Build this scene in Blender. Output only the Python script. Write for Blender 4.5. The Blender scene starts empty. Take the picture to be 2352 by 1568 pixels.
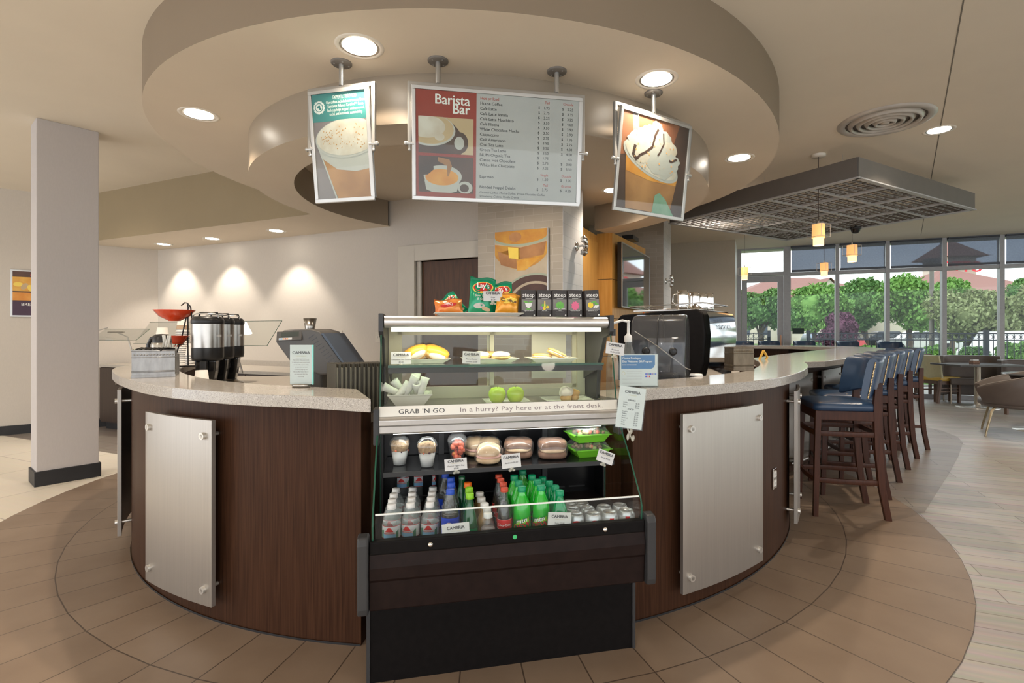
import bpy, bmesh, math, random
import numpy as np
from math import sin, cos, pi, radians, atan2, hypot
from mathutils import Matrix, Vector
random.seed(7)
S = bpy.context.scene
COL = S.collection

# ---------------------------------------------------------------- camera, world, light, exposure
F, H, CX, CZ = 1185.0, 761.0, 1215.0, 1.30      # focal length, horizon row, principal column (px of 2352x1568), eye height
cam_d = bpy.data.cameras.new('camera')
cam = bpy.data.objects.new('camera', cam_d); COL.objects.link(cam); S.camera = cam
cam.location = (0, 0, CZ); cam.rotation_euler = (pi/2, 0, 0)
cam_d.sensor_fit = 'HORIZONTAL'; cam_d.sensor_width = 36; cam_d.lens = 36*F/2352
cam_d.shift_x = -(CX-1176)/2352; cam_d.shift_y = -(784-H)/2352
cam_d.clip_start = .05; cam_d.clip_end = 400
S.view_settings.view_transform = 'Standard'; S.view_settings.look = 'None'
S.view_settings.gamma = 1; S.view_settings.use_curve_mapping = False
S.view_settings.exposure = 0.82
W = bpy.data.worlds.new('overcast_sky'); S.world = W; W.use_nodes = True
wn = W.node_tree.nodes; wl = W.node_tree.links
bg = wn['Background']; bg.inputs['Strength'].default_value = 1.7
wtc = wn.new('ShaderNodeTexCoord'); wno = wn.new('ShaderNodeTexNoise'); wno.inputs['Scale'].default_value = 2.2
wno.inputs['Detail'].default_value = 5
wmap = wn.new('ShaderNodeMapping'); wmap.inputs['Scale'].default_value = (1, 1, 3.5)
wcr = wn.new('ShaderNodeValToRGB')
wcr.color_ramp.elements[0].position = .35; wcr.color_ramp.elements[0].color = (.66, .72, .80, 1)
wcr.color_ramp.elements[1].position = .62; wcr.color_ramp.elements[1].color = (1.05, 1.04, 1.03, 1)
wl.new(wtc.outputs['Generated'], wmap.inputs['Vector']); wl.new(wmap.outputs[0], wno.inputs['Vector'])
wl.new(wno.outputs['Fac'], wcr.inputs['Fac']); wl.new(wcr.outputs['Color'], bg.inputs['Color'])

def light(name, kind, loc, power, color=(1, .86, .68), size=.1, rot=(0, 0, 0), spot=None, blend=.6, size_y=None):
    d = bpy.data.lights.new(name, kind); d.energy = power; d.color = color
    if kind == 'AREA':
        d.size = size
        if size_y: d.shape = 'RECTANGLE'; d.size_y = size_y
        else: d.shape = 'DISK'
    else: d.shadow_soft_size = size
    if kind == 'SPOT': d.spot_size = radians(spot); d.spot_blend = blend
    o = bpy.data.objects.new(name, d); o.location = loc; o.rotation_euler = rot; COL.objects.link(o); return o

# ---------------------------------------------------------------- where a photo pixel lies in the room
def P(px, py, z=0.0):
    Y = F*(CZ-z)/(py-H); return ((px-CX)*Y/F, Y)
def Zof(py, Y): return CZ-(py-H)*Y/F
def at(px, py, Y): return ((px-CX)*Y/F, Y, Zof(py, Y))

# ---------------------------------------------------------------- materials
def mat(name, rgb, rough=.6, metal=0., spec=.5, var=.04, nscale=8., stretch=(1, 1, 1), bump=0., emit=0., coat=0., alpha=1., rgb2=None, detail=3., trans=0., ior=1.45, thr=None):
    m = bpy.data.materials.new(name); m.use_nodes = True; nt = m.node_tree; N, Lk = nt.nodes, nt.links
    b = N['Principled BSDF']
    b.inputs['Roughness'].default_value = rough; b.inputs['Metallic'].default_value = metal
    b.inputs['Specular IOR Level'].default_value = spec; b.inputs['Coat Weight'].default_value = coat
    b.inputs['Transmission Weight'].default_value = trans; b.inputs['IOR'].default_value = ior
    tc = N.new('ShaderNodeTexCoord'); mp = N.new('ShaderNodeMapping'); mp.inputs['Scale'].default_value = stretch
    no = N.new('ShaderNodeTexNoise'); no.inputs['Scale'].default_value = nscale; no.inputs['Detail'].default_value = detail
    cr = N.new('ShaderNodeValToRGB')
    lo = tuple(c*(1-var) for c in rgb); hi = rgb2 if rgb2 else tuple(min(1, c*(1+var)) for c in rgb)
    if rgb2: lo = rgb
    cr.color_ramp.elements[0].color = (*lo, 1); cr.color_ramp.elements[1].color = (*hi, 1)
    a, c = thr if thr else (.3, .7)
    cr.color_ramp.elements[0].position = a; cr.color_ramp.elements[1].position = c
    Lk.new(tc.outputs['Object'], mp.inputs['Vector']); Lk.new(mp.outputs[0], no.inputs['Vector'])
    Lk.new(no.outputs['Fac'], cr.inputs['Fac']); Lk.new(cr.outputs['Color'], b.inputs['Base Color'])
    if bump:
        bp = N.new('ShaderNodeBump'); bp.inputs['Strength'].default_value = bump; bp.inputs['Distance'].default_value = .01
        Lk.new(no.outputs['Fac'], bp.inputs['Height']); Lk.new(bp.outputs[0], b.inputs['Normal'])
    if emit:
        b.inputs['Emission Strength'].default_value = emit; Lk.new(cr.outputs['Color'], b.inputs['Emission Color'])
    if alpha < 1: b.inputs['Alpha'].default_value = alpha
    return m
def glass(name, tint=(.96, 1, .98), body=0., bodycol=(.8, .85, .85), rough=.02, refl=1.):
    m = bpy.data.materials.new(name); m.use_nodes = True; nt = m.node_tree; N, Lk = nt.nodes, nt.links
    N.remove(N['Principled BSDF']); out = N['Material Output']
    t = N.new('ShaderNodeBsdfTransparent'); t.inputs[0].default_value = (*tint, 1)
    g = N.new('ShaderNodeBsdfGlossy'); g.inputs['Roughness'].default_value = rough; g.inputs[0].default_value = (refl, refl, refl, 1)
    lw = N.new('ShaderNodeLayerWeight'); lw.inputs[0].default_value = .5; pw = N.new('ShaderNodeMath'); pw.operation = 'POWER'; pw.inputs[1].default_value = 5
    fr = N.new('ShaderNodeMath'); fr.operation = 'MULTIPLY_ADD'; fr.inputs[1].default_value = .9; fr.inputs[2].default_value = .04; Lk.new(lw.outputs['Facing'], pw.inputs[0]); Lk.new(pw.outputs[0], fr.inputs[0])
    mx = N.new('ShaderNodeMixShader'); Lk.new(fr.outputs[0], mx.inputs[0]); Lk.new(t.outputs[0], mx.inputs[1]); Lk.new(g.outputs[0], mx.inputs[2])
    last = mx
    if body:
        d = N.new('ShaderNodeBsdfPrincipled'); d.inputs['Base Color'].default_value = (*bodycol, 1); d.inputs['Roughness'].default_value = .25
        m2 = N.new('ShaderNodeMixShader')
        no = N.new('ShaderNodeTexNoise'); no.inputs['Scale'].default_value = 30
        mr = N.new('ShaderNodeMapRange'); mr.inputs['To Min'].default_value = body*.7; mr.inputs['To Max'].default_value = body*1.3
        Lk.new(no.outputs['Fac'], mr.inputs['Value']); Lk.new(mr.outputs[0], m2.inputs[0])
        Lk.new(mx.outputs[0], m2.inputs[1]); Lk.new(d.outputs[0], m2.inputs[2]); last = m2
    Lk.new(last.outputs[0], out.inputs[0]); return m

# ---------------------------------------------------------------- mesh building
I4 = Matrix.Identity(4)
def T(x, y, z): return Matrix.Translation((x, y, z))
def RX(a): return Matrix.Rotation(a, 4, 'X')
def RY(a): return Matrix.Rotation(a, 4, 'Y')
def RZ(a): return Matrix.Rotation(a, 4, 'Z')
def frame_of(o, xd, yd):       # matrix whose x,y axes are xd,yd at origin o
    x = Vector(xd).normalized(); y = Vector(yd).normalized(); z = x.cross(y).normalized(); y = z.cross(x)
    return Matrix(((x.x, y.x, z.x, o[0]), (x.y, y.y, z.y, o[1]), (x.z, y.z, z.z, o[2]), (0, 0, 0, 1)))
_tc = {}
class MB:
    def __init__(s, M=None): s.v, s.f, s.mi, s.sm, s.mats = [], [], [], [], []; s.M = M or I4
    def add(s, vs, fs, m, smooth=False, M=None):
        MM = s.M @ M if M is not None else s.M
        b = len(s.v); s.v += [tuple(MM @ Vector(p)) for p in vs]
        if m not in s.mats: s.mats.append(m)
        k = s.mats.index(m)
        for f in fs: s.f.append([b+i for i in f]); s.mi.append(k); s.sm.append(smooth)
        return s
    def box(s, x0, x1, y0, y1, z0, z1, m, M=None):
        v = [(x, y, z) for z in (z0, z1) for y in (y0, y1) for x in (x0, x1)]
        return s.add(v, [(0, 2, 3, 1), (4, 5, 7, 6), (0, 1, 5, 4), (2, 6, 7, 3), (0, 4, 6, 2), (1, 3, 7, 5)], m, False, M)
    def cbox(s, c, d, m, M=None): return s.box(c[0]-d[0]/2, c[0]+d[0]/2, c[1]-d[1]/2, c[1]+d[1]/2, c[2]-d[2]/2, c[2]+d[2]/2, m, M)
    def cyl(s, p0, p1, r0, m, r1=None, n=20, cap=True, M=None, smooth=True):
        r1 = r0 if r1 is None else r1
        p0, p1 = Vector(p0), Vector(p1); d = (p1-p0).normalized()
        a = d.orthogonal().normalized(); b = d.cross(a)
        vs = [tuple(p+a*(r*cos(2*pi*i/n))+b*(r*sin(2*pi*i/n))) for p, r in ((p0, r0), (p1, r1)) for i in range(n)]
        s.add(vs, [(i, (i+1) % n, n+(i+1) % n, n+i) for i in range(n)], m, smooth, M)
        if cap:
            s.add(vs[:n], [tuple(range(n-1, -1, -1))], m, False, M); s.add(vs[n:], [tuple(range(n))], m, False, M)
        return s
    def lathe(s, prof, m, c=(0, 0, 0), n=24, M=None, a0=0., a1=2*pi, sx=1., sy=1.):
        full = abs(a1-a0-2*pi) < 1e-6; k = n if full else n+1
        vs = [(c[0]+sx*r*cos(a0+(a1-a0)*i/n), c[1]+sy*r*sin(a0+(a1-a0)*i/n), c[2]+z) for r, z in prof for i in range(k)]
        fs = []
        for j in range(len(prof)-1):
            for i in range(n):
                i2 = (i+1) % k
                fs.append((j*k+i, j*k+i2, (j+1)*k+i2, (j+1)*k+i))
        return s.add(vs, fs, m, True, M)
    def tube(s, pts, r, m, n=8, M=None, closed=False, cap=True):
        pts = [Vector(p) for p in pts]; L = len(pts); vs = []; pa = None
        for i, p in enumerate(pts):
            if closed: d = pts[(i+1) % L]-pts[i-1]
            else: d = pts[min(i+1, L-1)]-pts[max(i-1, 0)]
            d.normalize()
            if pa is None: a = d.orthogonal().normalized()
            else:
                a = (pa-d*pa.dot(d))
                a = a.normalized() if a.length > 1e-6 else d.orthogonal().normalized()
            pa = a; b = d.cross(a); rr = r[i] if isinstance(r, (list, tuple)) else r
            vs += [tuple(p+a*(rr*cos(2*pi*k/n))+b*(rr*sin(2*pi*k/n))) for k in range(n)]
        R = L if closed else L-1
        s.add(vs, [(j*n+k, j*n+(k+1) % n, ((j+1) % L)*n+(k+1) % n, ((j+1) % L)*n+k) for j in range(R) for k in range(n)], m, True, M)
        if cap and not closed:
            s.add(vs[:n], [tuple(range(n-1, -1, -1))], m, False, M); s.add(vs[-n:], [tuple(range(n))], m, False, M)
        return s
    def poly(s, pts, m, z=0., M=None):
        return s.add([(p[0], p[1], p[2] if len(p) > 2 else z) for p in pts], [tuple(range(len(pts)))], m, False, M)
    def disc(s, cx, cy, r, m, z=0., n=28, ry=None, M=None, a0=0, a1=2*pi, rot=0):
        ry = ry or r; q = []
        for i in range(n+(0 if a1-a0 > 6.28 else 1)):
            a = a0+(a1-a0)*i/n; x, y = r*cos(a), ry*sin(a); q.append((cx+x*cos(rot)-y*sin(rot), cy+x*sin(rot)+y*cos(rot)))
        return s.poly(q, m, z, M)
    def rect(s, x0, y0, x1, y1, m, z=0., M=None): return s.poly([(x0, y0), (x1, y0), (x1, y1), (x0, y1)], m, z, M)
    def prism(s, pts, z0, z1, m, M=None, smooth=False, top=None):
        n = len(pts); vs = [(x, y, z0) for x, y in pts]+[(x, y, z1) for x, y in pts]
        s.add(vs, [(i, (i+1) % n, n+(i+1) % n, n+i) for i in range(n)], m, smooth, M)
        s.add(vs[:n], [tuple(range(n-1, -1, -1))], m, False, M); s.add(vs[n:], [tuple(range(n))], top or m, False, M)
        return s
    def ribbon(s, pts, z0, z1, m, M=None, closed=False, smooth=True):   # vertical sheet along a plan curve
        n = len(pts); vs = [(p[0], p[1], z0) for p in pts]+[(p[0], p[1], z1) for p in pts]; R = n if closed else n-1
        return s.add(vs, [(i, (i+1) % n, n+(i+1) % n, n+i) for i in range(R)], m, smooth, M)
    def band(s, A, B, z, m, M=None, closed=False, flip=False):            # flat strip between two plan curves of equal count
        n = len(A); vs = [(p[0], p[1], z) for p in A]+[(p[0], p[1], z) for p in B]; R = n if closed else n-1
        return s.add(vs, [(i, (i+1) % n, n+(i+1) % n, n+i) for i in range(R)], m, False, M)
    def shell(s, A, B, z0, z1, m, M=None, closed=False, m_top=None):        # solid between two plan curves
        s.band(A, B, z1, m_top or m, M, closed); s.band(A, B, z0, m, M, closed)
        s.ribbon(A, z0, z1, m, M, closed); s.ribbon(B, z0, z1, m, M, closed)
        if not closed:
            for e in (0, -1): s.add([(*A[e][:2], z0), (*B[e][:2], z0), (*B[e][:2], z1), (*A[e][:2], z1)], [(0, 1, 2, 3)], m, False, M)
        return s
    def ball(s, c, r, m, n=14, k=8, M=None, noise=0., seed=0, sq=1.):       # ellipsoid, r may be a triple
        r = (r, r, r) if not isinstance(r, (list, tuple)) else r; rd = random.Random(seed); vs = []
        ph = [rd.uniform(0, 6.3) for _ in range(6)]
        for j in range(k+1):
            t = pi*j/k
            for i in range(n):
                a = 2*pi*i/n; q = 1+noise*(sin(3*a+ph[0]+t*2)*.5+sin(5*a+ph[1]-3*t)*.3+sin(4*t+ph[2]+a)*.5)
                X, Y_, Zc = sin(t)*cos(a), sin(t)*sin(a), cos(t)
                if sq != 1.:
                    X, Y_, Zc = [math.copysign(abs(w)**sq, w) for w in (X, Y_, Zc)]
                vs.append((c[0]+r[0]*X*q, c[1]+r[1]*Y_*q, c[2]+r[2]*Zc*q))
        return s.add(vs, [(j*n+i, (j+1)*n+i, (j+1)*n+(i+1) % n, j*n+(i+1) % n) for j in range(k) for i in range(n)], m, True, M)
    def text(s, txt, size, x, y, m, M=None, al='LEFT', z=0.0006, bold=0., sx=1., it=0., spc=1.):
        if bold:                                             # heavier strokes: the same word laid down three times a hair apart
            d = size*bold*.7
            for k, (a, b) in enumerate(((-d, 0), (d, 0), (0, d*.6))): s.text(txt, size, x+a, y+b, m, M, al, z+k*1e-5, 0., sx, it, spc)
            return s
        key = (txt, al, bold, it, spc)
        if key not in _tc:
            cu = bpy.data.curves.new('t', 'FONT'); cu.body = txt; cu.align_x = al; cu.size = 1; cu.offset = bold; cu.resolution_u = 3
            cu.shear = it; cu.space_character = spc
            o = bpy.data.objects.new('t', cu); COL.objects.link(o)
            me = o.to_mesh(); _tc[key] = ([tuple(v.co) for v in me.vertices], [tuple(p.vertices) for p in me.polygons])
            o.to_mesh_clear(); bpy.data.objects.remove(o); bpy.data.curves.remove(cu)
        vs, fs = _tc[key]
        return s.add([(x+v[0]*size*sx, y+v[1]*size, z) for v in vs], fs, m, False, M)
    def build(s, name, parent=None, bev=0., seg=2, ang=35, sub=0, label=None, weld=False):
        me = bpy.data.meshes.new(name); me.from_pydata(s.v, [], s.f)
        for m in s.mats: me.materials.append(m)
        me.polygons.foreach_set('material_index', s.mi); me.polygons.foreach_set('use_smooth', s.sm)
        if bev or weld:
            bm = bmesh.new(); bm.from_mesh(me); bmesh.ops.remove_doubles(bm, verts=bm.verts, dist=1e-5)
            bmesh.ops.recalc_face_normals(bm, faces=bm.faces)
            if bev:
                es = [e for e in bm.edges if len(e.link_faces) == 2 and e.calc_face_angle(0) > radians(ang)]
                bmesh.ops.bevel(bm, geom=es, offset=bev, segments=seg, profile=.6, affect='EDGES', clamp_overlap=True)
            bm.to_mesh(me); bm.free()
        me.update()
        o = bpy.data.objects.new(name, me); COL.objects.link(o)
        if parent is not None: o.parent = parent
        if label: o['label'] = label
        if sub:
            md = o.modifiers.new('s', 'SUBSURF'); md.levels = md.render_levels = sub
        return o
def thing(name, label, cat, loc=(0, 0, 0), rz=0., group=None, rot=None):
    o = bpy.data.objects.new(name, None); o.empty_display_size = .05; COL.objects.link(o); o.location = loc
    o.rotation_euler = rot if rot else (0, 0, rz); return tag(o, label, cat, group)
def tag(o, label, cat, group=None, kind=None):
    o['label'] = label; o['category'] = cat
    if group: o['group'] = group
    if kind: o['kind'] = kind
    return o
def struct(o): o['kind'] = 'structure'; return o
def dup(root, loc, rz=0., label=None, group=None, rot=None):
    r = root.copy(); COL.objects.link(r); r.location = loc; r.rotation_euler = rot if rot else (0, 0, rz)
    if label: r['label'] = label
    if group: r['group'] = group
    for ch in list(root.children):
        c = ch.copy(); COL.objects.link(c); c.parent = r
        for g in list(ch.children):
            d = g.copy(); COL.objects.link(d); d.parent = c
    return r

# ---------------------------------------------------------------- plan curves around the round bar
C0 = (-.44, 4.59)
def polar_curve(pts, order=3, reg=.02, extra=()):
    a = np.array(list(pts)+list(extra)); th = np.arctan2(a[:, 1]-C0[1], a[:, 0]-C0[0]); r = np.hypot(a[:, 0]-C0[0], a[:, 1]-C0[1])
    B = lambda t: np.column_stack([np.ones_like(t)]+[f(k*t) for k in range(1, order+1) for f in (np.cos, np.sin)])
    A = B(th); n = A.shape[1]; R = np.sqrt(reg)*np.diag([0]+[k for k in range(1, order+1) for _ in (0, 1)])
    m = r.mean(); co = np.linalg.lstsq(np.vstack([A, R]), np.concatenate([r-m, np.zeros(n)]), rcond=None)[0]; co[0] += m
    return lambda t, d=0.: (lambda rr: (C0[0]+rr*cos(t), C0[1]+rr*sin(t)))(float((B(np.array([t]))@co)[0])+d)
def arc(fn, a0, a1, n, d=0.): return [fn(a0+(a1-a0)*i/n, d) for i in range(n+1)]
def PL(pts, z=0.): return [P(x, y, z) for x, y in pts]
# ---------------------------------------------------------------- levels and plan lines
ZC, Z1, Z2, ZT = 3.09, 2.755, 2.475, 1.05        # main ceiling, round ceiling, drum underside, stone counter top
AB, AW = radians(23.8), radians(22.1)
UB, UW = (cos(AB), -sin(AB)), (cos(AW), -sin(AW))
NB, NW = (sin(AB), cos(AB)), (sin(AW), cos(AW))        # normals pointing away from the camera
def on(px, o, d):
    q = (px-CX)/F; t = (q*o[1]-o[0])/(d[0]-q*d[1]); return (o[0]+d[0]*t, o[1]+d[1]*t)
def tpar(px, o, d):
    q = (px-CX)/F; return (q*o[1]-o[0])/(d[0]-q*d[1])
def go(p, d, t): return (p[0]+d[0]*t, p[1]+d[1]*t)
BC = P(363, 574, Z2)                                   # corner of left and back wall
LW0 = P(0, 1000.2); dl = (BC[0]-LW0[0], BC[1]-LW0[1]); LL = hypot(*dl); UL = (dl[0]/LL, dl[1]/LL)

# ---------------------------------------------------------------- paints and big surfaces
M_ceil = mat('ceiling_paint', (.74, .67, .56), .9, var=.015, nscale=3)
M_sof = mat('soffit_paint', (.68, .60, .49), .85, var=.015, nscale=3)
M_fas = mat('fascia_paint', (.24, .185, .13), .6, var=.02, nscale=3)
M_fas2 = mat('olive_fascia_paint', (.31, .245, .15), .7, var=.02, nscale=3)
M_drum = mat('satin_fascia_paint', (.30, .245, .185), .33, var=.02, nscale=3)
M_wall = mat('woven_wallpaper', (.57, .52, .46), .8, var=.02, nscale=110, stretch=(1, 1, .3), bump=.01)
M_col = mat('column_wallpaper', (.50, .465, .45), .8, var=.02, nscale=110, stretch=(1, 1, .3), bump=.01)
M_tanw = mat('tan_wallpaper', (.46, .41, .33), .8, var=.02, nscale=60, stretch=(1, 1, .3))
M_black = mat('black_rubber_base', (.018, .018, .02), .5, var=.2)
M_white = mat('white_trim_paint', (.72, .70, .66), .5, var=.02)
M_dtrim = mat('door_frame_paint', (.60, .55, .47), .5, var=.02)
M_alum = mat('grey_aluminium_frame', (.34, .335, .335), .45, .3, var=.05, nscale=20)
M_dark = mat('dark_bronze_frame', (.07, .075, .09), .45, .2, var=.1)

def floor_mats():
    # radial tile of the round zone
    m = bpy.data.materials.new('radial_brown_tile'); m.use_nodes = True; nt = m.node_tree; N, Lk = nt.nodes, nt.links; b = N['Principled BSDF']
    def mth(op, a, b_=None, c=None):
        n = N.new('ShaderNodeMath'); n.operation = op
        for i, v in enumerate((a, b_, c)):
            if v is None: continue
            if isinstance(v, (int, float)): n.inputs[i].default_value = v
            else: Lk.new(v, n.inputs[i])
        return n.outputs[0]
    tc = N.new('ShaderNodeTexCoord'); sp = N.new('ShaderNodeSeparateXYZ'); Lk.new(tc.outputs['Object'], sp.inputs[0])
    x = mth('SUBTRACT', sp.outputs[0], C0[0]); y = mth('SUBTRACT', sp.outputs[1], C0[1])
    r = mth('SQRT', mth('ADD', mth('MULTIPLY', x, x), mth('MULTIPLY', y, y))); a = mth('ARCTAN2', y, x)
    k = mth('ADD', mth('MULTIPLY', a, 70/(2*pi)), 200-263.6/360*70)
    fr = mth('FRACT', k); dj = mth('MULTIPLY', mth('MINIMUM', fr, mth('SUBTRACT', 1., fr)), mth('MULTIPLY', r, 2*pi/70))
    # the rings are chords between joints: radius grows with distance from the joint
    ch = mth('DIVIDE', 1., mth('COSINE', mth('MULTIPLY', mth('SUBTRACT', fr, .5), 2*pi/70)))
    rr = mth('DIVIDE', r, ch)
    rings = None
    for R0 in (2.782, 3.34, 3.90, 4.46):
        d = mth('ABSOLUTE', mth('SUBTRACT', rr, R0-.003)); rings = d if rings is None else mth('MINIMUM', rings, d)
    g = mth('LESS_THAN', mth('MINIMUM', dj, rings), .0028)
    cell = mth('ADD', mth('FLOOR', k), mth('MULTIPLY', mth('FLOOR', mth('MULTIPLY', mth('SUBTRACT', rr, 2.779), 1/.56)), 37.3))
    wn_ = N.new('ShaderNodeTexWhiteNoise'); wn_.noise_dimensions = '1D'; Lk.new(cell, wn_.inputs['W'])
    no = N.new('ShaderNodeTexNoise'); no.inputs['Scale'].default_value = 3.2; no.inputs['Detail'].default_value = 6; Lk.new(tc.outputs['Object'], no.inputs['Vector'])
    f = mth('ADD', mth('MULTIPLY', wn_.outputs['Value'], .25), mth('MULTIPLY', no.outputs['Fac'], .9))
    cr = N.new('ShaderNodeValToRGB'); cr.color_ramp.elements[0].position = .2; cr.color_ramp.elements[0].color = (.165, .112, .075, 1)
    cr.color_ramp.elements[1].position = .85; cr.color_ramp.elements[1].color = (.250, .182, .130, 1); Lk.new(f, cr.inputs['Fac'])
    mx = N.new('ShaderNodeMix'); mx.data_type = 'RGBA'; Lk.new(g, mx.inputs[0]); Lk.new(cr.outputs['Color'], mx.inputs[6]); mx.inputs[7].default_value = (.075, .05, .035, 1)
    Lk.new(mx.outputs[2], b.inputs['Base Color']); b.inputs['Roughness'].default_value = .42
    bp = N.new('ShaderNodeBump'); bp.inputs['Strength'].default_value = .25; bp.inputs['Distance'].default_value = .003; bp.invert = True
    Lk.new(g, bp.inputs['Height']); Lk.new(bp.outputs[0], b.inputs['Normal'])
    def planks(name, c1, c2, mortar, bw, bh, ang, rough, off=.5, grain=.35, msz=.003):
        m = bpy.data.materials.new(name); m.use_nodes = True; nt = m.node_tree; N, Lk = nt.nodes, nt.links; b = N['Principled BSDF']
        tc = N.new('ShaderNodeTexCoord'); mp = N.new('ShaderNodeMapping'); mp.inputs['Rotation'].default_value = (0, 0, ang)
        Lk.new(tc.outputs['Object'], mp.inputs['Vector'])
        br = N.new('ShaderNodeTexBrick'); br.offset = off; br.inputs['Scale'].default_value = 1; br.inputs['Brick Width'].default_value = bw
        br.inputs['Row Height'].default_value = bh; br.inputs['Mortar Size'].default_value = msz; br.inputs['Color1'].default_value = (*c1, 1)
        br.inputs['Color2'].default_value = (*c2, 1); br.inputs['Mortar'].default_value = (*mortar, 1); Lk.new(mp.outputs[0], br.inputs['Vector'])
        no = N.new('ShaderNodeTexNoise'); mp2 = N.new('ShaderNodeMapping'); mp2.inputs['Scale'].default_value = (2.5, 30, 1)
        Lk.new(mp.outputs[0], mp2.inputs['Vector']); Lk.new(mp2.outputs[0], no.inputs['Vector']); no.inputs['Scale'].default_value = 1; no.inputs['Detail'].default_value = 6
        mx = N.new('ShaderNodeMix'); mx.data_type = 'RGBA'; mx.blend_type = 'OVERLAY'; mx.inputs[0].default_value = grain
        Lk.new(br.outputs['Color'], mx.inputs[6]); Lk.new(no.outputs['Color'], mx.inputs[7])
        hs = N.new('ShaderNodeHueSaturation'); hs.inputs['Saturation'].default_value = .8; Lk.new(mx.outputs[2], hs.inputs['Color'])
        Lk.new(hs.outputs[0], b.inputs['Base Color']); b.inputs['Roughness'].default_value = rough
        return m
    wood = planks('pale_wood_look_planks', (.31, .275, .25), (.39, .355, .325), (.16, .13, .11), 1.2, .15, AW, .38)
    bar = planks('grey_brown_plank_tile', (.20, .16, .13), (.245, .20, .165), (.08, .06, .05), 1.2, .22, AW, .38, grain=.2)
    cream = planks('cream_floor_tile', (.62, .55, .44), (.66, .59, .48), (.36, .31, .25), .9, .9, AB, .5, off=0, grain=.08, msz=.004)
    return m, wood, bar, cream
M_radial, M_wood, M_bart, M_cream = floor_mats()

# ---------------------------------------------------------------- floor
OW = P(2121, 914.5); CLIPL = [go(OW, UW, 9), go(OW, UW, -9)]      # line of the window wall
fl = MB()
fl.poly([(-9, -5), (16, -5)]+CLIPL+[(-9, 14)], M_wood, 0)
kA, kB = P(226.5, 1036), P(290, 1048)                       # far edge of the cream zone
kd = UB
fl.poly([(-9, -5), (-.4, -5), (-.4, 4.6), on(560, kA, kd), go(kA, kd, -6)], M_cream, .0010)
fl.poly([go(kA, kd, -6), on(700, kA, kd), (2.5, 4.5), (2.5, 9), (-9, 14)], M_bart, .0012)
zone = PL([(2123, 1177.4), (2146, 1140.7), (2178, 1090), (2201, 1049), (2212, 1016.7), (2199, 1003), (2164, 989), (2123, 980)])
fl.poly(zone+[go(zone[-1], (-.9, .35), 1.2), (3.6, 8.2), (1.2, 8.2), (1.2, 4.5), (2.2, 3.5)], M_bart, .0016)
outer = [(C0[0]+3.34*cos(radians(263.6+360/70*i)), C0[1]+3.34*sin(radians(263.6+360/70*i))) for i in range(70)]
outer = [p for p in outer]
# only the part of the circle in front of the bar is laid radially
zfront = MB()
fl.poly(outer, M_radial, .0030)
floor = struct(fl.build('floor'))

# ---------------------------------------------------------------- ceiling and the round soffits
cl_ = MB(); cl_.poly(([(-9, -5), (16, -5)]+[go(p, NW, .1) for p in CLIPL]+[(-9, 14)])[::-1], M_ceil, ZC)
seam = [P(2213, 0, ZC), P(2115, 540, ZC)]
sd = (seam[1][0]-seam[0][0], seam[1][1]-seam[0][1]); sl = hypot(*sd); nx, ny = -sd[1]/sl*.004, sd[0]/sl*.004
a_, b_ = go(seam[0], sd, -1.5), seam[1]
cl_.poly([(a_[0]-nx, a_[1]-ny), (a_[0]+nx, a_[1]+ny), (b_[0]+nx, b_[1]+ny), (b_[0]-nx, b_[1]-ny)], mat('ceiling_joint', (.2, .18, .15), .9), ZC-.001)
struct(cl_.build('ceiling'))
r1 = polar_curve(PL([(331.6, 224.5), (357, 163), (408, 120), (510, 76.5), (663, 43), (800, 26.5), (1055, 17), (336.7, 275.5), (367, 316), (438.8, 364.8), (489.8, 393), (597, 437),
     (1510, 100), (1613, 133.5), (1680, 167), (1738, 212), (1774, 256.5), (1790.7, 305.7), (1783, 350.5), (1747, 395), (1700, 435), (1637, 462)], Z1), 4)
d2o = polar_curve(PL([(576.5, 380), (602, 352), (638, 334), (704, 317), (770, 300.7), (906, 287), (578, 410), (597, 437), (643, 464), (714, 492), (1376, 319), (1622, 413), (1590, 377),
     (1423, 534), (1466, 526), (1515.6, 511.5), (1537, 504)], Z2)+PL([(1617.6, 328), (1625.6, 355), (557, 306), (1456, 234), (1076, 161)], Z1), 4)
d2i = polar_curve(PL([(675, 406), (688, 389), (678, 423), (698.6, 450), (736, 477.5), (804, 501), (892.5, 517.7), (906, 335), (1363, 528), (1416, 520), (1466, 508), (1489, 496.6)], Z2), 3)
full = lambda fn, n=144, d=0.: [fn(2*pi*i/n, d) for i in range(n)]
rg = MB(); A = full(r1); rg.poly(A[::-1], M_sof, Z1); rg.ribbon(A, Z1, ZC, M_fas, closed=True); struct(rg.build('trim_1'))
def ang_of(p): return atan2(p[1]-C0[1], p[0]-C0[0]) % (2*pi)
aL, aR = ang_of(P(714, 492, Z2)), ang_of(P(1392, 535, Z2))+2*pi
dr = MB(); n = 120
O_, I_ = arc(d2o, aL, aR, n), arc(d2i, aL, aR, n)
dr.band(O_, I_, Z2, M_sof); dr.ribbon(O_, Z2, Z1, M_drum); dr.ribbon(I_, Z2, Z1, M_drum)
dr.add([(*O_[-1], Z2), (*I_[-1], Z2), (*I_[-1], Z1), (*O_[-1], Z1)], [(0, 1, 2, 3)], M_drum)
aW = ang_of(P(892.5, 517.7, Z2)); Ib = arc(d2i, aL, aW, 24)
dr.ribbon(Ib, Z2, Z1, M_drum)
A1 = P(714, 492, Z2); A0 = go(A1, UB, -4.6)
dr.poly([A0, A1]+Ib+[go(Ib[-1], NB, .3), go(BC, NB, .2), go(BC, UB, -.8)], M_sof, Z2)
dr.ribbon([A0, A1], Z2, ZC, M_fas2, smooth=False)
struct(dr.build('trim_2'))

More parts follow.
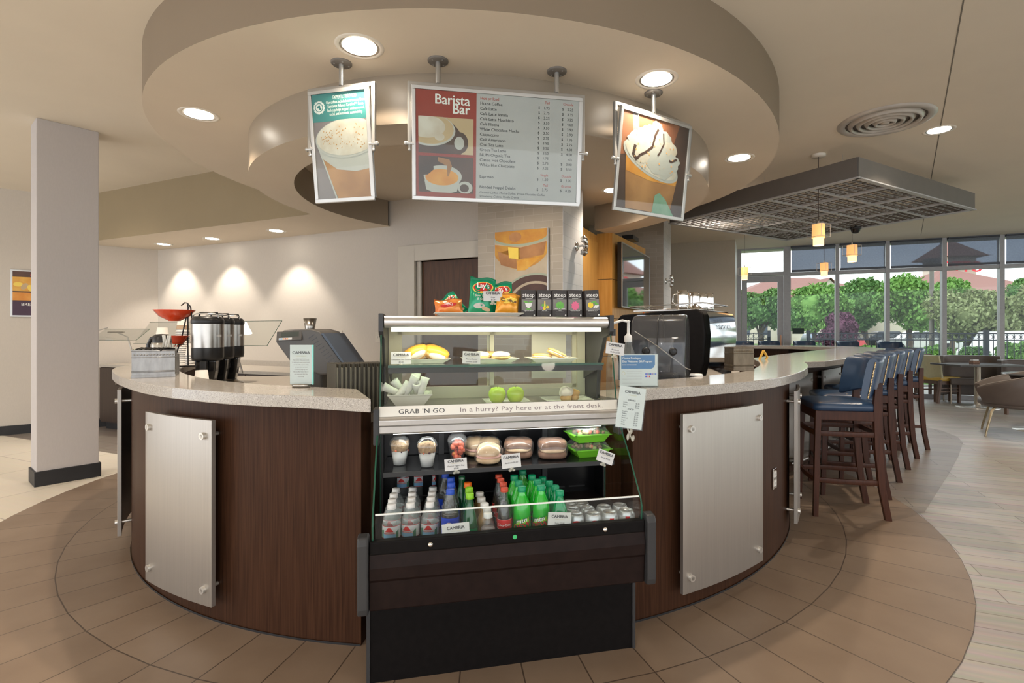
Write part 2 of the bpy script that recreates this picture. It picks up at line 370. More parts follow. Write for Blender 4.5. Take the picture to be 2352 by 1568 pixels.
# ---------------------------------------------------------------- walls
def slab(mb, p, q, z0, z1, th, m, side=1):                   # wall between two plan points with thickness away from the room
    d = (q[0]-p[0], q[1]-p[1]); l = hypot(*d); n = (-d[1]/l*th*side, d[0]/l*th*side)
    mb.prism([p, q, (q[0]+n[0], q[1]+n[1]), (p[0]+n[0], p[1]+n[1])], z0, z1, m)
wl_ = MB(); slab(wl_, go(LW0, UL, -5), BC, 0, ZC, .12, M_wall); struct(wl_.build('wall_left'))
bb = MB(); slab(bb, go(LW0, UL, -5), BC, 0, .115, -.015, M_black); struct(bb.build('baseboard_left'))
PF = go(on(1305, BC, UB), NB, -.15)                           # front right corner of the tiled pillar
DL, DR = on(955, BC, UB), on(1110, BC, UB)                    # door opening, its right jamb hidden behind the pillar
wb = MB(); BE = go(PF, NB, .5); tE = tpar(1290, BC, UB); DH = Zof(600, DL[1])
slab(wb, BC, DL, 0, ZC, .14, M_wall); slab(wb, DL, DR, DH, ZC, .14, M_wall); slab(wb, DR, go(BC, UB, tE), 0, ZC, .14, M_wall)
struct(wb.build('wall_back'))
# door frame and door
ang_b = -AB
MD = T(DL[0], DL[1], 0) @ RZ(ang_b); wD = hypot(DR[0]-DL[0], DR[1]-DL[1])
M_doorw = mat('walnut_door_veneer', (.085, .034, .013), .45, var=.25, nscale=5, stretch=(12, 12, 1))
tr = MB(MD); fw = hypot(*(np.array(on(918, BC, UB))-np.array(DL)))
tr.box(-fw, 0, -.03, .14, 0, DH+fw*.8, M_dtrim); tr.box(0, wD, -.03, .14, DH, DH+fw*.8, M_dtrim); tr.box(0, .045, .02, .05, 0, DH, M_dtrim)
struct(tr.build('trim_3', bev=.006))
dd = MB(MD); dd.box(.045, wD, .06, .105, 0, DH, M_doorw); door = struct(dd.build('door_1', bev=.002))
hd = MB(MD); hd.cyl((.11, .06, .98), (.11, .0, .98), .012, M_alum).cyl((.11, .01, .98), (.22, .01, .98), .01, M_alum); hd.build('door_handle', door)

# tiled pillars
def brick_mat(name, c1, c2, mortar, ang, bw=.2, bh=.065):
    m = bpy.data.materials.new(name); m.use_nodes = True; nt = m.node_tree; N, Lk = nt.nodes, nt.links; b = N['Principled BSDF']
    tc = N.new('ShaderNodeTexCoord'); br = N.new('ShaderNodeTexBrick'); br.inputs['Scale'].default_value = 1
    mp = N.new('ShaderNodeMapping'); mp.inputs['Rotation'].default_value = (pi/2, 0, 0)
    Lk.new(tc.outputs['Object'], mp.inputs['Vector']); Lk.new(mp.outputs[0], br.inputs['Vector'])
    br.inputs['Brick Width'].default_value = bw; br.inputs['Row Height'].default_value = bh; br.inputs['Mortar Size'].default_value = .0025
    br.inputs['Color1'].default_value = (*c1, 1); br.inputs['Color2'].default_value = (*c2, 1); br.inputs['Mortar'].default_value = (*mortar, 1)
    Lk.new(br.outputs['Color'], b.inputs['Base Color']); b.inputs['Roughness'].default_value = .35
    bp = N.new('ShaderNodeBump'); bp.inputs['Strength'].default_value = .25; bp.inputs['Distance'].default_value = .004
    Lk.new(br.outputs['Fac'], bp.inputs['Height']); bp.invert = True; Lk.new(bp.outputs[0], b.inputs['Normal'])
    return m
M_tile = brick_mat('beige_brick_tile', (.40, .345, .275), (.46, .40, .325), (.50, .45, .38), 0)
M_tilew = brick_mat('pale_brick_tile', (.60, .60, .61), (.66, .66, .66), (.48, .49, .50), 0, .25, .11)
def pillar(name, corner, w, d, z1, ang):
    o = MB(); o.box(-w, 0, 0, d, 0, z1, M_tile)
    ob = o.build(name); ob.location = (corner[0], corner[1], 0); ob.rotation_euler = (0, 0, ang); struct(ob)
    s2 = MB(); s2.box(0, d, 0, .004, 0, z1, M_tilew); c = s2.build('tile_side'); c.parent = ob; c.rotation_euler = (0, 0, pi/2); c.location = (.004, 0, 0)
    return ob
wP = hypot(*(np.array(on(1098, PF, UB))-np.array(PF)))
dP = 0
for i in range(400):                                          # depth so that the far edge falls where the photo has it
    q = go(PF, NB, i*.005)
    if CX+F*q[0]/q[1] > 1338: dP = i*.005; break
pillar('wall_pillar', PF, wP, dP or .5, Z1, ang_b)
PF2 = ((1523.5-CX)/F*8.0, 8.0)
pillar('wall_pillar', PF2, 1.2, .75, ZC, ang_b)

# square column at the left
CN = P(83.2, 1118.0); G1 = radians(38.9); uR, uL = (sin(G1), cos(G1)), (-cos(G1), sin(G1))
def w_to(px, o, d): return tpar(px, o, d)
cw, cd_ = w_to(227.3, CN, uR), w_to(71, CN, uL)
cm = MB(); q = [CN, go(CN, uR, cw), go(go(CN, uR, cw), uL, cd_), go(CN, uL, cd_)]; cm.prism(q, 0, ZC, M_col)
col_o = struct(cm.build('wall_column', bev=.006, seg=2)); e = .014
q2 = [go(go(CN, uR, -e), uL, -e), go(go(CN, uR, cw+e), uL, -e), go(go(CN, uR, cw+e), uL, cd_+e), go(go(CN, uR, -e), uL, cd_+e)]
cb = MB(); cb.prism(q2, 0, .125, M_black); struct(cb.build('baseboard_column', bev=.004))

# ---------------------------------------------------------------- window wall
OW = P(2121, 914.5)
MW = T(OW[0], OW[1], 0) @ RZ(-AW)
tw = [tpar(x, OW, UW) for x in (1697, 1811.5, 1922.5, 2037.5, 2167, 2299)]; dt = (tw[-1]-tw[1])/4; tw += [tw[-1]+dt*i for i in (1, 2, 3)]
def zt(py, px): return Zof(py, on(px, OW, UW)[1])
ZTR, ZH = zt(624, 1922), zt(551, 2037); ZLR = .60
wp = MB(MW)
M_gl = glass('window_glass', (.95, .98, .97), refl=.3)
for i in range(1, 8):                                         # each bay: frame, panes
    x0, x1 = tw[i], tw[i+1]
    w = MB(MW); f = .035
    w.box(x0-f, x0+f, -.06, .07, 0, ZH, M_alum); w.box(x0+f, x1-f, -.05, .06, 0, .09, M_alum)
    w.box(x0+f, x1-f, -.05, .06, ZLR-.035, ZLR+.035, M_alum); w.box(x0+f, x1-f, -.05, .06, ZTR-.05, ZTR+.02, M_alum)
    w.box(x0+f, x1-f, -.05, .06, ZH-.07, ZH, M_dark)
    fr = struct(w.build('window_%d' % i)); g = MB(MW)
    g.box(x0+f, x1-f, .0, .006, .09, ZH-.07, M_gl); g.build('pane', fr)
hb = MB(MW); hb.box(tw[1]-.03, tw[-1], -.07, .1, ZH, ZC, M_dark); hb.box(tw[0]-.1, tw[1]-.03, -.05, .1, ZH, ZC, M_alum); struct(hb.build('wall_right'))
# roller shades over the upper panes
M_shade = glass('grey_shade_fabric', (.38, .41, .46), .30, (.42, .45, .50), refl=0.)
for i in range(1, 8):
    s = thing('roller_shade', 'grey see-through roller shade over the %s upper window from the glass door' % ('first second third fourth fifth sixth seventh'.split()[i-1]), 'window shade', (*go(OW, UW, tw[i]+.05), 0), -AW, 'roller shades in the upper windows')
    L = tw[i+1]-tw[i]-.10
    MB().box(0, L, -.075, -.072, ZTR+.06, ZH-.02, M_shade).build('fabric', s)
    MB().box(-.005, L+.005, -.09, -.062, ZTR+.02, ZTR+.062, M_dark).build('hem_bar', s)
    MB().cyl((0, -.08, ZH-.03), (L, -.08, ZH-.03), .028, M_dark).build('roller', s)
# glass door in the first bay
x0, x1 = tw[0], tw[1]; gd = MB(MW); DTR = zt(633, 1760)
gd.box(x0-.03, x0+.05, -.06, .07, 0, ZH, M_alum); gd.box(x1-.10, x1-.035, -.06, .07, 0, ZH, M_alum); gd.box(x0+.05, x1-.1, -.06, .07, DTR, DTR+.07, M_alum); gd.box(x0+.05, x1-.1, -.06, .07, ZH-.06, ZH, M_alum)
gdo = struct(gd.build('door_2')); gl = MB(MW); gl.box(x0+.05, x1-.1, 0, .006, DTR+.07, ZH-.06, M_gl); gl.build('transom_pane', gdo)
lf = MB(MW); a, b = x0+.055, x1-.105; st = .11
for bx in ((a, a+st, 0, DTR-.01), (b-st, b, 0, DTR-.01)): lf.box(bx[0], bx[1], -.03, .02, bx[2], bx[3], M_alum)
lf.box(a+st, b-st, -.03, .02, DTR-.14, DTR-.01, M_alum); lf.box(a+st, b-st, -.03, .02, 0, .25, M_alum); lf.build('leaf', gdo)
gp = MB(MW); gp.box(a+st, b-st, -.01, -.004, .25, DTR-.14, M_gl); gp.build('pane', gdo)
cz = MB(MW); cz.box(a+.1, a+.42, -.09, -.03, DTR+.0, DTR+.06, M_alum); cz.build('door_closer', gdo, bev=.006)
hz = MB(MW); hz.cyl((b-.05, -.08, .98), (b-.05, -.08, 1.22), .011, mat('copper_door_pull', (.5, .25, .14), .35, .6)).box(b-.075, b-.025, -.04, -.03, .95, 1.2, M_alum); hz.build('door_pull', gdo)
# tan wall left of the glass door, and its white return
TW1, TW0 = P(1688.7, 550, ZC), P(1500, 563, ZC)
tw_ = MB(); TW0 = go(TW1, UW, -3.2); slab(tw_, TW0, TW1, 0, ZC, .2, M_tanw); struct(tw_.build('wall_end'))
rt = MB(); WE = go(OW, UW, tw[0]-.03); slab(rt, TW1, WE, 0, ZC, .05, M_white); struct(rt.build('trim_4'))
# the rest of the room shell behind the bar and behind the camera
oh = MB(MW); oh.box(tw[0]-3, tw[-1]+2, .1, .75, ZC+.02, ZC+.2, M_dtrim); struct(oh.build('trim_5'))
rb = MB(); far = go(go(BC, UB, tE), NB, .14); slab(rb, (far[0]-.2, far[1]+1.9), TW0, 0, ZC, .15, M_wall); struct(rb.build('wall_behind'))
# ---------------------------------------------------------------- the round counter
M_wal = mat('dark_walnut_laminate', (.030, .0125, .0065), .42, spec=.14, var=.3, nscale=6, stretch=(22, 22, .6), rgb2=(.062, .027, .014), detail=5)
def stone_mat():
    m = mat('speckled_quartz', (.50, .45, .40), .12, var=.03, nscale=30); nt = m.node_tree; N, Lk = nt.nodes, nt.links; b = N['Principled BSDF']
    tc = N.new('ShaderNodeTexCoord'); vo = N.new('ShaderNodeTexVoronoi'); vo.inputs['Scale'].default_value = 400; Lk.new(tc.outputs['Object'], vo.inputs['Vector'])
    cr = N.new('ShaderNodeValToRGB'); e = cr.color_ramp; e.interpolation = 'CONSTANT'; e.elements[0].color = (.25, .235, .215, 1); e.elements[1].position = .10; e.elements[1].color = (.38, .35, .315, 1)
    for p, c in ((.3, (.43, .395, .355, 1)), (.75, (.47, .435, .39, 1)), (.96, (.62, .59, .55, 1))): k = e.elements.new(p); k.color = c
    sx = N.new('ShaderNodeSeparateColor'); Lk.new(vo.outputs['Color'], sx.inputs[0]); Lk.new(sx.outputs[0], cr.inputs['Fac']); Lk.new(cr.outputs['Color'], b.inputs['Base Color'])
    return m
M_stone = stone_mat()
M_brush = mat('brushed_metal_panel', (.41, .38, .345), .40, .7, var=.05, nscale=3, stretch=(90, 90, .8), detail=4)
M_nut = mat('satin_metal_bolt', (.72, .70, .66), .3, .8)
M_steel = mat('stainless_steel', (.46, .44, .41), .28, 1., var=.04, nscale=20)
M_chrome = mat('polished_chrome', (.75, .74, .72), .08, 1., var=.02)
M_blk = mat('black_plastic', (.016, .016, .017), .35, var=.1)
M_blkg = mat('glossy_black_plastic', (.010, .010, .011), .12, var=.1)
bcur = polar_curve(PL([(821, 1484), (599.6, 1454.7), (512, 1431), (428, 1401.6), (343.7, 1348.6), (314.4, 1308), (302.7, 1264.5),
                      (1456.4, 1428), (1522.6, 1409.6), (1595, 1387), (1669, 1360), (1774, 1277), (1802, 1239), (1815.6, 1208)]), 2)
r_ = radians
def ptsL(pts, z): return PL(pts, z)
outL = PL([(851.8, 916.5), (706, 908.5), (597, 904.5), (497.6, 899.5), (378.6, 888), (319, 878.5), (274, 865), (256.5, 853.5), (258, 846.5), (274, 841), (313, 836), (402, 831), (462, 828)], ZT)
inL = PL([(820, 893), (720, 888), (609, 883), (557, 878.8), (482.7, 871), (438, 862), (414, 853.5), (410.7, 847.5), (423, 840), (447, 832.6), (466, 829)], ZT)
def smooth(pts, k=3):
    for _ in range(k):
        q = [pts[0]]
        for a, b in zip(pts, pts[1:]): q += [(a[0]*.75+b[0]*.25, a[1]*.75+b[1]*.25), (a[0]*.25+b[0]*.75, a[1]*.25+b[1]*.75)]
        q.append(pts[-1]); pts = q
    return pts
cl = MB(); cl.prism(smooth(outL, 2)+smooth(inL, 2)[::-1], ZT-.05, ZT, M_stone)
o = cl.build('stone_countertop', bev=.004, ang=60); tag(o, 'curved speckled grey quartz countertop to the left of the pastry case', 'countertop')
def base_part(a0, a1, name, label, d=.10):
    b = thing(name, label, 'counter base', (0, 0, 0))
    m = MB(); A, B = arc(bcur, r_(a0), r_(a1), 40), arc(bcur, r_(a0), r_(a1), 40, -d); m.shell(A, B, 0, ZT-.05, M_wal); m.build('curved_front', b)
    m = MB(); m.ribbon(arc(bcur, r_(a0), r_(a1), 40, .006), 0, .012, M_black); m.build('floor_seal', b); return b
cbL = base_part(178, 264.1, 'counter_base', 'dark walnut curved counter front left of the pastry case with metal panels')
cbR = base_part(291.5, 341, 'counter_base', 'dark walnut curved counter front right of the pastry case with metal panels')
def panel(parent, a0, a1, z0, z1, bolts=True):
    A, B = arc(bcur, r_(a0), r_(a1), 18, .065), arc(bcur, r_(a0), r_(a1), 18, .045)
    m = MB(); m.shell(A, B, z0, z1, M_brush); p = m.build('metal_panel', parent, bev=.002, ang=50)
    for a in (a0+1.1, a1-1.1):
        for z in (z0+.07, z1-.07):
            p0, p1 = bcur(r_(a), .0), bcur(r_(a), .078); q = bcur(r_(a), .064)
            b = MB(); b.cyl((*p0, z), (*p1, z), .009, M_nut, n=12); b.cyl((*q, z), (*p1, z), .0155, M_nut, n=20); b.build('bolt', p)
panel(cbL, 236.2, 248.4, .105, .915); panel(cbL, 195, 219, .105, .96)
panel(cbR, 296.8, 311.3, .105, .925); panel(cbR, 326.5, 337, .105, .93)
# duplex outlet in the right counter front
a = ang_of(P(1771, 1277)); q = bcur(a, .002)
t = thing('wall_outlet', 'chrome framed power outlet low on the walnut counter front', 'outlet', (q[0], q[1], Zof(1098, q[1])), a+pi/2)
MB().box(-.036, .036, -.006, .0, -.058, .058, M_chrome).build('cover_plate', t, bev=.002)
m = MB()
for z in (-.026, .026):
    m.box(-.018, .018, -.009, -.006, z-.017, z+.017, M_white)
    for x in (-.007, .007): m.box(x-.0015, x+.0015, -.0095, -.009, z-.006, z+.006, M_blk)
m.build('socket', t)
# right countertop running into the bar
outR = PL([(1466, 894.3), (1560, 888.5), (1660.6, 881), (1745, 873.5), (1801, 865), (1843, 853), (1858, 842), (1855, 835), (1847, 831)], ZT)
bar_out = [(2.49, 4.34), (2.92, 4.76), (3.4, 5.25), (4.04, 5.92), (4.7, 6.7), (5.2, 7.45), (5.45, 8.2), (5.4, 8.9), (5.1, 9.3), (4.5, 9.5), (3.8, 9.65), (2.6, 9.85)]
bar_in = [(2.55, 9.3), (3.77, 9.02), (4.45, 8.78), (4.84, 8.02), (3.9, 6.95), (2.94, 5.88), (2.5, 5.35), (2.1, 4.86)]
inR = PL([(1720, 822), (1736, 826), (1748.5, 835), (1736.5, 845), (1714, 852), (1672, 857), (1627, 862), (1573.6, 867), (1500, 872)], ZT)
cr = MB(); cr.prism(smooth(outR, 2)+smooth(bar_out, 2)+smooth(bar_in[:3], 2)+smooth(bar_in[3:]+inR[:1], 1)+smooth(inR, 2), ZT-.05, ZT, M_stone)
o = cr.build('stone_countertop', bev=.004, ang=60); tag(o, 'grey quartz countertop right of the pastry case sweeping back into the long bar', 'countertop')
# bar base under the long limb
def offset(pts, d):
    r = []
    for i, p in enumerate(pts):
        a, b = pts[max(0, i-1)], pts[min(len(pts)-1, i+1)]; dx, dy = b[0]-a[0], b[1]-a[1]; l = hypot(dx, dy); r.append((p[0]-dy/l*d, p[1]+dx/l*d))
    return r
bo = smooth([(2.06, 4.02), (2.3, 4.22)]+bar_out, 2)
bA, bB = offset(bo, .36), offset(bo, .44)
M_bluew = M_wal
bb_ = thing('bar_counter', 'dark walnut base under the long bar behind the stools', 'counter base', (0, 0, 0))
MB().shell(bA, bB, 0, ZT-.05, M_bluew).build('front', bb_)
bl = [0.]
for p, q in zip(bA, bA[1:]): bl.append(bl[-1]+hypot(q[0]-p[0], q[1]-p[1]))
def along(s, off=0.):
    for i in range(len(bl)-1):
        if bl[i+1] >= s:
            f = (s-bl[i])/max(1e-6, bl[i+1]-bl[i]); p, q = bA[i], bA[i+1]; l = hypot(q[0]-p[0], q[1]-p[1]); n = ((q[1]-p[1])/l, -(q[0]-p[0])/l)
            return (p[0]+(q[0]-p[0])*f+n[0]*off, p[1]+(q[1]-p[1])*f+n[1]*off)
    return bA[-1]
for s0 in (.5, 1.55, 2.6, 3.65, 4.7):
    A, B = [along(s0+.07*i, .06) for i in range(11)], [along(s0+.07*i, .04) for i in range(11)]
    p = MB().shell(A, B, .12, .9, M_brush).build('metal_panel', bb_, bev=.002, ang=50)
    for s1 in (s0+.05, s0+.65):
        for z in (.19, .83):
            c0, c1 = along(s1, 0), along(s1, .072); MB().cyl((*c0, z), (*c1, z), .013, M_nut, n=12).build('bolt', p)
m = MB(); m.tube([(*along(.4+.1*i, .16), .17) for i in range(50)], .019, M_steel)
for s1 in (.6, 1.9, 3.2, 4.5): m.cyl((*along(s1, .16), .17), (*along(s1, .0), .17), .012, M_steel, n=10)
m.build('foot_rail', bb_)
# inner lower worktop of the bar ring
M_wtop = mat('grey_laminate_worktop', (.42, .38, .33), .35, var=.05, nscale=40)
iw = MB(); A = smooth([go(p, (C0[0]-p[0], C0[1]-p[1]), -.03) for p in inL], 1); B = [go(p, (C0[0]-p[0], C0[1]-p[1]), .36) for p in A]
iw.shell(A, B, .88, .92, M_wtop); iw.shell([go(p, (C0[0]-p[0], C0[1]-p[1]), .03) for p in A], [go(p, (C0[0]-p[0], C0[1]-p[1]), .33) for p in A], 0.02, .88, M_wal)
o = iw.build('lower_worktop'); tag(o, 'low grey worktop inside the curved counter under the coffee dispensers', 'worktop')
iw = MB(); A = smooth([go(p, (C0[0]-p[0], C0[1]-p[1]), -.03) for p in inR[2:]]+[(.62, 2.70)], 1); B = [go(p, (C0[0]-p[0], C0[1]-p[1]), .32) for p in A]
iw.shell(A, B, .88, .92, M_wtop); iw.shell([go(p, (C0[0]-p[0], C0[1]-p[1]), .03) for p in A], [go(p, (C0[0]-p[0], C0[1]-p[1]), .28) for p in A], 0.02, .88, M_wal)
o = iw.build('lower_worktop'); tag(o, 'low grey worktop inside the counter under the espresso machine', 'worktop')

# ---------------------------------------------------------------- bar stools
M_navy = mat('navy_vinyl', (.022, .050, .105), .30, spec=.6, var=.15, nscale=6)
M_mahog = mat('mahogany_stained_wood', (.055, .018, .009), .36, spec=.3, var=.25, nscale=5, stretch=(14, 14, 1.2))
M_brass = mat('brass_nailhead', (.75, .60, .36), .25, 1.)
def leg(p0, p1, a=.019, b=.016):
    m = MB(); q0, q1 = Vector(p0), Vector(p1)
    vs = [(q0.x+sx*b, q0.y+sy*b, q0.z) for sx, sy in ((-1, -1), (1, -1), (1, 1), (-1, 1))]+[(q1.x+sx*a, q1.y+sy*a, q1.z) for sx, sy in ((-1, -1), (1, -1), (1, 1), (-1, 1))]
    m.add(vs, [(3, 2, 1, 0), (4, 5, 6, 7), (0, 1, 5, 4), (1, 2, 6, 5), (2, 3, 7, 6), (3, 0, 4, 7)], M_mahog); return m
def make_stool(label, group, loc, rz):
    t = thing('bar_stool', label, 'bar stool', loc, rz, group); h = .80
    m = MB(); q = []                                         # seat: rounded cushion, front = -y
    for sx, sy in ((-1, -1), (1, -1), (1, 1), (-1, 1)):
        w = .225 if sy < 0 else .195
        for k in range(6):
            a0 = {(-1, -1): pi, (1, -1): 1.5*pi, (1, 1): 0, (-1, 1): .5*pi}[(sx, sy)]+k/5*pi/2
            q.append((sx*(w-.05)+.05*cos(a0), sy*.17+.05*sin(a0)))
    def lay(z, k): return [(x*k, y*k, z) for x, y in q]
    vs = []; zs = [(h-.055, .93), (h-.05, .985), (h-.03, 1.), (h-.012, .985), (h-.002, .93), (h+.006, .75), (h+.009, .4)]; n = len(q)
    for z, k in zs: vs += lay(z, k)
    fs = [(j*n+i, j*n+(i+1) % n, (j+1)*n+(i+1) % n, (j+1)*n+i) for j in range(len(zs)-1) for i in range(n)]
    m.add(vs, fs, M_navy, True); m.add(vs[-n:], [tuple(range(n))], M_navy, True); m.add(vs[:n], [tuple(range(n-1, -1, -1))], M_navy); m.build('seat', t, weld=True)
    a = MB(); a.box(-.19, .19, -.195, -.172, h-.12, h-.055, M_mahog); a.box(-.18, .18, .165, .188, h-.12, h-.055, M_mahog)
    for s in (-1, 1): a.box(s*.186-.011, s*.186+.011, -.18, .18, h-.12, h-.055, M_mahog)
    a.build('apron', t, bev=.003)
    for s in (-1, 1): leg((s*.200, -.205, 0), (s*.188, -.185, h-.055)).build('leg', t, bev=.003)
    for s in (-1, 1):                                        # rear legs sweep back at the foot and carry the back
        m = MB(); pr = [(.255, 0, .020), (.215, .22, .021), (.192, .5, .023), (.185, .78, .024), (.19, .90, .020)]
        vs = []
        for y, z, w in pr: vs += [(s*.185-.017, y-w, z), (s*.185+.017, y-w, z), (s*.185+.017, y+w, z), (s*.185-.017, y+w, z)]
        k = len(pr); fs = [(4*j+i, 4*j+(i+1) % 4, 4*j+4+(i+1) % 4, 4*j+4+i) for j in range(k-1) for i in range(4)]+[(3, 2, 1, 0), (4*k-4, 4*k-3, 4*k-2, 4*k-1)]
        m.add(vs, fs, M_mahog); m.build('leg', t, bev=.003)
    # curved side and front rails at two heights
    for z, nm in ((.255, 'footrest'), (h-.215, 'stretcher')):
        m = MB()
        for s in (-1, 1):
            A = [(s*(.19+.018*sin(pi*k/8)), -.19+.40*k/8) for k in range(9)]; B = [(x-s*.02, y) for x, y in A]
            m.shell(A, B, z-.017, z+.017, M_mahog)
        A = [(-.19+.38*k/8, -.205-.015*sin(pi*k/8)) for k in range(9)]; B = [(x, y+.02) for x, y in A]; m.shell(A, B, z-.017, z+.017, M_mahog)
        if nm == 'stretcher':
            A = [(-.18+.36*k/8, .20) for k in range(9)]; B = [(x, y+.02) for x, y in A]; m.shell(A, B, z-.017, z+.017, M_mahog)
        m.build(nm, t, bev=.002)
    # padded wrap-around back, arched along its lower edge
    m = MB(); nu, rows = 16, []
    def bp(u, v, side):                                      # u -1..1 across, v 0..1 up
        lean = .205+.055*v; y = lean-.105*(abs(u)**3)
        z0 = h+.035+.05*(1-abs(u)**3); z = z0+(1.112-z0)*v
        th = (.024+.010*abs(u)**4)*(1-.35*max(0, v-.85)/.15)*(.75+.25*min(1, v*3))
        x = .212*u*(1-.03*v)
        return (x, y+side*th, z)
    ring = [(v, -1) for v in (0, .1, .3, .5, .7, .88, .97)]+[(1.0, -.5), (1.015, 0), (1.0, .5)]+[(v, 1) for v in (.97, .88, .7, .5, .3, .1, 0)]+[(-.02, .4), (-.02, -.4)]
    vs = [bp(-1+2*i/nu, v, s) for i in range(nu+1) for v, s in ring]; k = len(ring)
    fs = [(i*k+j, i*k+(j+1) % k, (i+1)*k+(j+1) % k, (i+1)*k+j) for i in range(nu) for j in range(k)]
    m.add(vs, fs, M_navy, True); m.add(vs[:k], [tuple(range(k))], M_navy); m.add(vs[-k:], [tuple(range(k-1, -1, -1))], M_navy)
    bk = m.build('backrest', t, bev=.008, seg=3, ang=60)
    for s in (-1, 1):
        m = MB()
        for j in range(24):
            p = bp(s*1., .03+.87*j/23, 0); m.ball((p[0]+s*.004, p[1]+.018, p[2]), .0060, M_brass, n=6, k=4)
        m.build('nail_trim', bk)
    m = MB()
    for s in (-1, 1):
        for y in (-.205, .255): m.cyl((s*(.2 if y < 0 else .185), y, 0), (s*(.2 if y < 0 else .185), y, .006), .012, M_nut, n=10)
    m.build('glides', t)
    return t
G_ST = 'blue bar stools along the near side of the bar'
RZS = radians(-103.0)
cen = [(2.26, 3.78), (2.59, 4.24), (2.98, 4.68), (3.37, 5.10), (3.75, 5.50), (4.17, 5.90)]
s0 = make_stool('navy vinyl bar stool with mahogany legs, nearest to the barista counter', G_ST, (*cen[0], 0), RZS)
w = 'second third fourth fifth'.split()
for i, c in enumerate(cen[1:]):
    lab = 'navy vinyl bar stool, %s from the barista counter in the near row' % w[i] if i < 4 else 'navy vinyl bar stool at the far end of the near row beside the yellow chair'
    dup(s0, (*c, 0), RZS+radians((-3, 1, -2, 2, 0)[i]), lab)
for i, (px, Y) in enumerate(((1716, 9.6), (1775, 10.0), (1857, 9.95), (1957, 9.75), (2051, 9.4))):
    dup(s0, ((px-CX)/F*Y, Y, 0), radians((8, 4, 2, 0, -12)[i]), 'dark bar stool behind the far bar counter, %s from the left' % ('first second third fourth fifth'.split()[i]), 'dark bar stools on the far side of the bar')
# ---------------------------------------------------------------- recessed lights, diffuser, pendants, ceiling grid
M_lens = mat('lit_lamp_lens', (1, .93, .82), .5, emit=9., var=.02, nscale=60)
M_trimw = mat('white_enamel_trim', (.75, .70, .62), .35)
M_refl = mat('bright_reflector', (.85, .82, .76), .18, .9)
def downlight(px, py, z, label, group, power, spot=125, r=.098, blend=.8, col=(1, .84, .66)):
    x, y = P(px, py, z)
    t = thing('recessed_light', label, 'ceiling light', (x, y, z), 0, group)
    MB().lathe([(r, -.001), (r+.008, -.004), (r+.020, -.004), (r+.024, 0)], M_trimw, n=36).build('trim_ring', t)
    MB().lathe([(r, -.002), (r*.93, .0), (r*.86, -.0006)], M_refl, n=36).build('reflector', t)
    MB().disc(0, 0, r*.88, M_lens, -.0012, 36).build('lens', t)
    l = light('lamp', 'SPOT', (0, 0, -.02), power, col, .03, (0, 0, 0), spot, blend); l.parent = t
    return t
G1L, G2L = 'recessed lights in the round soffit', 'recessed lights over the back counter'
downlight(826, 107, Z1, 'large bright recessed light nearest above the left and middle hanging signs', G1L, 55)
downlight(1508, 182, Z1, 'recessed light directly above the iced coffee sign', G1L, 55)
downlight(457, 263, Z1, 'recessed light at the left of the round soffit above the silver caddy', G1L, 55)
downlight(1698, 363, Z1, 'recessed light at the right edge of the round soffit beside the ceiling grid', G1L, 45)
downlight(1407, 437, Z1, 'recessed light inside the drum, half hidden behind the iced coffee sign', G1L, 30)
for x, y, n in ((376, 561, 'leftmost'), (488, 548, 'middle'), (635, 530, 'rightmost')):
    downlight(x, y, Z2, '%s of three small recessed lights washing the back wall' % n, G2L, 34, 92, .085, .5, (1, .90, .78))
downlight(2157, 299, ZC, 'recessed light in the flat ceiling beside the round air diffuser', 'ceiling lights of the dining area', 60)
# added fill spots with no fixtures, behind the camera and over the dining side
for x, y, p in ((-3.2, .8, 70), (-.6, -.6, 75), (2.2, .3, 70), (5.6, 3.2, 60), (-5.4, 3.2, 60), (-5.2, 5.4, 40), (-3, -2.5, 70), (2.5, -2.5, 70), (-6.6, 1.0, 60), (3.4, 8.6, 55), (5.6, 6.6, 70), (7.2, 5.2, 70), (2.6, 6.8, 45)):
    light('fill_spot', 'SPOT', (x, y, ZC-.02), p, (1, .87, .72), .1, (0, 0, 0), 150, .9)
x, y = P(1060, 300, Z1); light('fill_spot', 'SPOT', (-.2, 4.3, Z1-.02), 30, (1, .85, .66), .1, (0, 0, 0), 150, .9)  # one more added fill spot, under the round ceiling, without a fixture

x, y = P(2033, 277, ZC); t = thing('air_diffuser', 'round white ceiling air diffuser with concentric rings', 'air vent', (x, y, ZC))
M_dif = mat('diffuser_enamel', (.55, .52, .48), .3, .3)
MB().lathe([(.355, -.001), (.345, -.012), (.30, -.020), (.29, -.004)], M_dif, n=56).build('flange', t)
for i, r in enumerate((.245, .185, .125, .065)):
    MB().lathe([(r+.028, -.004), (r+.012, -.030), (r, -.034), (r-.012, -.016), (r-.004, -.004)], M_dif, n=48).build('ring', t)
MB().disc(0, 0, .30, mat('duct_dark', (.10, .09, .08), .8), -.003, 48).build('duct', t)
MB().lathe([(.001, -.03), (.03, -.028), (.036, -.016), (.03, -.004)], M_dif, n=24).build('hub', t)

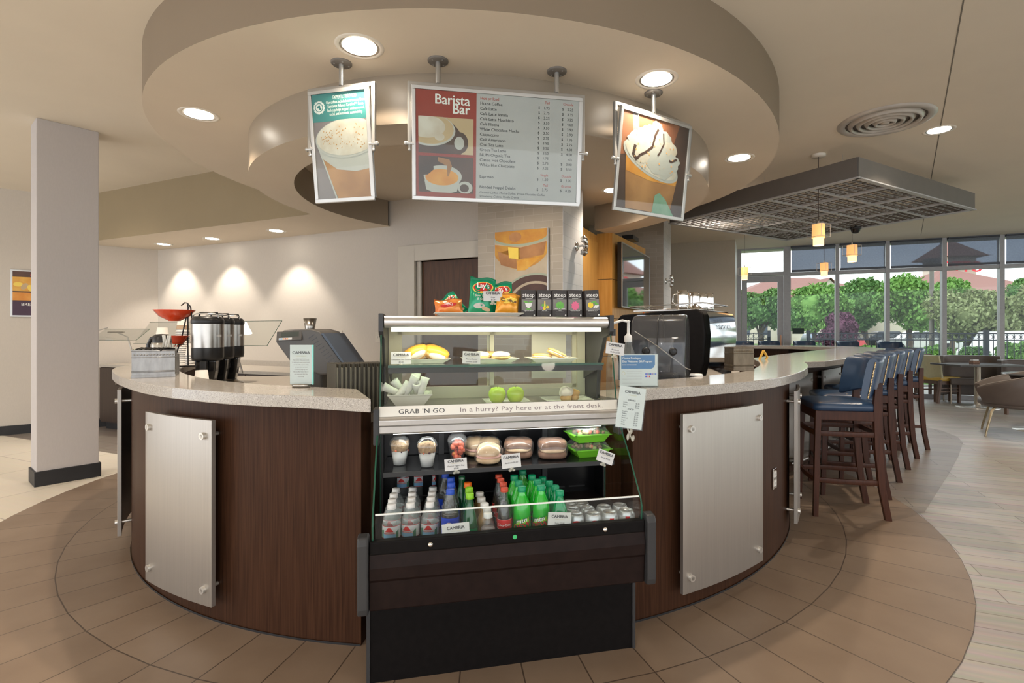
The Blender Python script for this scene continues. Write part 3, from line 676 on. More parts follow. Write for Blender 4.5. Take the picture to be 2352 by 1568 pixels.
M_shadeg = mat('warm_glass_shade', (.9, .45, .16), .5, emit=.55, var=.03)
M_shadel = mat('lit_glass_shade', (1, .62, .30), .5, emit=1.0, var=.03)
M_cord = mat('brown_cord', (.06, .04, .03), .5)
def pendant(label, px, pym, Y=None, zb=2.17, mz=ZC):
    if Y is None: x, y = P(px, pym, mz)
    else: x, y = (px-CX)/F*Y, Y
    t = thing('pendant_lamp', label, 'pendant lamp', (x, y, zb), .5, 'pendant lamps over the bar')
    MB().lathe([(.001, .215), (.058, .215), (.060, .09), (.060, .075)], M_shadeg, n=28).build('outer_shade', t)
    MB().lathe([(.060, .09), (.050, .088), (.050, .0), (.046, .0), (.046, .08)], M_shadel, n=28).build('inner_shade', t)
    m = MB()
    for z in (.21, .085):
        m.tube([(.075*c_, .075*s_, z) for c_, s_ in ((1, 1), (-1, 1), (-1, -1), (1, -1))], .0022, M_nut, n=4, closed=True)
    for c_, s_ in ((1, 1), (-1, 1), (-1, -1), (1, -1)): m.cyl((.075*c_, .075*s_, .085), (.075*c_, .075*s_, .21), .0022, M_nut, n=5)
    m.build('wire_frame', t)
    MB().cyl((0, 0, .215), (0, 0, .25), .012, M_nut, r1=.006, n=10).cyl((0, 0, .25), (0, 0, mz-zb-.02), .0032, M_cord, n=6).build('cord', t)
    MB().lathe([(.001, mz-zb-.025), (.062, mz-zb-.025), (.066, mz-zb-.018), (.066, mz-zb)], M_trimw, n=28).build('ceiling_rose', t)
    l = light('bulb', 'POINT', (0, 0, .04), 5, (1, .72, .42), .03); l.parent = t
pendant('pendant lamp hanging highest in the picture, in front of the ceiling grid', 1880, 355)
pendant('pendant lamp hanging beside the black dome camera', 1957, 0, 6.6, 2.19)
pendant('small pendant lamp directly below the largest one against the window', 1893, 0, 8.3, 2.19)
pendant('small pendant lamp in front of the glass door transom', 1710, 0, 9.0, 2.20)

ZG = 2.735
gc = {k: P(x, y, ZG) for k, (x, y) in dict(n=(1970, 406.5), r=(2092.3, 501.5), l=(1540, 512), f=(1684.5, 551.5)).items()}
t = thing('ceiling_grid', 'rectangular suspended metal grid panel hanging below the dining ceiling', 'ceiling panel', (*gc['n'], ZG))
un = Vector((gc['l'][0]-gc['n'][0], gc['l'][1]-gc['n'][1], 0)); vn = Vector((gc['r'][0]-gc['n'][0], gc['r'][1]-gc['n'][1], 0))
Lu, Lv = un.length, vn.length; un.normalize(); vn = Vector((-un.y, un.x, 0)) if Vector((-un.y, un.x, 0)).dot(vn) > 0 else Vector((un.y, -un.x, 0))
MG = Matrix(((un.x, vn.x, 0, 0), (un.y, vn.y, 0, 0), (0, 0, 1, 0), (0, 0, 0, 1)))
M_gside = mat('grey_grid_fascia', (.17, .155, .14), .55, .2); M_gbar = mat('light_grid_bars', (.50, .50, .51), .4, .3); M_gdk = mat('dark_grid_bars', (.16, .14, .12), .5, .2)
hg = .185
m = MB(MG)
for a_ in ((0, Lu, -.01, .01), (0, Lu, Lv-.01, Lv+.01)): m.box(a_[0], a_[1], a_[2], a_[3], .0, hg, M_gside)
for a_ in ((-.01, .01), (Lu-.01, Lu+.01)): m.box(a_[0], a_[1], 0, Lv, .0, hg, M_gside)
m.build('fascia', t)
m = MB(MG)
m.box(-.02, Lu+.02, -.02, .03, -.012, .0, M_gbar); m.box(-.02, Lu+.02, Lv-.03, Lv+.02, -.012, 0, M_gbar)
m.box(-.02, .03, 0, Lv, -.012, 0, M_gbar); m.box(Lu-.03, Lu+.02, 0, Lv, -.012, 0, M_gbar); m.build('edge_trim', t)
NU, NV = 5, 4
for i in range(1, NU): MB(MG).box(Lu*i/NU-.014, Lu*i/NU+.014, .01, Lv-.01, -.01, .055, M_gbar).build('crossbar', t)
for j in range(1, NV): MB(MG).box(.01, Lu-.01, Lv*j/NV-.012, Lv*j/NV+.012, -.008, .06, M_gbar).build('crossbar', t)
for i in range(NU):
    m = MB(MG)
    for j in range(NV):
        x0_, x1_, y0_, y1_ = Lu*i/NU+.014, Lu*(i+1)/NU-.014, Lv*j/NV+.012, Lv*(j+1)/NV-.012
        for k in range(1, 7): m.box(x0_, x1_, y0_+(y1_-y0_)*k/7-.0025, y0_+(y1_-y0_)*k/7+.0025, 0, .010, M_gdk)
        for k in range(1, 5): m.box(x0_+(x1_-x0_)*k/5-.003, x0_+(x1_-x0_)*k/5+.003, y0_, y1_, 0, .018, M_gbar)
    m.build('lattice', t)
for a_, b_ in ((.3, .3), (Lu-.3, .3), (.3, Lv-.3), (Lu-.3, Lv-.3), (Lu/2, .3), (Lu/2, Lv-.3)): MB(MG).cyl((a_, b_, .1), (a_, b_, ZC-ZG), .0022, M_nut, n=5).build('hanger_wire', t)
x, y = (1965-CX)/F*7.0, 7.0
t = thing('dome_camera', 'small black dome security camera hanging under the ceiling grid', 'security camera', (x, y, Zof(527, 7.0)))
MB().lathe([(.001, -.055), (.03, -.05), (.05, -.03), (.058, 0)], M_blkg, n=20).build('dome', t)
MB().lathe([(.058, 0), (.07, .005), (.07, .03), (.001, .03)], M_blk, n=20).cyl((0, 0, .03), (0, 0, ZC-Zof(527, 7.0)), .012, M_blk, n=8).build('mount', t)

# ---------------------------------------------------------------- hanging signs
M_sfr = mat('silver_sign_frame', (.46, .455, .44), .30, .75)
M_red = mat('menu_red_print', (.30, .035, .022), .45); M_mgry = mat('menu_grey_print', (.44, .42, .42), .35)
M_ink = mat('dark_print_ink', (.045, .045, .05), .6); M_redt = mat('red_print_ink', (.42, .06, .04), .6); M_wht = mat('white_print', (.80, .79, .76), .5)
M_foam = mat('milk_foam_print', (.55, .46, .37), .5, rgb2=(.68, .62, .55), nscale=14); M_cof = mat('coffee_brown_print', (.30, .13, .05), .5, rgb2=(.50, .25, .10), nscale=6)
M_dkb = mat('dark_brown_print', (.06, .035, .03), .5, rgb2=(.12, .06, .045), nscale=5); M_tan = mat('tan_print', (.50, .35, .20), .5, rgb2=(.60, .46, .30), nscale=4)
M_org = mat('orange_crema_print', (.62, .22, .03), .5, rgb2=(.75, .36, .08), nscale=9); M_teal = mat('teal_print', (.045, .22, .22), .5); M_cin = mat('cinnamon_print', (.60, .33, .14), .6)
M_cup = mat('cup_white_print', (.50, .48, .45), .5); M_ngrey = mat('mauve_grey_print', (.20, .16, .17), .5, rgb2=(.28, .23, .23), nscale=3)
M_cardg = glass('clear_acrylic', (.97, 1, .99), refl=.4); M_poly = M_cardg
def sign(name, label, c, yaw, wh, wp, hp, poles, draw, tilt=7.):
    t = thing(name, label, 'hanging sign', (c[0], c[1], 2.305), yaw)
    zt_, hb = .325, .0
    for x in poles:
        m = MB(); m.cyl((x, 0, zt_), (x, 0, Z1-2.305-.008), .0135, M_sfr, n=18); m.build('pole', t)
        m = MB(); m.lathe([(.001, 0), (.05, 0), (.055, .004), (.055, .011)], M_gside, c=(x, 0, Z1-2.305-.011), n=28)
        for k in range(4): m.cyl((x+.038*cos(k*pi/2+.7), .038*sin(k*pi/2+.7), Z1-2.305-.014), (x+.038*cos(k*pi/2+.7), .038*sin(k*pi/2+.7), Z1-2.305-.01), .005, M_sfr, n=8)
        m.build('ceiling_mount', t)
    m = MB(); hw = wh/2
    m.box(-hw, hw, -.011, .011, zt_-.022, zt_, M_sfr)
    for s in (-1, 1): m.box(s*hw-(.022 if s > 0 else 0), s*hw+(.022 if s < 0 else 0), -.011, .011, -.01, zt_-.011, M_sfr)
    m.build('hanger', t, bev=.005)
    for s in (-1, 1):
        m = MB(); m.cyl((s*(hw+.006), 0, -.004), (s*(wp/2-.012), 0, -.004), .011, M_sfr, n=14); m.ball((s*(hw+.008), 0, -.004), .012, M_sfr, n=12, k=8)
        m.cyl((s*(hw-.011), 0, -.01), (s*(hw-.011), 0, -.034), .008, M_sfr, n=12); m.ball((s*(hw-.011), 0, -.036), .0095, M_sfr, n=12, k=8)
        m.build('pivot_knob', t)
    R = RX(radians(tilt)); m = MB(R); f = .021; a, b = wp/2, hp/2
    m.box(-a, a, -.008, .010, b-f, b, M_sfr); m.box(-a, a, -.008, .010, -b, -b+f, M_sfr)
    for s in (-1, 1): m.box(min(s*a, s*(a-f)), max(s*a, s*(a-f)), -.008, .010, -b+f, b-f, M_sfr)
    pf = m.build('panel_frame', t, bev=.004)
    iw_, ih = wp-2*f, hp-2*f
    MB(R).box(-a+.006, a-.006, -.001, .008, -b+.006, b-.006, M_blk).build('backing', t)
    Mp = R @ frame_of((-iw_/2, -.0015, ih/2), (1, 0, 0), (0, 0, 1))
    m = MB(Mp); draw(m, iw_, -ih); m.build('print', t)
    MB(R).box(-iw_/2, iw_/2, -.0062, -.0052, -ih/2, ih/2, M_cardg).build('cover_sheet', t)
def clipped(q, x0, x1, y0, y1):                          # keep an outline inside a picture area
    return [(min(max(p[0], x0), x1), min(max(p[1], y0), y1)) for p in q]
def ell(cx, cy, rx, ry, rot=0, n=30, a0=0, a1=2*pi):
    q = []
    for i in range(n+1 if a1-a0 < 6.2 else n):
        a = a0+(a1-a0)*i/n; x, y = rx*cos(a), ry*sin(a); q.append((cx+x*cos(rot)-y*sin(rot), cy+x*sin(rot)+y*cos(rot)))
    return q
E_ = .0004
def draw_menu(m, W_, Hn):
    X = lambda u: u*W_
    Y_ = lambda v: v*Hn
    m.poly([(0, Hn), (W_, Hn), (W_, 0), (0, 0)], M_mgry, 0); m.poly([(0, Hn), (X(.361), Hn), (X(.361), 0), (0, 0)], M_red, E_)
    m.text('Barista', .072, X(.322), Y_(.123), M_wht, al='RIGHT', z=E_*2, bold=.028, sx=.95); m.text('Bar', .072, X(.322), Y_(.205), M_wht, al='RIGHT', z=E_*2, bold=.028, sx=.95)
    # upper picture: cup with milk foam
    x0, x1, y1, y0 = X(.015), X(.343), Y_(.245), Y_(.585); m.rect(x0, y0, x1, y1, M_tan, E_*2)
    cl_ = lambda q: clipped(q, x0, x1, y0, y1)
    m.poly(cl_(ell(X(.10), Y_(.50), X(.185), -Y_(.26))), M_dkb, E_*4)
    m.poly(cl_(ell(X(.262), Y_(.475), X(.05), -Y_(.10))), M_dkb, E_*3); m.poly(cl_(ell(X(.258), Y_(.48), X(.03), -Y_(.062))), M_cup, E_*5)
    m.poly(cl_(ell(X(.08), Y_(.37), X(.155), -Y_(.15))), M_cup, E_*6); m.poly(cl_(ell(X(.08), Y_(.362), X(.145), -Y_(.14))), M_tan, E_*7)
    m.poly(cl_(ell(X(.06), Y_(.34), X(.115), -Y_(.105))), M_foam, E_*8); m.poly(cl_(ell(X(.14), Y_(.43), X(.03), -Y_(.035))), M_foam, E_*9)
    # lower picture: espresso into a white cup
    y1, y0 = Y_(.613), Y_(.955); m.rect(x0, y0, x1, y1, M_dkb, E_*2)
    cl2 = lambda q: clipped(q, x0, x1, y0, y1)
    m.poly(cl2(ell(X(.295), Y_(.90), X(.045), -Y_(.06))), M_cup, E_*3); m.poly(cl2(ell(X(.29), Y_(.905), X(.028), -Y_(.038))), M_dkb, E_*4)
    m.poly(cl2([(X(.05), Y_(.84)), (X(.27), Y_(.80)), (X(.245), Y_(.94)), (X(.21), Y_(.99)), (X(.10), Y_(.99)), (X(.06), Y_(.93))]), M_cup, E_*5)
    m.poly(cl2(ell(X(.16), Y_(.80), X(.115), -Y_(.105), .0)), M_cup, E_*6); m.poly(cl2(ell(X(.155), Y_(.81), X(.10), -Y_(.078))), M_org, E_*7)
    m.poly(cl2([(X(.015), Y_(.62)), (X(.10), Y_(.62)), (X(.105), Y_(.74)), (X(.07), Y_(.79)), (X(.015), Y_(.80))]), M_dkb, E_*9)
    m.poly(cl2([(X(.13), Y_(.62)), (X(.20), Y_(.64)), (X(.215), Y_(.70)), (X(.195), Y_(.80)), (X(.185), Y_(.80)), (X(.185), Y_(.70)), (X(.13), Y_(.66))]), M_cof, E_*8)
    k = dict(M=None); tb = .0215
    m.text('Hot or Iced', tb, X(.383), Y_(.055), M_redt, z=E_*2, bold=.018)
    rows = [('House Coffee', '1.95', '2.25'), ('Café Latte', '2.75', '3.35'), ('Café Latte Vanilla', '3.25', '3.25'), ('Café Latte Macchiato', '3.50', '4.00'), ('Café Mocha', '3.50', '3.90'),
            ('White Chocolate Mocha', '3.50', '3.90'), ('Cappuccino', '2.75', '3.35'), ('Café Americano', '1.95', '2.25'), ('Chai Tea Latte', '3.50', '4.00'), ('Green Tea Latte', '3.50', '4.00'),
            ('NUMi Organic Tea', '1.75', 'n/a'), ('Classic Hot Chocolate', '2.75', '3.00'), ('White Hot Chocolate', '3.25', '3.50'), ('Espresso', '1.50', '2.00'), ('Blended Frappé Drinks', '3.75', '4.25')]
    for i, (n_, a, b) in enumerate(rows):
        v = .102+.0485*i if i < 13 else (.795, .896)[i-13]
        m.text(n_, tb, X(.383), Y_(v), M_ink, z=E_*2, bold=.018)
        for xx, xr, s in ((.742, .815, a), (.893, .966, b)):
            if s != 'n/a': m.text('$', tb*.93, X(xx), Y_(v), M_ink, z=E_*2, bold=.01)
            m.text(s, tb*.93, X(xr), Y_(v), M_ink, al='RIGHT', z=E_*2, bold=.01)
    for v, a, b in ((.052, 'Tall', 'Grande'), (.752, 'Single', 'Double'), (.852, 'Tall', 'Grande')):
        m.text(a, tb*.9, X(.815), Y_(v), M_redt, al='RIGHT', z=E_*2); m.text(b, tb*.9, X(.966), Y_(v), M_redt, al='RIGHT', z=E_*2)
    m.text('Caramel Coffee, Mocha Coffee, White Chocolate Coffee', .0158, X(.383), Y_(.945), M_ink, z=E_*2, it=.2); m.text('Strawberry Crème, Vanilla Crème', .0158, X(.383), Y_(.982), M_ink, z=E_*2, it=.2)
def draw_latte(m, W_, Hn):
    X = lambda u: u*W_
    Y_ = lambda v: v*Hn
    m.poly([(0, Hn), (W_, Hn), (W_, 0), (0, 0)], M_ngrey, 0); m.rect(0, Y_(.26), W_, 0, M_teal, E_)
    g = MB; q = [(X(.13)+X(.105)*(1+.09*cos(24*a))*cos(a), Y_(.125)+X(.105)*(1+.09*cos(24*a))*sin(a)) for a in [2*pi*i/96 for i in range(96)]]
    m.poly(q, M_wht, E_*2); m.disc(X(.13), Y_(.125), X(.075), M_teal, E_*3); m.disc(X(.13), Y_(.125), X(.062), M_wht, E_*4)
    m.poly(ell(X(.125), Y_(.118), X(.034), X(.02), .5), M_teal, E_*5); m.poly(ell(X(.15), Y_(.135), X(.02), X(.03), .8), M_teal, E_*5)
    m.text('EXPERTLY BREWED', .026, X(.62), Y_(.058), M_wht, al='CENTER', z=E_*2, sx=.62, bold=.01)
    for i, s in enumerate(('Our coffees include beans sourced from', 'Rainforest Alliance Certified™ farms.', 'Each cup helps support environmental,', 'social, and economic sustainability.')):
        m.text(s, .0215, X(.63), Y_(.098+.037*i), M_wht, al='CENTER', z=E_*2, sx=.66, bold=.012)
    C = lambda q: clipped(q, 0, W_, Hn, Y_(.255))
    m.poly(C([(X(.06), Y_(.50)), (X(.16), Y_(.68)), (X(.38), Y_(1.0)), (X(1), Y_(1.0)), (X(1), Y_(.62))]), M_cof, E_*2)
    m.poly(C([(X(.055), Y_(.50)), (X(.15), Y_(.62)), (X(.40), Y_(.72)), (X(.75), Y_(.75)), (X(1), Y_(.73)), (X(1), Y_(.45)), (X(.1), Y_(.45))]), M_cup, E_*3)
    m.poly(C([(X(.045), Y_(.49)), (X(.34), Y_(1)), (X(.37), Y_(1)), (X(.085), Y_(.52))]), M_cup, E_*4)
    m.poly(C(ell(X(.62), Y_(.43), X(.60), -Y_(.185), .05, 40)), M_cup, E_*5); m.poly(C(ell(X(.63), Y_(.42), X(.585), -Y_(.172), .05, 40)), M_foam, E_*6)
    rd = random.Random(3)
    for i in range(70):
        u = rd.gauss(.22, .06) if i < 22 else rd.uniform(.2, .96); v = rd.gauss(.41, .025) if i < 22 else rd.uniform(.30, .53)
        if ((u-.63)/.5)**2+((v-.42)/.14)**2 < 1: m.disc(X(u), Y_(v), W_*rd.uniform(.008, .02), M_cin, E_*7+i*1e-6, 7, ry=W_*rd.uniform(.005, .012), rot=rd.uniform(0, 3))
def draw_frappe(m, W_, Hn):
    X = lambda u: u*W_
    Y_ = lambda v: v*Hn
    m.poly([(0, Hn), (W_, Hn), (W_, 0), (0, 0)], M_dkb, 0); m.poly([(0, Y_(.45)), (X(.75), Y_(.30)), (X(.85), 0), (0, 0)], mat('rust_print', (.36, .13, .06), .5, rgb2=(.22, .08, .05), nscale=3), E_)
    m.poly([(X(.13), 0), (X(.20), 0), (X(.24), Y_(.22)), (X(.16), Y_(.2))], M_ngrey, E_*2); m.poly([(X(.20), 0), (X(.215), 0), (X(.25), Y_(.22)), (X(.235), Y_(.2))], M_wht, E_*3)
    m.poly([(X(.07), Y_(.38)), (X(.13), Y_(.99)), (X(.80), Y_(.99)), (X(.88), Y_(.60)), (X(.5), Y_(.55))], M_cof, E_*3)
    m.poly([(X(.08), Y_(.40)), (X(.10), Y_(.60)), (X(.45), Y_(.66)), (X(.86), Y_(.66)), (X(.88), Y_(.58)), (X(.5), Y_(.5))], M_org, E_*4)
    m.poly(ell(X(.46), Y_(.455), X(.44), -Y_(.155), -.28, 40), M_cup, E_*5); m.poly(ell(X(.46), Y_(.445), X(.41), -Y_(.135), -.28, 40), M_foam, E_*6)
    rd = random.Random(5)
    for i, (u, v, r) in enumerate(((.22, .28, .13), (.34, .20, .12), (.48, .17, .14), (.50, .10, .09), (.62, .22, .13), (.70, .32, .14), (.78, .42, .11), (.42, .33, .18), (.56, .42, .18), (.28, .38, .14), (.66, .50, .13), (.17, .36, .09))):
        q = [(X(u)+W_*r*(1+.10*sin(5*a+i)+.06*sin(9*a))*cos(a), Y_(v)+W_*r*.85*(1+.1*sin(4*a+2*i)+.05*sin(11*a))*sin(a)) for a in [2*pi*k/36 for k in range(36)]]
        m.poly(q, M_foam if i % 2 else M_cup, E_*7+i*1e-5)
    def stroke(pts, w):
        L = [(X(u), Y_(v)) for u, v in pts]; a = offset(L, w*W_); b = offset(L, -w*W_); m.poly(a+b[::-1], M_dkb, E_*9)
    stroke([(.52, .10), (.48, .17), (.45, .30), (.36, .37), (.27, .42), (.24, .46)], .014); stroke([(.60, .13), (.62, .24), (.57, .34), (.54, .38)], .010); stroke([(.72, .40), (.76, .41), (.84, .37)], .012); stroke([(.20, .32), (.18, .42), (.24, .47)], .02)
    for i in range(26):
        m.disc(X(rd.uniform(.2, .8)), Y_(rd.uniform(.2, .55)), W_*rd.uniform(.006, .013), M_cin, E_*9.5+i*1e-6, 6)
    m.poly([(X(.52), Y_(1)), (X(.55), Y_(.80)), (X(.62), Y_(.77)), (X(.72), Y_(.83)), (X(.87), Y_(1))], mat('green_straw_print', (.16, .33, .22), .4, rgb2=(.3, .45, .33), nscale=10), E_*8)
pL, pR = P(1006, 139, Z1), P(1279, 163, Z1); yw = atan2(pR[1]-pL[1], pR[0]-pL[0]); lp = hypot(pR[0]-pL[0], pR[1]-pL[1]); dm = (cos(yw), sin(yw))
tl, tr_ = tpar(936, pL, dm), tpar(1343, pL, dm); cm_ = go(pL, dm, (tl+tr_)/2)
sign('menu_sign', 'wide hanging Barista Bar menu board with red panel and price list', cm_, yw, tr_-tl, tr_-tl-.045, .595, (-(tl+tr_)/2, lp-(tl+tr_)/2), draw_menu)
a = P(708.6, 341.6, 2.305); b = P(862.7, 328, 2.305)
sign('poster_sign', 'hanging portrait sign showing a frothy latte below a teal caption', ((a[0]+b[0])/2, (a[1]+b[1])/2), atan2(b[1]-a[1], b[0]-a[0]), hypot(b[0]-a[0], b[1]-a[1]), hypot(b[0]-a[0], b[1]-a[1])-.045, .595, (0,), draw_latte)
a = P(1409.6, 361, 2.305); b = P(1583, 402, 2.305)
sign('poster_sign', 'hanging square sign showing iced coffee topped with whipped cream', ((a[0]+b[0])/2, (a[1]+b[1])/2), atan2(b[1]-a[1], b[0]-a[0]), hypot(b[0]-a[0], b[1]-a[1]), hypot(b[0]-a[0], b[1]-a[1])-.045, .595, (0,), draw_frappe)
# ---------------------------------------------------------------- the pastry and drinks case
CC, CYAW = (-.0816, 2.0092), radians(12.13)
case = thing('display_case', 'black refrigerated display case with glass top full of pastries and drinks', 'display case', (*CC, 0), CYAW)
MC = T(*CC, 0) @ RZ(CYAW)
def cw_(x, y, z): v = MC @ Vector((x, y, z)); return (v.x, v.y, v.z)
M_cblk = mat('black_laminate', (.006, .005, .005), .5, spec=.12, var=.2, nscale=40)
M_cbrn = mat('dark_espresso_panel', (.013, .007, .006), .45, spec=.15, var=.2, nscale=30)
M_well = mat('black_enamel_liner', (.006, .006, .007), .22, var=.1)
M_rail = mat('brushed_aluminium_rail', (.62, .61, .60), .30, .8, var=.03, nscale=40)
M_cap = mat('dark_grey_end_cap', (.045, .045, .047), .35, .2, spec=.3)
M_creamf = mat('cream_door_frame', (.60, .56, .42), .4)
M_ban = mat('banner_marble', (.74, .73, .68), .3, rgb2=(.80, .77, .70), nscale=10)
M_edge = mat('green_glass_edge', (.012, .075, .045), .2, var=.1)
M_g = glass('case_glass', (.97, .985, .975), refl=.5); M_gg = glass('green_tinted_glass', (.82, .93, .88))
M_strip = mat('case_light_tube', (1, .97, .88), .5, emit=1.2)
HW = .49
m = MB(); m.box(-.522, .522, 0, .52, 0, .34, M_cblk); m.build('base', case, bev=.004)
for s in (-1, 1): MB().box(s*.522-.006, s*.522+.006, -.006, .05, 0, .335, M_cap).build('corner_strip', case)
pr = [(-.128, .335), (-.140, .342), (-.143, .44), (-.150, .45), (-.152, .49), (-.146, .53), (-.144, .535)]
m = MB(); n = len(pr); vs = [(s*.506, y, z) for s in (-1, 1) for y, z in pr+[(.40, .535), (.40, .335)]]; k = n+2
m.add(vs, [(i, (i+1) % k, k+(i+1) % k, k+i) for i in range(k)], M_cbrn); m.add(vs[:k], [tuple(range(k))], M_cbrn); m.add(vs[k:], [tuple(range(k-1, -1, -1))], M_cbrn); m.build('front_panel', case, bev=.003)
m = MB(); m.box(-.506, .506, -.146, -.115, .533, .58, M_cblk); lg = m.build('ledge', case, bev=.006, seg=3)
for x, py in ((-.30, 0), (.345, 0)): MB().ball((x, -.146, .556), (.010, .008, .010), M_chrome, n=14, k=8).build('screw', lg)
MB().disc(0, 0, .008, mat('green_sticker', (.05, .45, .15), .5), 0, 18, M=frame_of((.0, -.1468, .557), (1, 0, 0), (0, 0, 1))).build('sticker', lg)
for s in (-1, 1):
    q = [(-.160, .335), (-.166, .36), (-.166, .575), (-.155, .60), (-.12, .605), (-.095, .59), (-.06, .545), (-.03, .36), (-.035, .335)]
    m = MB(); k = len(q); vs = [(s*.507, y, z) for y, z in q]+[(s*.545, y, z) for y, z in q]
    m.add(vs, [(i, (i+1) % k, k+(i+1) % k, k+i) for i in range(k)], M_cap); m.add(vs[:k], [tuple(range(k))], M_cap); m.add(vs[k:], [tuple(range(k-1, -1, -1))], M_cap); m.build('end_cap', case, bev=.010, seg=4)
# cold well
m = MB(); m.box(-.50, .50, -.116, .40, .45, .4748, M_well); m.box(-.50, .50, .385, .41, .455, .97, M_well)
for s in (-1, 1): m.box(s*.49-.004, s*.49+.004, .26, .40, .455, .90, M_well)
m.build('cold_well', case)
m = MB()
for i in range(9): m.box(-.44+.1*i, -.36+.1*i, .381, .385, .56, .565, M_cap)
for s in (-.24, .24): m.box(s-.012, s+.012, .372, .385, .48, .95, M_cap)
m.build('back_rail', case)
m = MB(); m.box(-.475, .475, .10, .37, .740, .748, M_blkg); m.box(-.475, .475, .093, .103, .733, .750, M_cap)
m.build('lower_shelf', case)
m = MB(); m.box(-.485, .485, .098, .52, .962, .985, M_steel); m.build('deck', case)
# rail, banner
pr = [(.098, .900), (.090, .905), (.088, .930), (.080, .936), (.078, .955), (.086, .962), (.090, .968), (.13, .968), (.13, .895)]
m = MB(); k = len(pr); vs = [(s*HW, y, z) for s in (-1, 1) for y, z in pr]; m.add(vs, [(i, (i+1) % k, k+(i+1) % k, k+i) for i in range(k)], M_rail); m.add(vs[:k], [tuple(range(k))], M_rail); m.add(vs[k:], [tuple(range(k-1, -1, -1))], M_rail); m.build('front_rail', case, bev=.0015)
MBn = frame_of((0, .0895, .969), (1, 0, 0), (0, .22, 1))
m = MB(MBn); m.box(-HW, HW, 0, .040, -.006, 0, M_ban); bn = m.build('banner', case)
m = MB(MBn); m.text("GRAB 'N GO", .0245, -.418, .010, M_ink, sx=1.25, bold=.012, spc=1.05); m.text('In a hurry? Pay here or at the front desk.', .0255, -.18, .010, M_ngrey, sx=1.33, spc=1.06); m.build('lettering', bn)
for s in (-1, 1): MB().box(s*.5-.011, s*.5+.011, .078, .15, .86, 1.002, M_cap).build('rail_end', case, bev=.006, seg=3)
# top bar and roof
m = MB(); q = [(.158+.026*(1-cos(a)), 1.339+.025*sin(a)) for a in [-pi/2+pi*i/10 for i in range(11)]]
q = [(.20, 1.314)]+[(.184-.026*cos(a), 1.339+.025*sin(a)) for a in [-pi/2+pi*i/10 for i in range(11)]]+[(.22, 1.364), (.22, 1.314)]
k = len(q); vs = [(s*.475, y, z) for s in (-1, 1) for y, z in q]; m.add(vs, [(i, (i+1) % k, k+(i+1) % k, k+i) for i in range(k)], M_rail, True); m.add(vs[:k], [tuple(range(k))], M_rail); m.add(vs[k:], [tuple(range(k-1, -1, -1))], M_rail); m.build('top_bar', case)
MB().box(-.475, .475, .20, .53, 1.350, 1.364, M_rail).build('roof', case)
MB().cyl((-.45, .19, 1.306), (.45, .19, 1.306), .007, M_strip, n=12).build('light_tube', case)
for s in (-1, 1):
    q = [(.150, 1.372), (.25, 1.372), (.53, 1.366), (.53, .985), (.33, .985), (.31, 1.15), (.235, 1.27), (.165, 1.285), (.150, 1.30)]
    m = MB(); k = len(q); a, b = s*.478, s*.497; vs = [(a, y, z) for y, z in q]+[(b, y, z) for y, z in q]
    m.add(vs, [(i, (i+1) % k, k+(i+1) % k, k+i) for i in range(k)], M_cap); m.add(vs[:k], [tuple(range(k))], M_cap); m.add(vs[k:], [tuple(range(k-1, -1, -1))], M_cap); m.build('side_bracket', case, bev=.003)
    def pane(q, nm, mt, x=.487, th=.003):
        m = MB(); k = len(q); a, b = s*(x-th), s*(x+th); vs = [(a, y, z) for y, z in q]+[(b, y, z) for y, z in q]
        m.add(vs[:k], [tuple(range(k))], mt); m.add(vs[k:], [tuple(range(k-1, -1, -1))], mt); m.add(vs, [(i, (i+1) % k, k+(i+1) % k, k+i) for i in range(k)], M_edge); return m.build(nm, case)
    pane([(.098, 1.0), (.168, 1.30), (.30, 1.30), (.33, .99), (.13, .975)], 'side_glass', M_g)
    pane([(-.138, .585), (-.142, .63), (-.13, .66), (-.02, .80), (.075, .90), (.26, .90), (.26, .46), (-.10, .46)], 'lower_side_glass', M_g, .495)
m = MB(frame_of((0, .100, .998), (1, 0, 0), (0, .068, .315))); m.box(-.472, .472, 0, .322, -.004, 0, M_g); m.build('front_glass', case)
m = MB(); m.box(-.487, .487, -.131, -.127, .578, .668, M_g); fg = m.build('acrylic_guard', case)
MB().box(-.487, .487, -.1315, -.1265, .664, .669, mat('bright_acrylic_edge', (.75, .78, .76), .2)).build('guard_edge', fg)
m = MB(); m.box(-.462, .462, .185, .47, 1.153, 1.161, M_gg); m.box(-.462, .462, .183, .186, 1.152, 1.162, M_edge); sh = m.build('glass_shelf', case)
MB().box(-.462, .462, .20, .215, 1.128, 1.152, M_cap).build('shelf_bar', sh)
for s in (-1, 1): MB().add([(s*.465, .19, 1.150), (s*.465, .46, 1.150), (s*.465, .46, 1.07), (s*.458, .19, 1.150), (s*.458, .46, 1.150), (s*.458, .46, 1.07)], [(0, 1, 2), (5, 4, 3), (0, 3, 4, 1), (1, 4, 5, 2), (2, 5, 3, 0)], M_cap).build('shelf_bracket', sh)
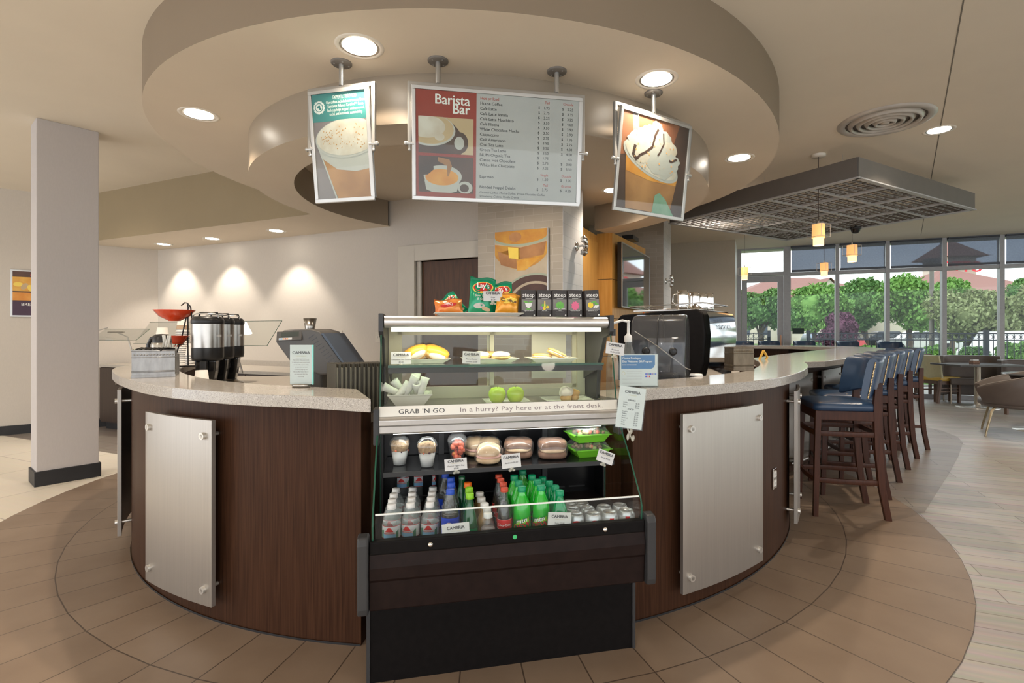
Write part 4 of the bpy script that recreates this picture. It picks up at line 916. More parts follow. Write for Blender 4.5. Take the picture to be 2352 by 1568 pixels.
# rear sliding doors
m = MB(); y0, y1 = .485, .505
m.box(-.475, .475, y0, y1+.02, .985, 1.022, M_creamf); m.box(-.475, .475, y0, y1+.02, 1.30, 1.35, M_creamf)
for s in (-1, 1): m.box(s*.455-.02, s*.455+.02, y0, y1+.02, 1.022, 1.30, M_creamf)
bf = m.build('rear_frame', case)
for a, b, yy in ((-.435, .015, y0), (-.015, .435, y1+.002)):
    m = MB(); m.box(a, a+.02, yy, yy+.014, 1.022, 1.30, M_creamf); m.box(b-.02, b, yy, yy+.014, 1.022, 1.30, M_creamf); m.box(a, b, yy, yy+.014, 1.022, 1.04, M_creamf); m.box(a, b, yy, yy+.014, 1.284, 1.30, M_creamf)
    d = m.build('sliding_door', case); MB().box(a+.02, b-.02, yy+.005, yy+.009, 1.04, 1.284, M_g).build('pane', d)
MB().rect(0, 0, .175, .22, mat('cream_paper', (.62, .58, .48), .6), .0, frame_of((.20, y0-.001, 1.07), (1, 0, 0), (0, 0, 1))).build('paper_notice', case)
for (x, y, z, p, sz, sy) in ((0, .21, 1.295, 1.8, .85, .03), (0, .17, .885, .6, .85, .03)):
    l = light('case_lamp', 'AREA', (x, y, z), p, (1, .92, .66) if z > 1 else (.95, 1, .98), sz, (radians(8), 0, 0), size_y=sy); l.parent = case
MB().cyl((-.44, .16, .892), (.44, .16, .892), .006, M_strip, n=10).build('light_tube', case)

# ---------------------------------------------------------------- drinks
M_pet = glass('clear_bottle_plastic', (.93, .96, .96), .10, (.80, .85, .86)); M_petc = glass('clear_cola_bottle', (.95, .96, .96), .02); M_capw = mat('white_cap', (.78, .78, .77), .4)
M_capb = mat('blue_cap', (.01, .06, .42), .35); M_capg = mat('green_cap', (.0, .25, .11), .35); M_capr = mat('red_cap', (.45, .05, .02), .35); M_capo = mat('orange_cap', (.75, .15, .01), .35); M_capl = mat('lime_cap', (.22, .52, .01), .35)
M_dew = mat('bright_green_soda', (.015, .42, .025), .12, spec=.7, var=.25, nscale=15, coat=.4); M_spr = mat('green_plastic_bottle', (.0, .25, .08), .12, var=.25, nscale=15, coat=.4)
M_cola = mat('cola_liquid', (.012, .006, .005), .08, coat=.5); M_bluel = mat('blue_label', (.01, .05, .48), .35); M_ggls = mat('dark_green_glass', (.01, .10, .035), .08, coat=.5, var=.3)
M_amb = mat('pale_amber_drink', (.35, .22, .10), .12, coat=.4); M_lbw = mat('white_label', (.54, .56, .58), .4); M_lbr = mat('red_label', (.52, .02, .02), .4); M_lbg = mat('label_green_hills', (.06, .20, .12), .5); M_lbl = mat('label_blue_sky', (.18, .38, .60), .5)
M_alu = mat('silver_can', (.46, .47, .48), .28, .6); M_dewl = mat('label_dark_green', (.005, .16, .03), .4)
def wrap(m, pts, r, z, mt, cx=0., dr=.0006, a0=-pi/2):     # flat outline laid round a bottle of radius r, x measured along the arc
    def cut(q, xc, keep):                                # keep the side of the outline left or right of a vertical line
        o = []
        for (x0, y0), (x1, y1) in zip(q, q[1:]+q[:1]):
            i0, i1 = (x0-xc)*keep >= 0, (x1-xc)*keep >= 0
            if i0: o.append((x0, y0))
            if i0 != i1: f = (xc-x0)/(x1-x0); o.append((xc, y0+(y1-y0)*f))
        return o
    xs_ = [p[0] for p in pts]; lo, hi = min(xs_), max(xs_); n = max(1, int((hi-lo)/.0045)+1)
    for i in range(n):
        q = cut(cut(list(pts), lo+(hi-lo)*i/n, 1), lo+(hi-lo)*(i+1)/n, -1)
        if len(q) > 2: m.add([((r+dr)*cos(a0+(x-cx)/r), (r+dr)*sin(a0+(x-cx)/r), z+y) for x, y in q], [tuple(range(len(q)))], mt)
    return m
def wrap_text(m, s, size, r, z, mt, dr=.0010, bold=.02, sx=1., sh=0.):
    t = MB(); t.text(s, size, 0, 0, mt, al='CENTER', bold=bold, sx=sx); vs = [((r+dr)*cos(-pi/2+x/r), (r+dr)*sin(-pi/2+x/r), z+y+sh*x) for x, y, _ in t.v]; return m.add(vs, t.f, mt)
def bottle(name, label, cat, group, H_, r, neck, body, cap, caph, capr, lab=None, liquid=None, waist=False, deco=None, shoulder=.62):
    t = thing(name, label, cat, (0, 0, 0), 0, group); zs = H_*shoulder
    pr = [(.001, .004), (r*.7, .0), (r*.95, .008), (r, .02)]
    if waist: pr += [(r, zs*.30), (r*.93, zs*.38), (r*.93, zs*.62), (r, zs*.72)]
    pr += [(r, zs*.92), (r*.97, zs), (r*.80, zs+(H_-zs)*.28), (r*.52, zs+(H_-zs)*.55), (neck, zs+(H_-zs)*.75), (neck, H_-caph*.9)]
    MB().lathe(pr, body, n=20).build('body', t)
    MB().lathe([(capr, H_-caph), (capr, H_-.002), (capr-.002, H_), (.0005, H_)], cap, n=18).lathe([(capr+.0012, H_-caph-.003), (capr+.0012, H_-caph)], cap, n=18).build('cap', t)
    if liquid:
        top = liquid[1]; q = [(max(.001, p[0]-.0018), p[1]+.0015) for p in pr if p[1] < top]; rr = q[-1][0]
        MB().lathe(q+[(rr*.97, top), (.0005, top)], liquid[0], n=18).build('drink', t)
    if lab:
        z0, z1, mt = lab; rl = (r*.935 if waist and z0 > zs*.35 and z1 < zs*.65 else r)+.0006
        m = MB(); m.lathe([(rl, z0), (rl, z1)], mt, n=24)
        if deco: deco(m, rl, z0, z1)
        m.build('label', t)
    return t
def d_water(m, r, z0, z1):
    h = z1-z0
    for y in (z0, z1-.0015): m.lathe([(r+.0003, y), (r+.0003, y+.0018)], M_lbr, n=24)
    wrap(m, [(-.028, .002), (.028, .002), (.028, h*.32), (.01, h*.42), (-.012, h*.36), (-.028, h*.45)], r, z0, M_lbl)
    wrap(m, [(-.016, h*.55), (.016, h*.55), (.004, h*.9), (-.004, h*.9)], r, z0, M_lbr, dr=.0008); wrap(m, [(-.036, .002), (-.022, .002), (-.022, h*.7), (-.036, h*.6)], r, z0, M_lbg)
    wrap(m, [(.024, .002), (.036, .002), (.036, h*.7), (.024, h*.5)], r, z0, M_lbg); wrap_text(m, 'ARROWHEAD', .0075, r, z0+h*.38, M_lbr, sx=.9)
def d_dew(m, r, z0, z1):
    h = z1-z0
    wrap(m, [(-.033, h*.12), (.033, h*.12), (.033, h*.95), (-.033, h*.8)], r, z0, M_dewl, dr=.0004)
    wrap(m, [(-.03, h*.50), (-.008, h*.56), (.004, h*.95), (-.012, h*.72)], r, z0, M_capl, dr=.0007); wrap(m, [(.0, h*.6), (.03, h*.68), (.028, h*.96), (.012, h*.74)], r, z0, M_capl, dr=.0007)
    wrap_text(m, 'mtn', .024, r, z0+h*.66, M_wht, bold=.03, sh=.25, sx=1.1); wrap_text(m, 'DEW', .028, r, z0+h*.34, M_lbr, bold=.04, sh=.25, sx=1.1)
def d_coke(m, r, z0, z1):
    for y in (z0+.0005, z1-.0012): m.lathe([(r+.0003, y), (r+.0003, y+.0008)], M_wht, n=24)
    wrap_text(m, 'Coca-Cola', .0125, r, z0+(z1-z0)*.35, M_wht, bold=.02, sx=.95, dr=.0012)
def d_pep(m, r, z0, z1):
    wrap(m, ell(.0, (z1-z0)*.55, .015, .015), r, z0, M_wht, dr=.0008); wrap(m, ell(.0, (z1-z0)*.55, .013, .013, 0, 20, .15, pi-.15), r, z0, M_lbr, dr=.0011); wrap(m, ell(.0, (z1-z0)*.55, .013, .013, 0, 20, pi+.3, 2*pi-.3), r, z0, M_bluel, dr=.0011)
ZD = .475
def zl(px): return px/3.675+860
def zlp(x, y): return (x/3.675+860, y/3.675+970)
def put(proto, spots, H_, labels, used=[False]):
    first = True
    for (x, y), lab in zip(spots, labels):
        px, py = zlp(x, y); X_, Y_2 = P(px, py, ZD+H_)
        if first: proto.location = (X_, Y_2, ZD); proto.rotation_euler = (0, 0, 0); proto['label'] = lab; first = False
        else: dup(proto, (X_, Y_2, ZD), random.uniform(-.25, .25), lab)
HWt = .180
w = bottle('water_bottle', '', 'water bottle', 'small clear water bottles with white caps', HWt, .0335, .0135, M_pet, M_capw, .014, .0160, (.062, .108, M_lbw), None, False, d_water, .68)
cols = ('left', 'middle', 'right'); spots, labs = [], []
for ci, col_ in enumerate((((145, 688), (150, 645), (163, 598), (182, 553)), ((305, 677), (313, 632), (318, 590), (322, 547)), ((468, 672), (478, 627), (486, 585), (494, 543)))):
    for ri, s in enumerate(col_): spots.append(s); labs.append('small clear water bottle with white cap, %s column, %s' % (cols[ci], ('front row behind the acrylic guard', 'second row from the front', 'third row from the front', 'rear row')[ri]))
put(w, spots, HWt, labs)
w = bottle('water_bottle', '', 'water bottle', 'taller water bottles at the back of the case', .225, .0325, .0125, M_pet, M_capw, .014, .0145, (.13, .175, M_lbw), None, False, d_water, .80)
for i, px in enumerate((926, 961, 996)):
    x, y, _ = at(px, 1100, 2.32+.02*i); lab = 'taller water bottle with its label just under the shelf, %s of three' % ('left', 'middle', 'right')[i]
    if i == 0: w.location = (x, y, ZD+.001); w['label'] = lab
    else: dup(w, (x, y, ZD+.001), .3*i, lab)
w = bottle('soda_bottle', '', 'soda bottle', 'cola bottles with blue caps', .235, .033, .013, M_petc, M_capb, .016, .0155, (.07, .135, M_bluel), (M_cola, .150), False, d_pep, .66)
put(w, [(640, 560), (648, 505), (645, 460), (600, 425)], .235, ['blue-capped cola bottle, %s' % s for s in ('front of its column', 'second from the front', 'third from the front', 'rear of its column')])
w = bottle('soda_bottle', '', 'soda bottle', 'green sodas with lime caps', .215, .031, .012, M_ggls, M_capl, .017, .0155, (.05, .09, M_spr), None, False, None, .45)
put(w, [(805, 595), (800, 548)], .215, ['dark green bottle with lime green cap, front one', 'dark green bottle with lime green cap, rear one'])
w = bottle('soda_bottle', 'dark green bottle with a bright orange cap behind the lime caps', 'soda bottle', None, .215, .031, .012, M_ggls, M_capo, .017, .0155, None, None, False, None, .45); put(w, [(788, 505)], .215, [w['label']])
w = bottle('soda_bottle', 'tall dark green glass bottle behind the orange-capped one', 'soda bottle', None, .23, .031, .012, M_ggls, M_ggls, .017, .0135, None, None, False, None, .45); w.location = (*P(zl(738), 970+470/3.675, ZD+.22), ZD)
w = bottle('juice_bottle', '', 'juice bottle', 'small drinks with white caps', .150, .028, .014, M_petc, M_capw, .014, .0165, None, (M_ngrey, .095), False, None, .62)
put(w, [(958, 760), (950, 717)], .150, ['small dark drink bottle with white cap, front of its column', 'small dark drink bottle with white cap, second in its column'])
w = bottle('juice_bottle', '', 'juice bottle', 'amber iced coffee bottles', .165, .030, .014, M_amb, M_capw, .014, .0165, None, None, False, None, .62)
put(w, [(930, 680), (903, 632), (890, 587)], .165, ['amber drink bottle with white cap, %s' % s for s in ('nearest the cola bottles', 'in the middle of three', 'rear of three')])
w = bottle('cola_bottle', '', 'cola bottle', 'glass cola bottles with red caps', .235, .0275, .0115, M_petc, M_capr, .012, .0145, (.085, .122, M_lbr), (M_cola, .165), False, d_coke, .56)
put(w, [(1097, 547), (1088, 505), (1066, 470), (1050, 437)], .235, ['glass cola bottle with red cap, %s' % s for s in ('front with its red label showing', 'second from the front', 'third from the front', 'rear of the column')])
w = bottle('soda_bottle', '', 'soda bottle', 'bright green soda bottles', .235, .0335, .013, M_dew, M_capg, .017, .0158, (.060, .130, M_dew), None, False, d_dew, .66)
put(w, [(1245, 535), (1407, 525), (1218, 490), (1377, 482), (1180, 443), (1330, 440), (1252, 398)], .235,
    ['bright green soda bottle, %s' % s for s in ('front row left', 'front row right, beside the soda price card', 'second row left', 'second row right', 'third row left', 'third row right', 'rearmost with the highest cap')])
w = bottle('soda_bottle', '', 'soda bottle', 'deep green lemon soda bottles', .215, .031, .0125, M_spr, M_capg, .017, .0158, None, None, True, None, .60)
put(w, [(1565, 570), (1527, 530), (1475, 492), (1418, 457)], .215, ['deeper green lemon soda bottle, %s' % s for s in ('front one above the soda price card', 'second from the front', 'third from the front', 'rear one')])
def can(label, group, red):
    t = thing('soda_can', label, 'soda can', (0, 0, 0), 0, group); r = .033; h = .122
    MB().lathe([(.001, .004), (r*.75, .003), (r*.8, 0), (r, .010), (r, h-.014), (r*.84, h-.002), (r*.82, h), (r*.78, h-.004), (.001, h-.005)], M_alu, n=28).build('body', t)
    m = MB(); m.disc(.006, 0, .009, M_alu, h-.0035, 16, ry=.007); m.box(-.014, .010, -.003, .003, h-.0045, h-.003, M_chrome); m.build('pull_tab', t)
    if red == 'stripe':
        m = MB(); m.lathe([(r+.0004, .012), (r+.0004, h-.014)], M_lbw, n=28); wrap(m, [(-.008, 0), (.008, 0), (.008, h-.029), (-.008, h-.029)], r, .014, M_lbr, cx=-.004, dr=.0010); wrap_text(m, 'diet', .016, r, .06, M_ink, dr=.0013); m.build('print', t)
    else:
        m = MB(); wrap(m, ell(0, .085, .02, .020), r, .0, M_lbr, dr=.0005); m.build('print', t)
    return t
G_C = 'silver soda cans'
w = can('', G_C, 'oval'); put(w, [(1700, 768), (1845, 764), (1672, 722), (1798, 716), (1655, 690), (1750, 674)], .122, ['silver soda can with red oval, %s' % s for s in ('front row nearest the price card', 'second in the front row', 'second row left', 'second row right', 'third row left', 'third row right')])
w2 = can('', 'white diet soda cans with a red stripe', 'stripe'); put(w2, [(1985, 752), (2125, 735), (1937, 703), (2070, 690)], .122, ['white can with red stripe, %s' % s for s in ('third in the front row', 'rightmost in the front row', 'behind the third can', 'behind the rightmost can')])
w3 = dup(w, (*P(860+1655/3.675, 970+585/3.675, ZD+.16), ZD), .4, 'lone silver can standing behind the other cans beside the green sodas')
# ---------------------------------------------------------------- food, price cards and boxes in and on the case
M_card = mat('white_card', (.60, .60, .60), .5); M_gold = mat('gold_print', (.55, .48, .22), .5); M_clip = glass('clear_clip_plastic', (.93, .93, .9), .25, (.85, .82, .72))
def price_card(label, px, py, Y, lines, w=.075, h=.046, roll=0., group='price cards', clip=True, yaw=None, pitch=-10, logo=True):
    x, y, z = at(px, py, Y)
    t = thing('price_card', label, 'price card', (x, y, z), 0, group, rot=(radians(pitch), radians(-roll), CYAW if yaw is None else yaw))
    MB().box(-w/2, w/2, 0, .0008, -h/2, h/2, M_card).build('card', t)
    m = MB(frame_of((0, -.0006, 0), (1, 0, 0), (0, 0, 1)))
    if logo: m.text('CAMBRiA', .0150, 0, h*.17, M_ink, al='CENTER', bold=.04, sx=1.0); m.text('HOTELS & SUITES', .0038, 0, h*.06, M_gold, al='CENTER', sx=1.2)
    for i, s in enumerate(lines): m.text(s, .0085, 0, -h*.18-i*.0105, M_ink, al='CENTER', it=.2)
    m.build('lettering', t)
    if clip:
        m = MB(); m.ball((0, .003, -h/2-.003), (.008, .005, .006), M_clip, n=10, k=6); m.ball((-.008, .003, -h/2-.010), (.006, .004, .005), M_clip, n=8, k=5); m.ball((.008, .003, -h/2-.010), (.006, .004, .005), M_clip, n=8, k=5); m.cyl((0, .003, -h/2+.004), (0, .008, -h/2-.014), .002, M_clip, n=8)
        m.build('clip', t)
    return t
price_card('price card clipped at the left end of the glass shelf before the glazed pastries', 921, 822, 2.13, ('Chocolate Nut Cookie', '$2.00'), .082, .05)
price_card('price card clipped to the glass shelf in front of the iced cookies', 1083, 821, 2.17, ('Peanut Butter', 'cookies $2.00'), .075, .052, roll=-3)
price_card('price card standing among the snack bags', 1132, 680, 2.28, ('Chips', '$1.50'), .084, .046, roll=0)
price_card('yogurt price card clipped to the black shelf below the fruit cup', 1047, 1066, 2.05, ('Fruit & Yogurt Cup', '$3.00'), .088, .045, roll=3)
price_card('sandwich price card clipped to the black shelf between the wrapped rolls', 1174, 1058, 2.08, ('Sandwich $5.00',), .078, .055, roll=4)
price_card('salad price card clipped crooked to the black shelf under the green boxes', 1391, 1049, 2.12, ('Salads $5.00',), .074, .048, roll=-22)
price_card('juice price card tucked behind the acrylic guard', 1047, 1222, 1.85, ('Juice $2.00',), .098, .062, roll=2, clip=False)
price_card('soda price card tucked behind the acrylic guard in front of the green bottles', 1285, 1196, 1.93, ('Soda $2.00',), .090, .062, roll=-6, clip=False)
price_card('small price card clipped to the upper right glass edge of the case', 1413, 800, 2.22, ('Blueberry', 'Muffin $2.00'), .082, .052, roll=-9, yaw=.15)
# hanging price list
x, y, z = at(1449, 936, 2.06)
t = thing('price_list', 'tall white drink and food price list clipped to the right edge of the case', 'price list', (x, y, z), 0, None, rot=(radians(-6), radians(9), .12))
MB().box(-.054, .054, 0, .0015, -.082, .082, M_card).build('sheet', t); MB().box(-.058, .058, -.0022, -.0014, -.086, .084, M_cardg).build('sleeve', t)
m = MB(frame_of((0, -.0006, 0), (1, 0, 0), (0, 0, 1))); m.text('CAMBRiA', .0155, 0, .056, M_ink, al='CENTER', bold=.03); m.text('HOTELS & SUITES', .0045, 0, .047, M_gold, al='CENTER')
m.text('DRINKS', .009, 0, .026, M_ink, al='CENTER', bold=.02); m.text('FOOD', .009, 0, -.010, M_ink, al='CENTER', bold=.02)
for i, (a, b) in enumerate((('Coffee', '$1.95'), ('Water', '$2.00'), ('Soda', '$2.00'), ('Cookies', '$2.00'), ('Muffins', '$2.00'), ('Apples', '$1.00'), ('Sandwich', '$5.00'), ('Yogurt', '$3.00'), ('Salad', '$5.00'), ('Chips', '$1.50'))):
    yy = .016-.0085*i if i < 3 else -.020-.0083*(i-3)
    m.text(a, .0072, -.034, yy, M_ink); m.text(b, .0072, .034, yy, M_ink, al='RIGHT')
m.build('lettering', t)
m = MB(); m.ball((.012, 0, -.092), (.007, .006, .012), M_clip, n=10, k=6); m.ball((.002, 0, -.115), (.006, .005, .014), M_clip, n=10, k=6); m.ball((.024, 0, -.118), (.006, .005, .013), M_clip, n=10, k=6); m.cyl((-.004, 0, -.082), (.022, 0, -.128), .003, M_clip, n=8); m.build('clip', t)
# yogurt and fruit cups
M_yog = mat('yogurt', (.58, .58, .56), .4); M_gran = mat('granola', (.22, .13, .06), .8, rgb2=(.42, .28, .15), nscale=90, bump=.8); M_berry = mat('dark_berries', (.06, .02, .03), .4); M_straw = mat('strawberry', (.60, .08, .05), .35, rgb2=(.72, .22, .12), nscale=30); M_melon = mat('melon_chunks', (.75, .30, .08), .4)
M_pla = glass('clear_cup_plastic', (.97, .98, .98), .06, (.9, .9, .9))
def cup(label, px, py, Y, fill):
    x, y, z = at(px, py, Y); t = thing('yogurt_cup' if fill == 'y' else 'fruit_cup', label, 'snack cup', (x, y, .7485), 0, 'snack cups on the black shelf')
    MB().lathe([(.001, 0), (.026, 0), (.039, .082), (.041, .084), (.041, .087)], M_pla, n=24).build('cup', t)
    MB().lathe([(.042, .084), (.041, .090), (.037, .104), (.022, .118), (.010, .121), (.0095, .119)], M_pla, n=24).build('dome_lid', t)
    if fill == 'y':
        MB().lathe([(.001, .003), (.0245, .003), (.0335, .058), (.001, .060)], M_yog, n=22).build('yogurt', t)
        m = MB(); m.lathe([(.0335, .060), (.0375, .082), (.034, .092), (.02, .100), (.001, .102)], M_gran, n=22); rd = random.Random(px)
        for i in range(40): a = rd.uniform(0, 6.3); q = rd.uniform(.01, .035); m.ball((q*cos(a), q*sin(a), rd.uniform(.078, .098)), rd.uniform(.003, .006), M_gran, n=6, k=4)
        m.build('granola', t)
        m = MB()
        for i in range(9): a = 2*pi*i/9+.3; m.ball((.0315*cos(a), .0315*sin(a), .060+rd.uniform(-.003, .004)), rd.uniform(.004, .006), M_berry if i % 3 else M_straw, n=8, k=5)
        m.build('berries', t)
    else:
        m = MB(); rd = random.Random(5)
        for i in range(34):
            a = rd.uniform(0, 6.3); zz = rd.uniform(.01, .082); q = rd.uniform(.004, .020+zz*.12); m.ball((q*cos(a), q*sin(a), zz), (rd.uniform(.008, .011), rd.uniform(.008, .011), rd.uniform(.008, .012)), M_straw if zz > .035 or i % 3 else M_melon, n=8, k=6, sq=.7)
        m.build('fruit', t)
cup('yogurt cup topped with granola, leftmost on the black shelf', 918, 1065, 2.14, 'y'); cup('yogurt cup with granola and a strawberry slice beside the leftmost one', 981, 1069, 2.11, 'y'); cup('clear domed cup full of red and orange fruit', 1050, 1052, 2.20, 'f')
# wrapped sandwiches
M_bread = mat('bread_roll', (.50, .34, .19), .6, rgb2=(.66, .50, .32), nscale=20); M_brown = mat('brown_bread', (.15, .075, .045), .6, rgb2=(.24, .13, .08), nscale=40); M_ham = mat('ham', (.62, .36, .30), .5); M_lett = mat('lettuce', (.30, .45, .12), .5); M_wrapf = glass('cling_film', (.97, .97, .97), .03, (.9, .9, .9), .12)
def sandwich(label, px, Y, kind, z=.7485, rz=0.):
    x = (px-CX)/F*Y; t = thing('wrapped_sandwich', label, 'sandwich', (x, Y, z), rz, 'wrapped sandwiches on the black shelf')
    if kind == 'roll':
        MB().ball((0, 0, .052), (.050, .056, .030), M_bread, n=20, k=12, noise=.03, sq=.85).build('top_bun', t); MB().ball((0, 0, .018), (.052, .058, .018), M_bread, n=20, k=8, noise=.02, sq=.8).build('bottom_bun', t)
        MB().ball((0, 0, .031), (.054, .060, .010), M_ham, n=24, k=6, noise=.08).build('filling', t); MB().ball((0, 0, .040), (.060, .066, .046), M_wrapf, n=22, k=12, noise=.05, sq=.85).build('cling_film', t)
    else:
        MB().ball((0, 0, .060), (.062, .058, .024), M_brown, n=22, k=10, noise=.02, sq=.6).build('top_slice', t); MB().ball((0, 0, .018), (.062, .058, .018), M_brown, n=22, k=8, noise=.02, sq=.6).build('bottom_slice', t)
        MB().ball((0, -.004, .039), (.056, .060, .013), M_bread, n=24, k=6, noise=.05, sq=.8).build('filling', t); MB().ball((0, 0, .041), (.068, .066, .046), M_wrapf, n=22, k=12, noise=.04, sq=.65).build('cling_film', t)
sandwich('wrapped white roll sandwich in front beside the yogurt price card', 1122, 2.17, 'roll'); sandwich('wrapped roll behind the front roll', 1122, 2.29, 'roll'); sandwich('wrapped pink-filled roll behind the fruit cup', 1094, 2.30, 'roll', rz=.4)
bpy.data.objects[-1] if False else None
sandwich('wrapped brown bread sandwich behind the sandwich price card', 1190, 2.27, 'brown'); sandwich('wrapped brown bread sandwich beside the green salad boxes', 1268, 2.26, 'brown', rz=.1)
M_lime = mat('lime_green_tray', (.16, .50, .03), .35)
def salad(label, px, Y, z):
    x = (px-CX)/F*Y; t = thing('salad_box', label, 'salad box', (x, Y, z), CYAW+.1, 'lime green salad boxes on the black shelf')
    def fr(w0, d0, w1, d1, z0, z1, mt, cap=True):
        m = MB(); vs = [(sx*w, sy*d, zz) for w, d, zz in ((w0, d0, z0), (w1, d1, z1)) for sx, sy in ((-1, -1), (1, -1), (1, 1), (-1, 1))]
        m.add(vs, [(i, (i+1) % 4, 4+(i+1) % 4, 4+i) for i in range(4)]+[(3, 2, 1, 0)], mt); return m
    m = fr(.060, .045, .082, .064, 0, .034, M_lime); m.box(-.088, .088, -.070, -.060, .033, .037, M_lime); m.box(-.088, .088, .060, .070, .033, .037, M_lime); m.box(-.088, -.078, -.070, .070, .033, .037, M_lime); m.box(.078, .088, -.070, .070, .033, .037, M_lime); m.build('tray', t)
    l = MB(); vs = [(sx*w, sy*d, zz) for w, d, zz in ((.082, .064, .037), (.066, .050, .062)) for sx, sy in ((-1, -1), (1, -1), (1, 1), (-1, 1))]; l.add(vs, [(i, (i+1) % 4, 4+(i+1) % 4, 4+i) for i in range(4)]+[(4, 5, 6, 7)], M_pla); l.build('clear_lid', t)
    m = MB(); rd = random.Random(int(z*100))
    for i in range(26): m.ball((rd.uniform(-.06, .06), rd.uniform(-.045, .045), .036+rd.uniform(-.004, .010)), rd.uniform(.007, .012), (M_lett, M_gran, M_bread)[i % 3] if rd.random() < .9 else M_straw, n=7, k=5)
    m.build('salad', t)
salad('lime green salad box with clear lid, lower one of the stack', 1350, 2.31, .7485); salad('lime green salad box with clear lid, upper one of the stack', 1349, 2.31, .813)
# plates on the glass shelf and the deck
M_porc = mat('white_porcelain', (.62, .60, .54), .2); M_glaze = mat('yellow_glaze', (.62, .27, .02), .3, rgb2=(.72, .40, .06), nscale=12); M_icing = mat('white_icing', (.60, .54, .46), .4, rgb2=(.72, .67, .58), nscale=30, bump=.3); M_pastry = mat('baked_pastry', (.42, .22, .06), .55, rgb2=(.62, .42, .18), nscale=25, bump=.3)
def plate(label, px, Y, z, w=.095, d=.07, lift=.020, rz=None):
    x = (px-CX)/F*Y; t = thing('square_plate', label, 'plate', (x, Y, z), CYAW if rz is None else rz, 'white plates in the case')
    m = MB(); vs = [(sx*w*k, sy*d*k, zz) for k, zz in ((.72, 0), (1, lift), (.97, lift), (.70, .004)) for sx, sy in ((-1, -1), (1, -1), (1, 1), (-1, 1))]
    m.add(vs, [(4*j+i, 4*j+(i+1) % 4, 4*j+4+(i+1) % 4, 4*j+4+i) for j in range(3) for i in range(4)]+[(3, 2, 1, 0), (12, 13, 14, 15)], M_porc); m.build('dish', t, bev=.0015); return t
plate('white plate of glazed pastries on the glass shelf', 968, 2.28, 1.1612, .125); plate('white plate of iced cookies in the middle of the glass shelf', 1124, 2.32, 1.1612, .125); plate('white plate of folded pastries at the right of the glass shelf', 1265, 2.36, 1.1612, .110)
def pastry(name, label, cat, px, Y, z, parts, group=None, rz=0., rot=None):
    x = (px-CX)/F*Y; t = thing(name, label, cat, (x, Y, z), rz, group, rot=rot)
    for nm, c, r, mt, nz, sq in parts: MB().ball(c, r, mt, n=24, k=14, noise=nz, sq=sq).build(nm, t)
    return t
for i, (px, dy, sc, tl, lab) in enumerate(((955, -.01, 1., 24, 'large glazed pastry leaning at the left of its plate'), (1000, .02, 1.05, -18, 'large glazed pastry at the right of its plate'), (968, .05, .95, 10, 'glazed pastry behind the other two'))):
    pastry('glazed_pastry', lab, 'pastry', px, 2.27+dy, 1.182+.018*sc, [('dough', (0, 0, 0), (.055*sc, .045, .030), M_pastry, .04, .9), ('glaze', (0, -.004, .010), (.057*sc, .044, .028), M_glaze, .03, .9), ('sugar_icing', (.01, -.030, -.004), (.036*sc, .020, .018), M_icing, .05, .9)], 'glazed pastries', rot=(0, radians(-tl), .1))
for px, dy, lab in ((1103, 0, 'round iced cookie at the left of the middle plate'), (1150, -.01, 'large iced cookie at the right of the middle plate')):
    pastry('iced_cookie', lab, 'cookie', px, 2.30+dy, 1.186, [('cookie', (0, 0, 0), (.042, .04, .014), M_pastry, .04, .9), ('icing', (0, -.003, .010), (.040, .038, .016), M_icing, .06, .9)], 'iced cookies')
pastry('iced_cookie', 'plain golden cookie behind the iced ones', 'cookie', 1127, 2.36, 1.186, [('cookie', (0, 0, .006), (.042, .04, .018), M_pastry, .04, .9)])
for px, z, tl, lab in ((1245, 1.186, 3, 'folded pastry lying flat on its plate'), (1278, 1.200, 24, 'folded pastry leaning on the flat one')):
    pastry('folded_pastry', lab, 'pastry', px, 2.34, z, [('lower_fold', (0, 0, -.006), (.046, .032, .007), M_pastry, .04, .8), ('filling', (0, -.002, .0), (.043, .031, .005), M_icing, .03, .8), ('upper_fold', (0, 0, .007), (.046, .030, .008), M_pastry, .05, .8)], 'folded pastries', rot=(0, radians(tl), .1))
plate('white plate holding two green apples', 1163, 2.28, .9855, .100, .075, .012); plate('white plate holding a muffin on the deck', 1300, 2.33, .9855, .110, .08, .014)
M_apple = mat('green_apple_skin', (.30, .50, .04), .25, rgb2=(.52, .60, .10), nscale=10, coat=.3)
def apple(label, px, Y):
    x = (px-CX)/F*Y; t = thing('green_apple', label, 'apple', (x, Y, .990), .4, 'green apples'); r = .037
    pr = [(.001, .006), (.012, .002), (.022, .0), (.033, .014), (.038, .034), (.036, .050), (.026, .064), (.014, .067), (.006, .062), (.001, .056)]; MB().lathe(pr, M_apple, n=26).build('flesh', t)
    MB().cyl((0, 0, .055), (.004, .002, .074), .0014, M_brown, n=6).build('stem', t)
apple('green apple at the left of the plate', 1142, 2.25); apple('green apple at the right of the plate', 1184, 2.26)
pastry('muffin', 'sugar-dusted muffin on the right plate', 'muffin', 1300, 2.29, .991, [('paper_case', (0, 0, .018), (.026, .026, .020), M_pastry, .03, .8), ('crown', (0, 0, .040), (.032, .032, .026), M_icing, .08, 1.)], 'muffins'); pastry('muffin', 'golden muffin half hidden beside the dusted one', 'muffin', 1318, 2.31, .991, [('paper_case', (0, 0, .016), (.022, .022, .018), M_pastry, .03, .8), ('crown', (0, 0, .034), (.026, .026, .018), M_pastry, .08, 1.)], 'muffins')
x = (942-CX)/F*2.20
t = thing('serving_bowl', 'square white bowl holding napkin rolls at the left of the deck', 'bowl', (x, 2.20, .9855), CYAW)
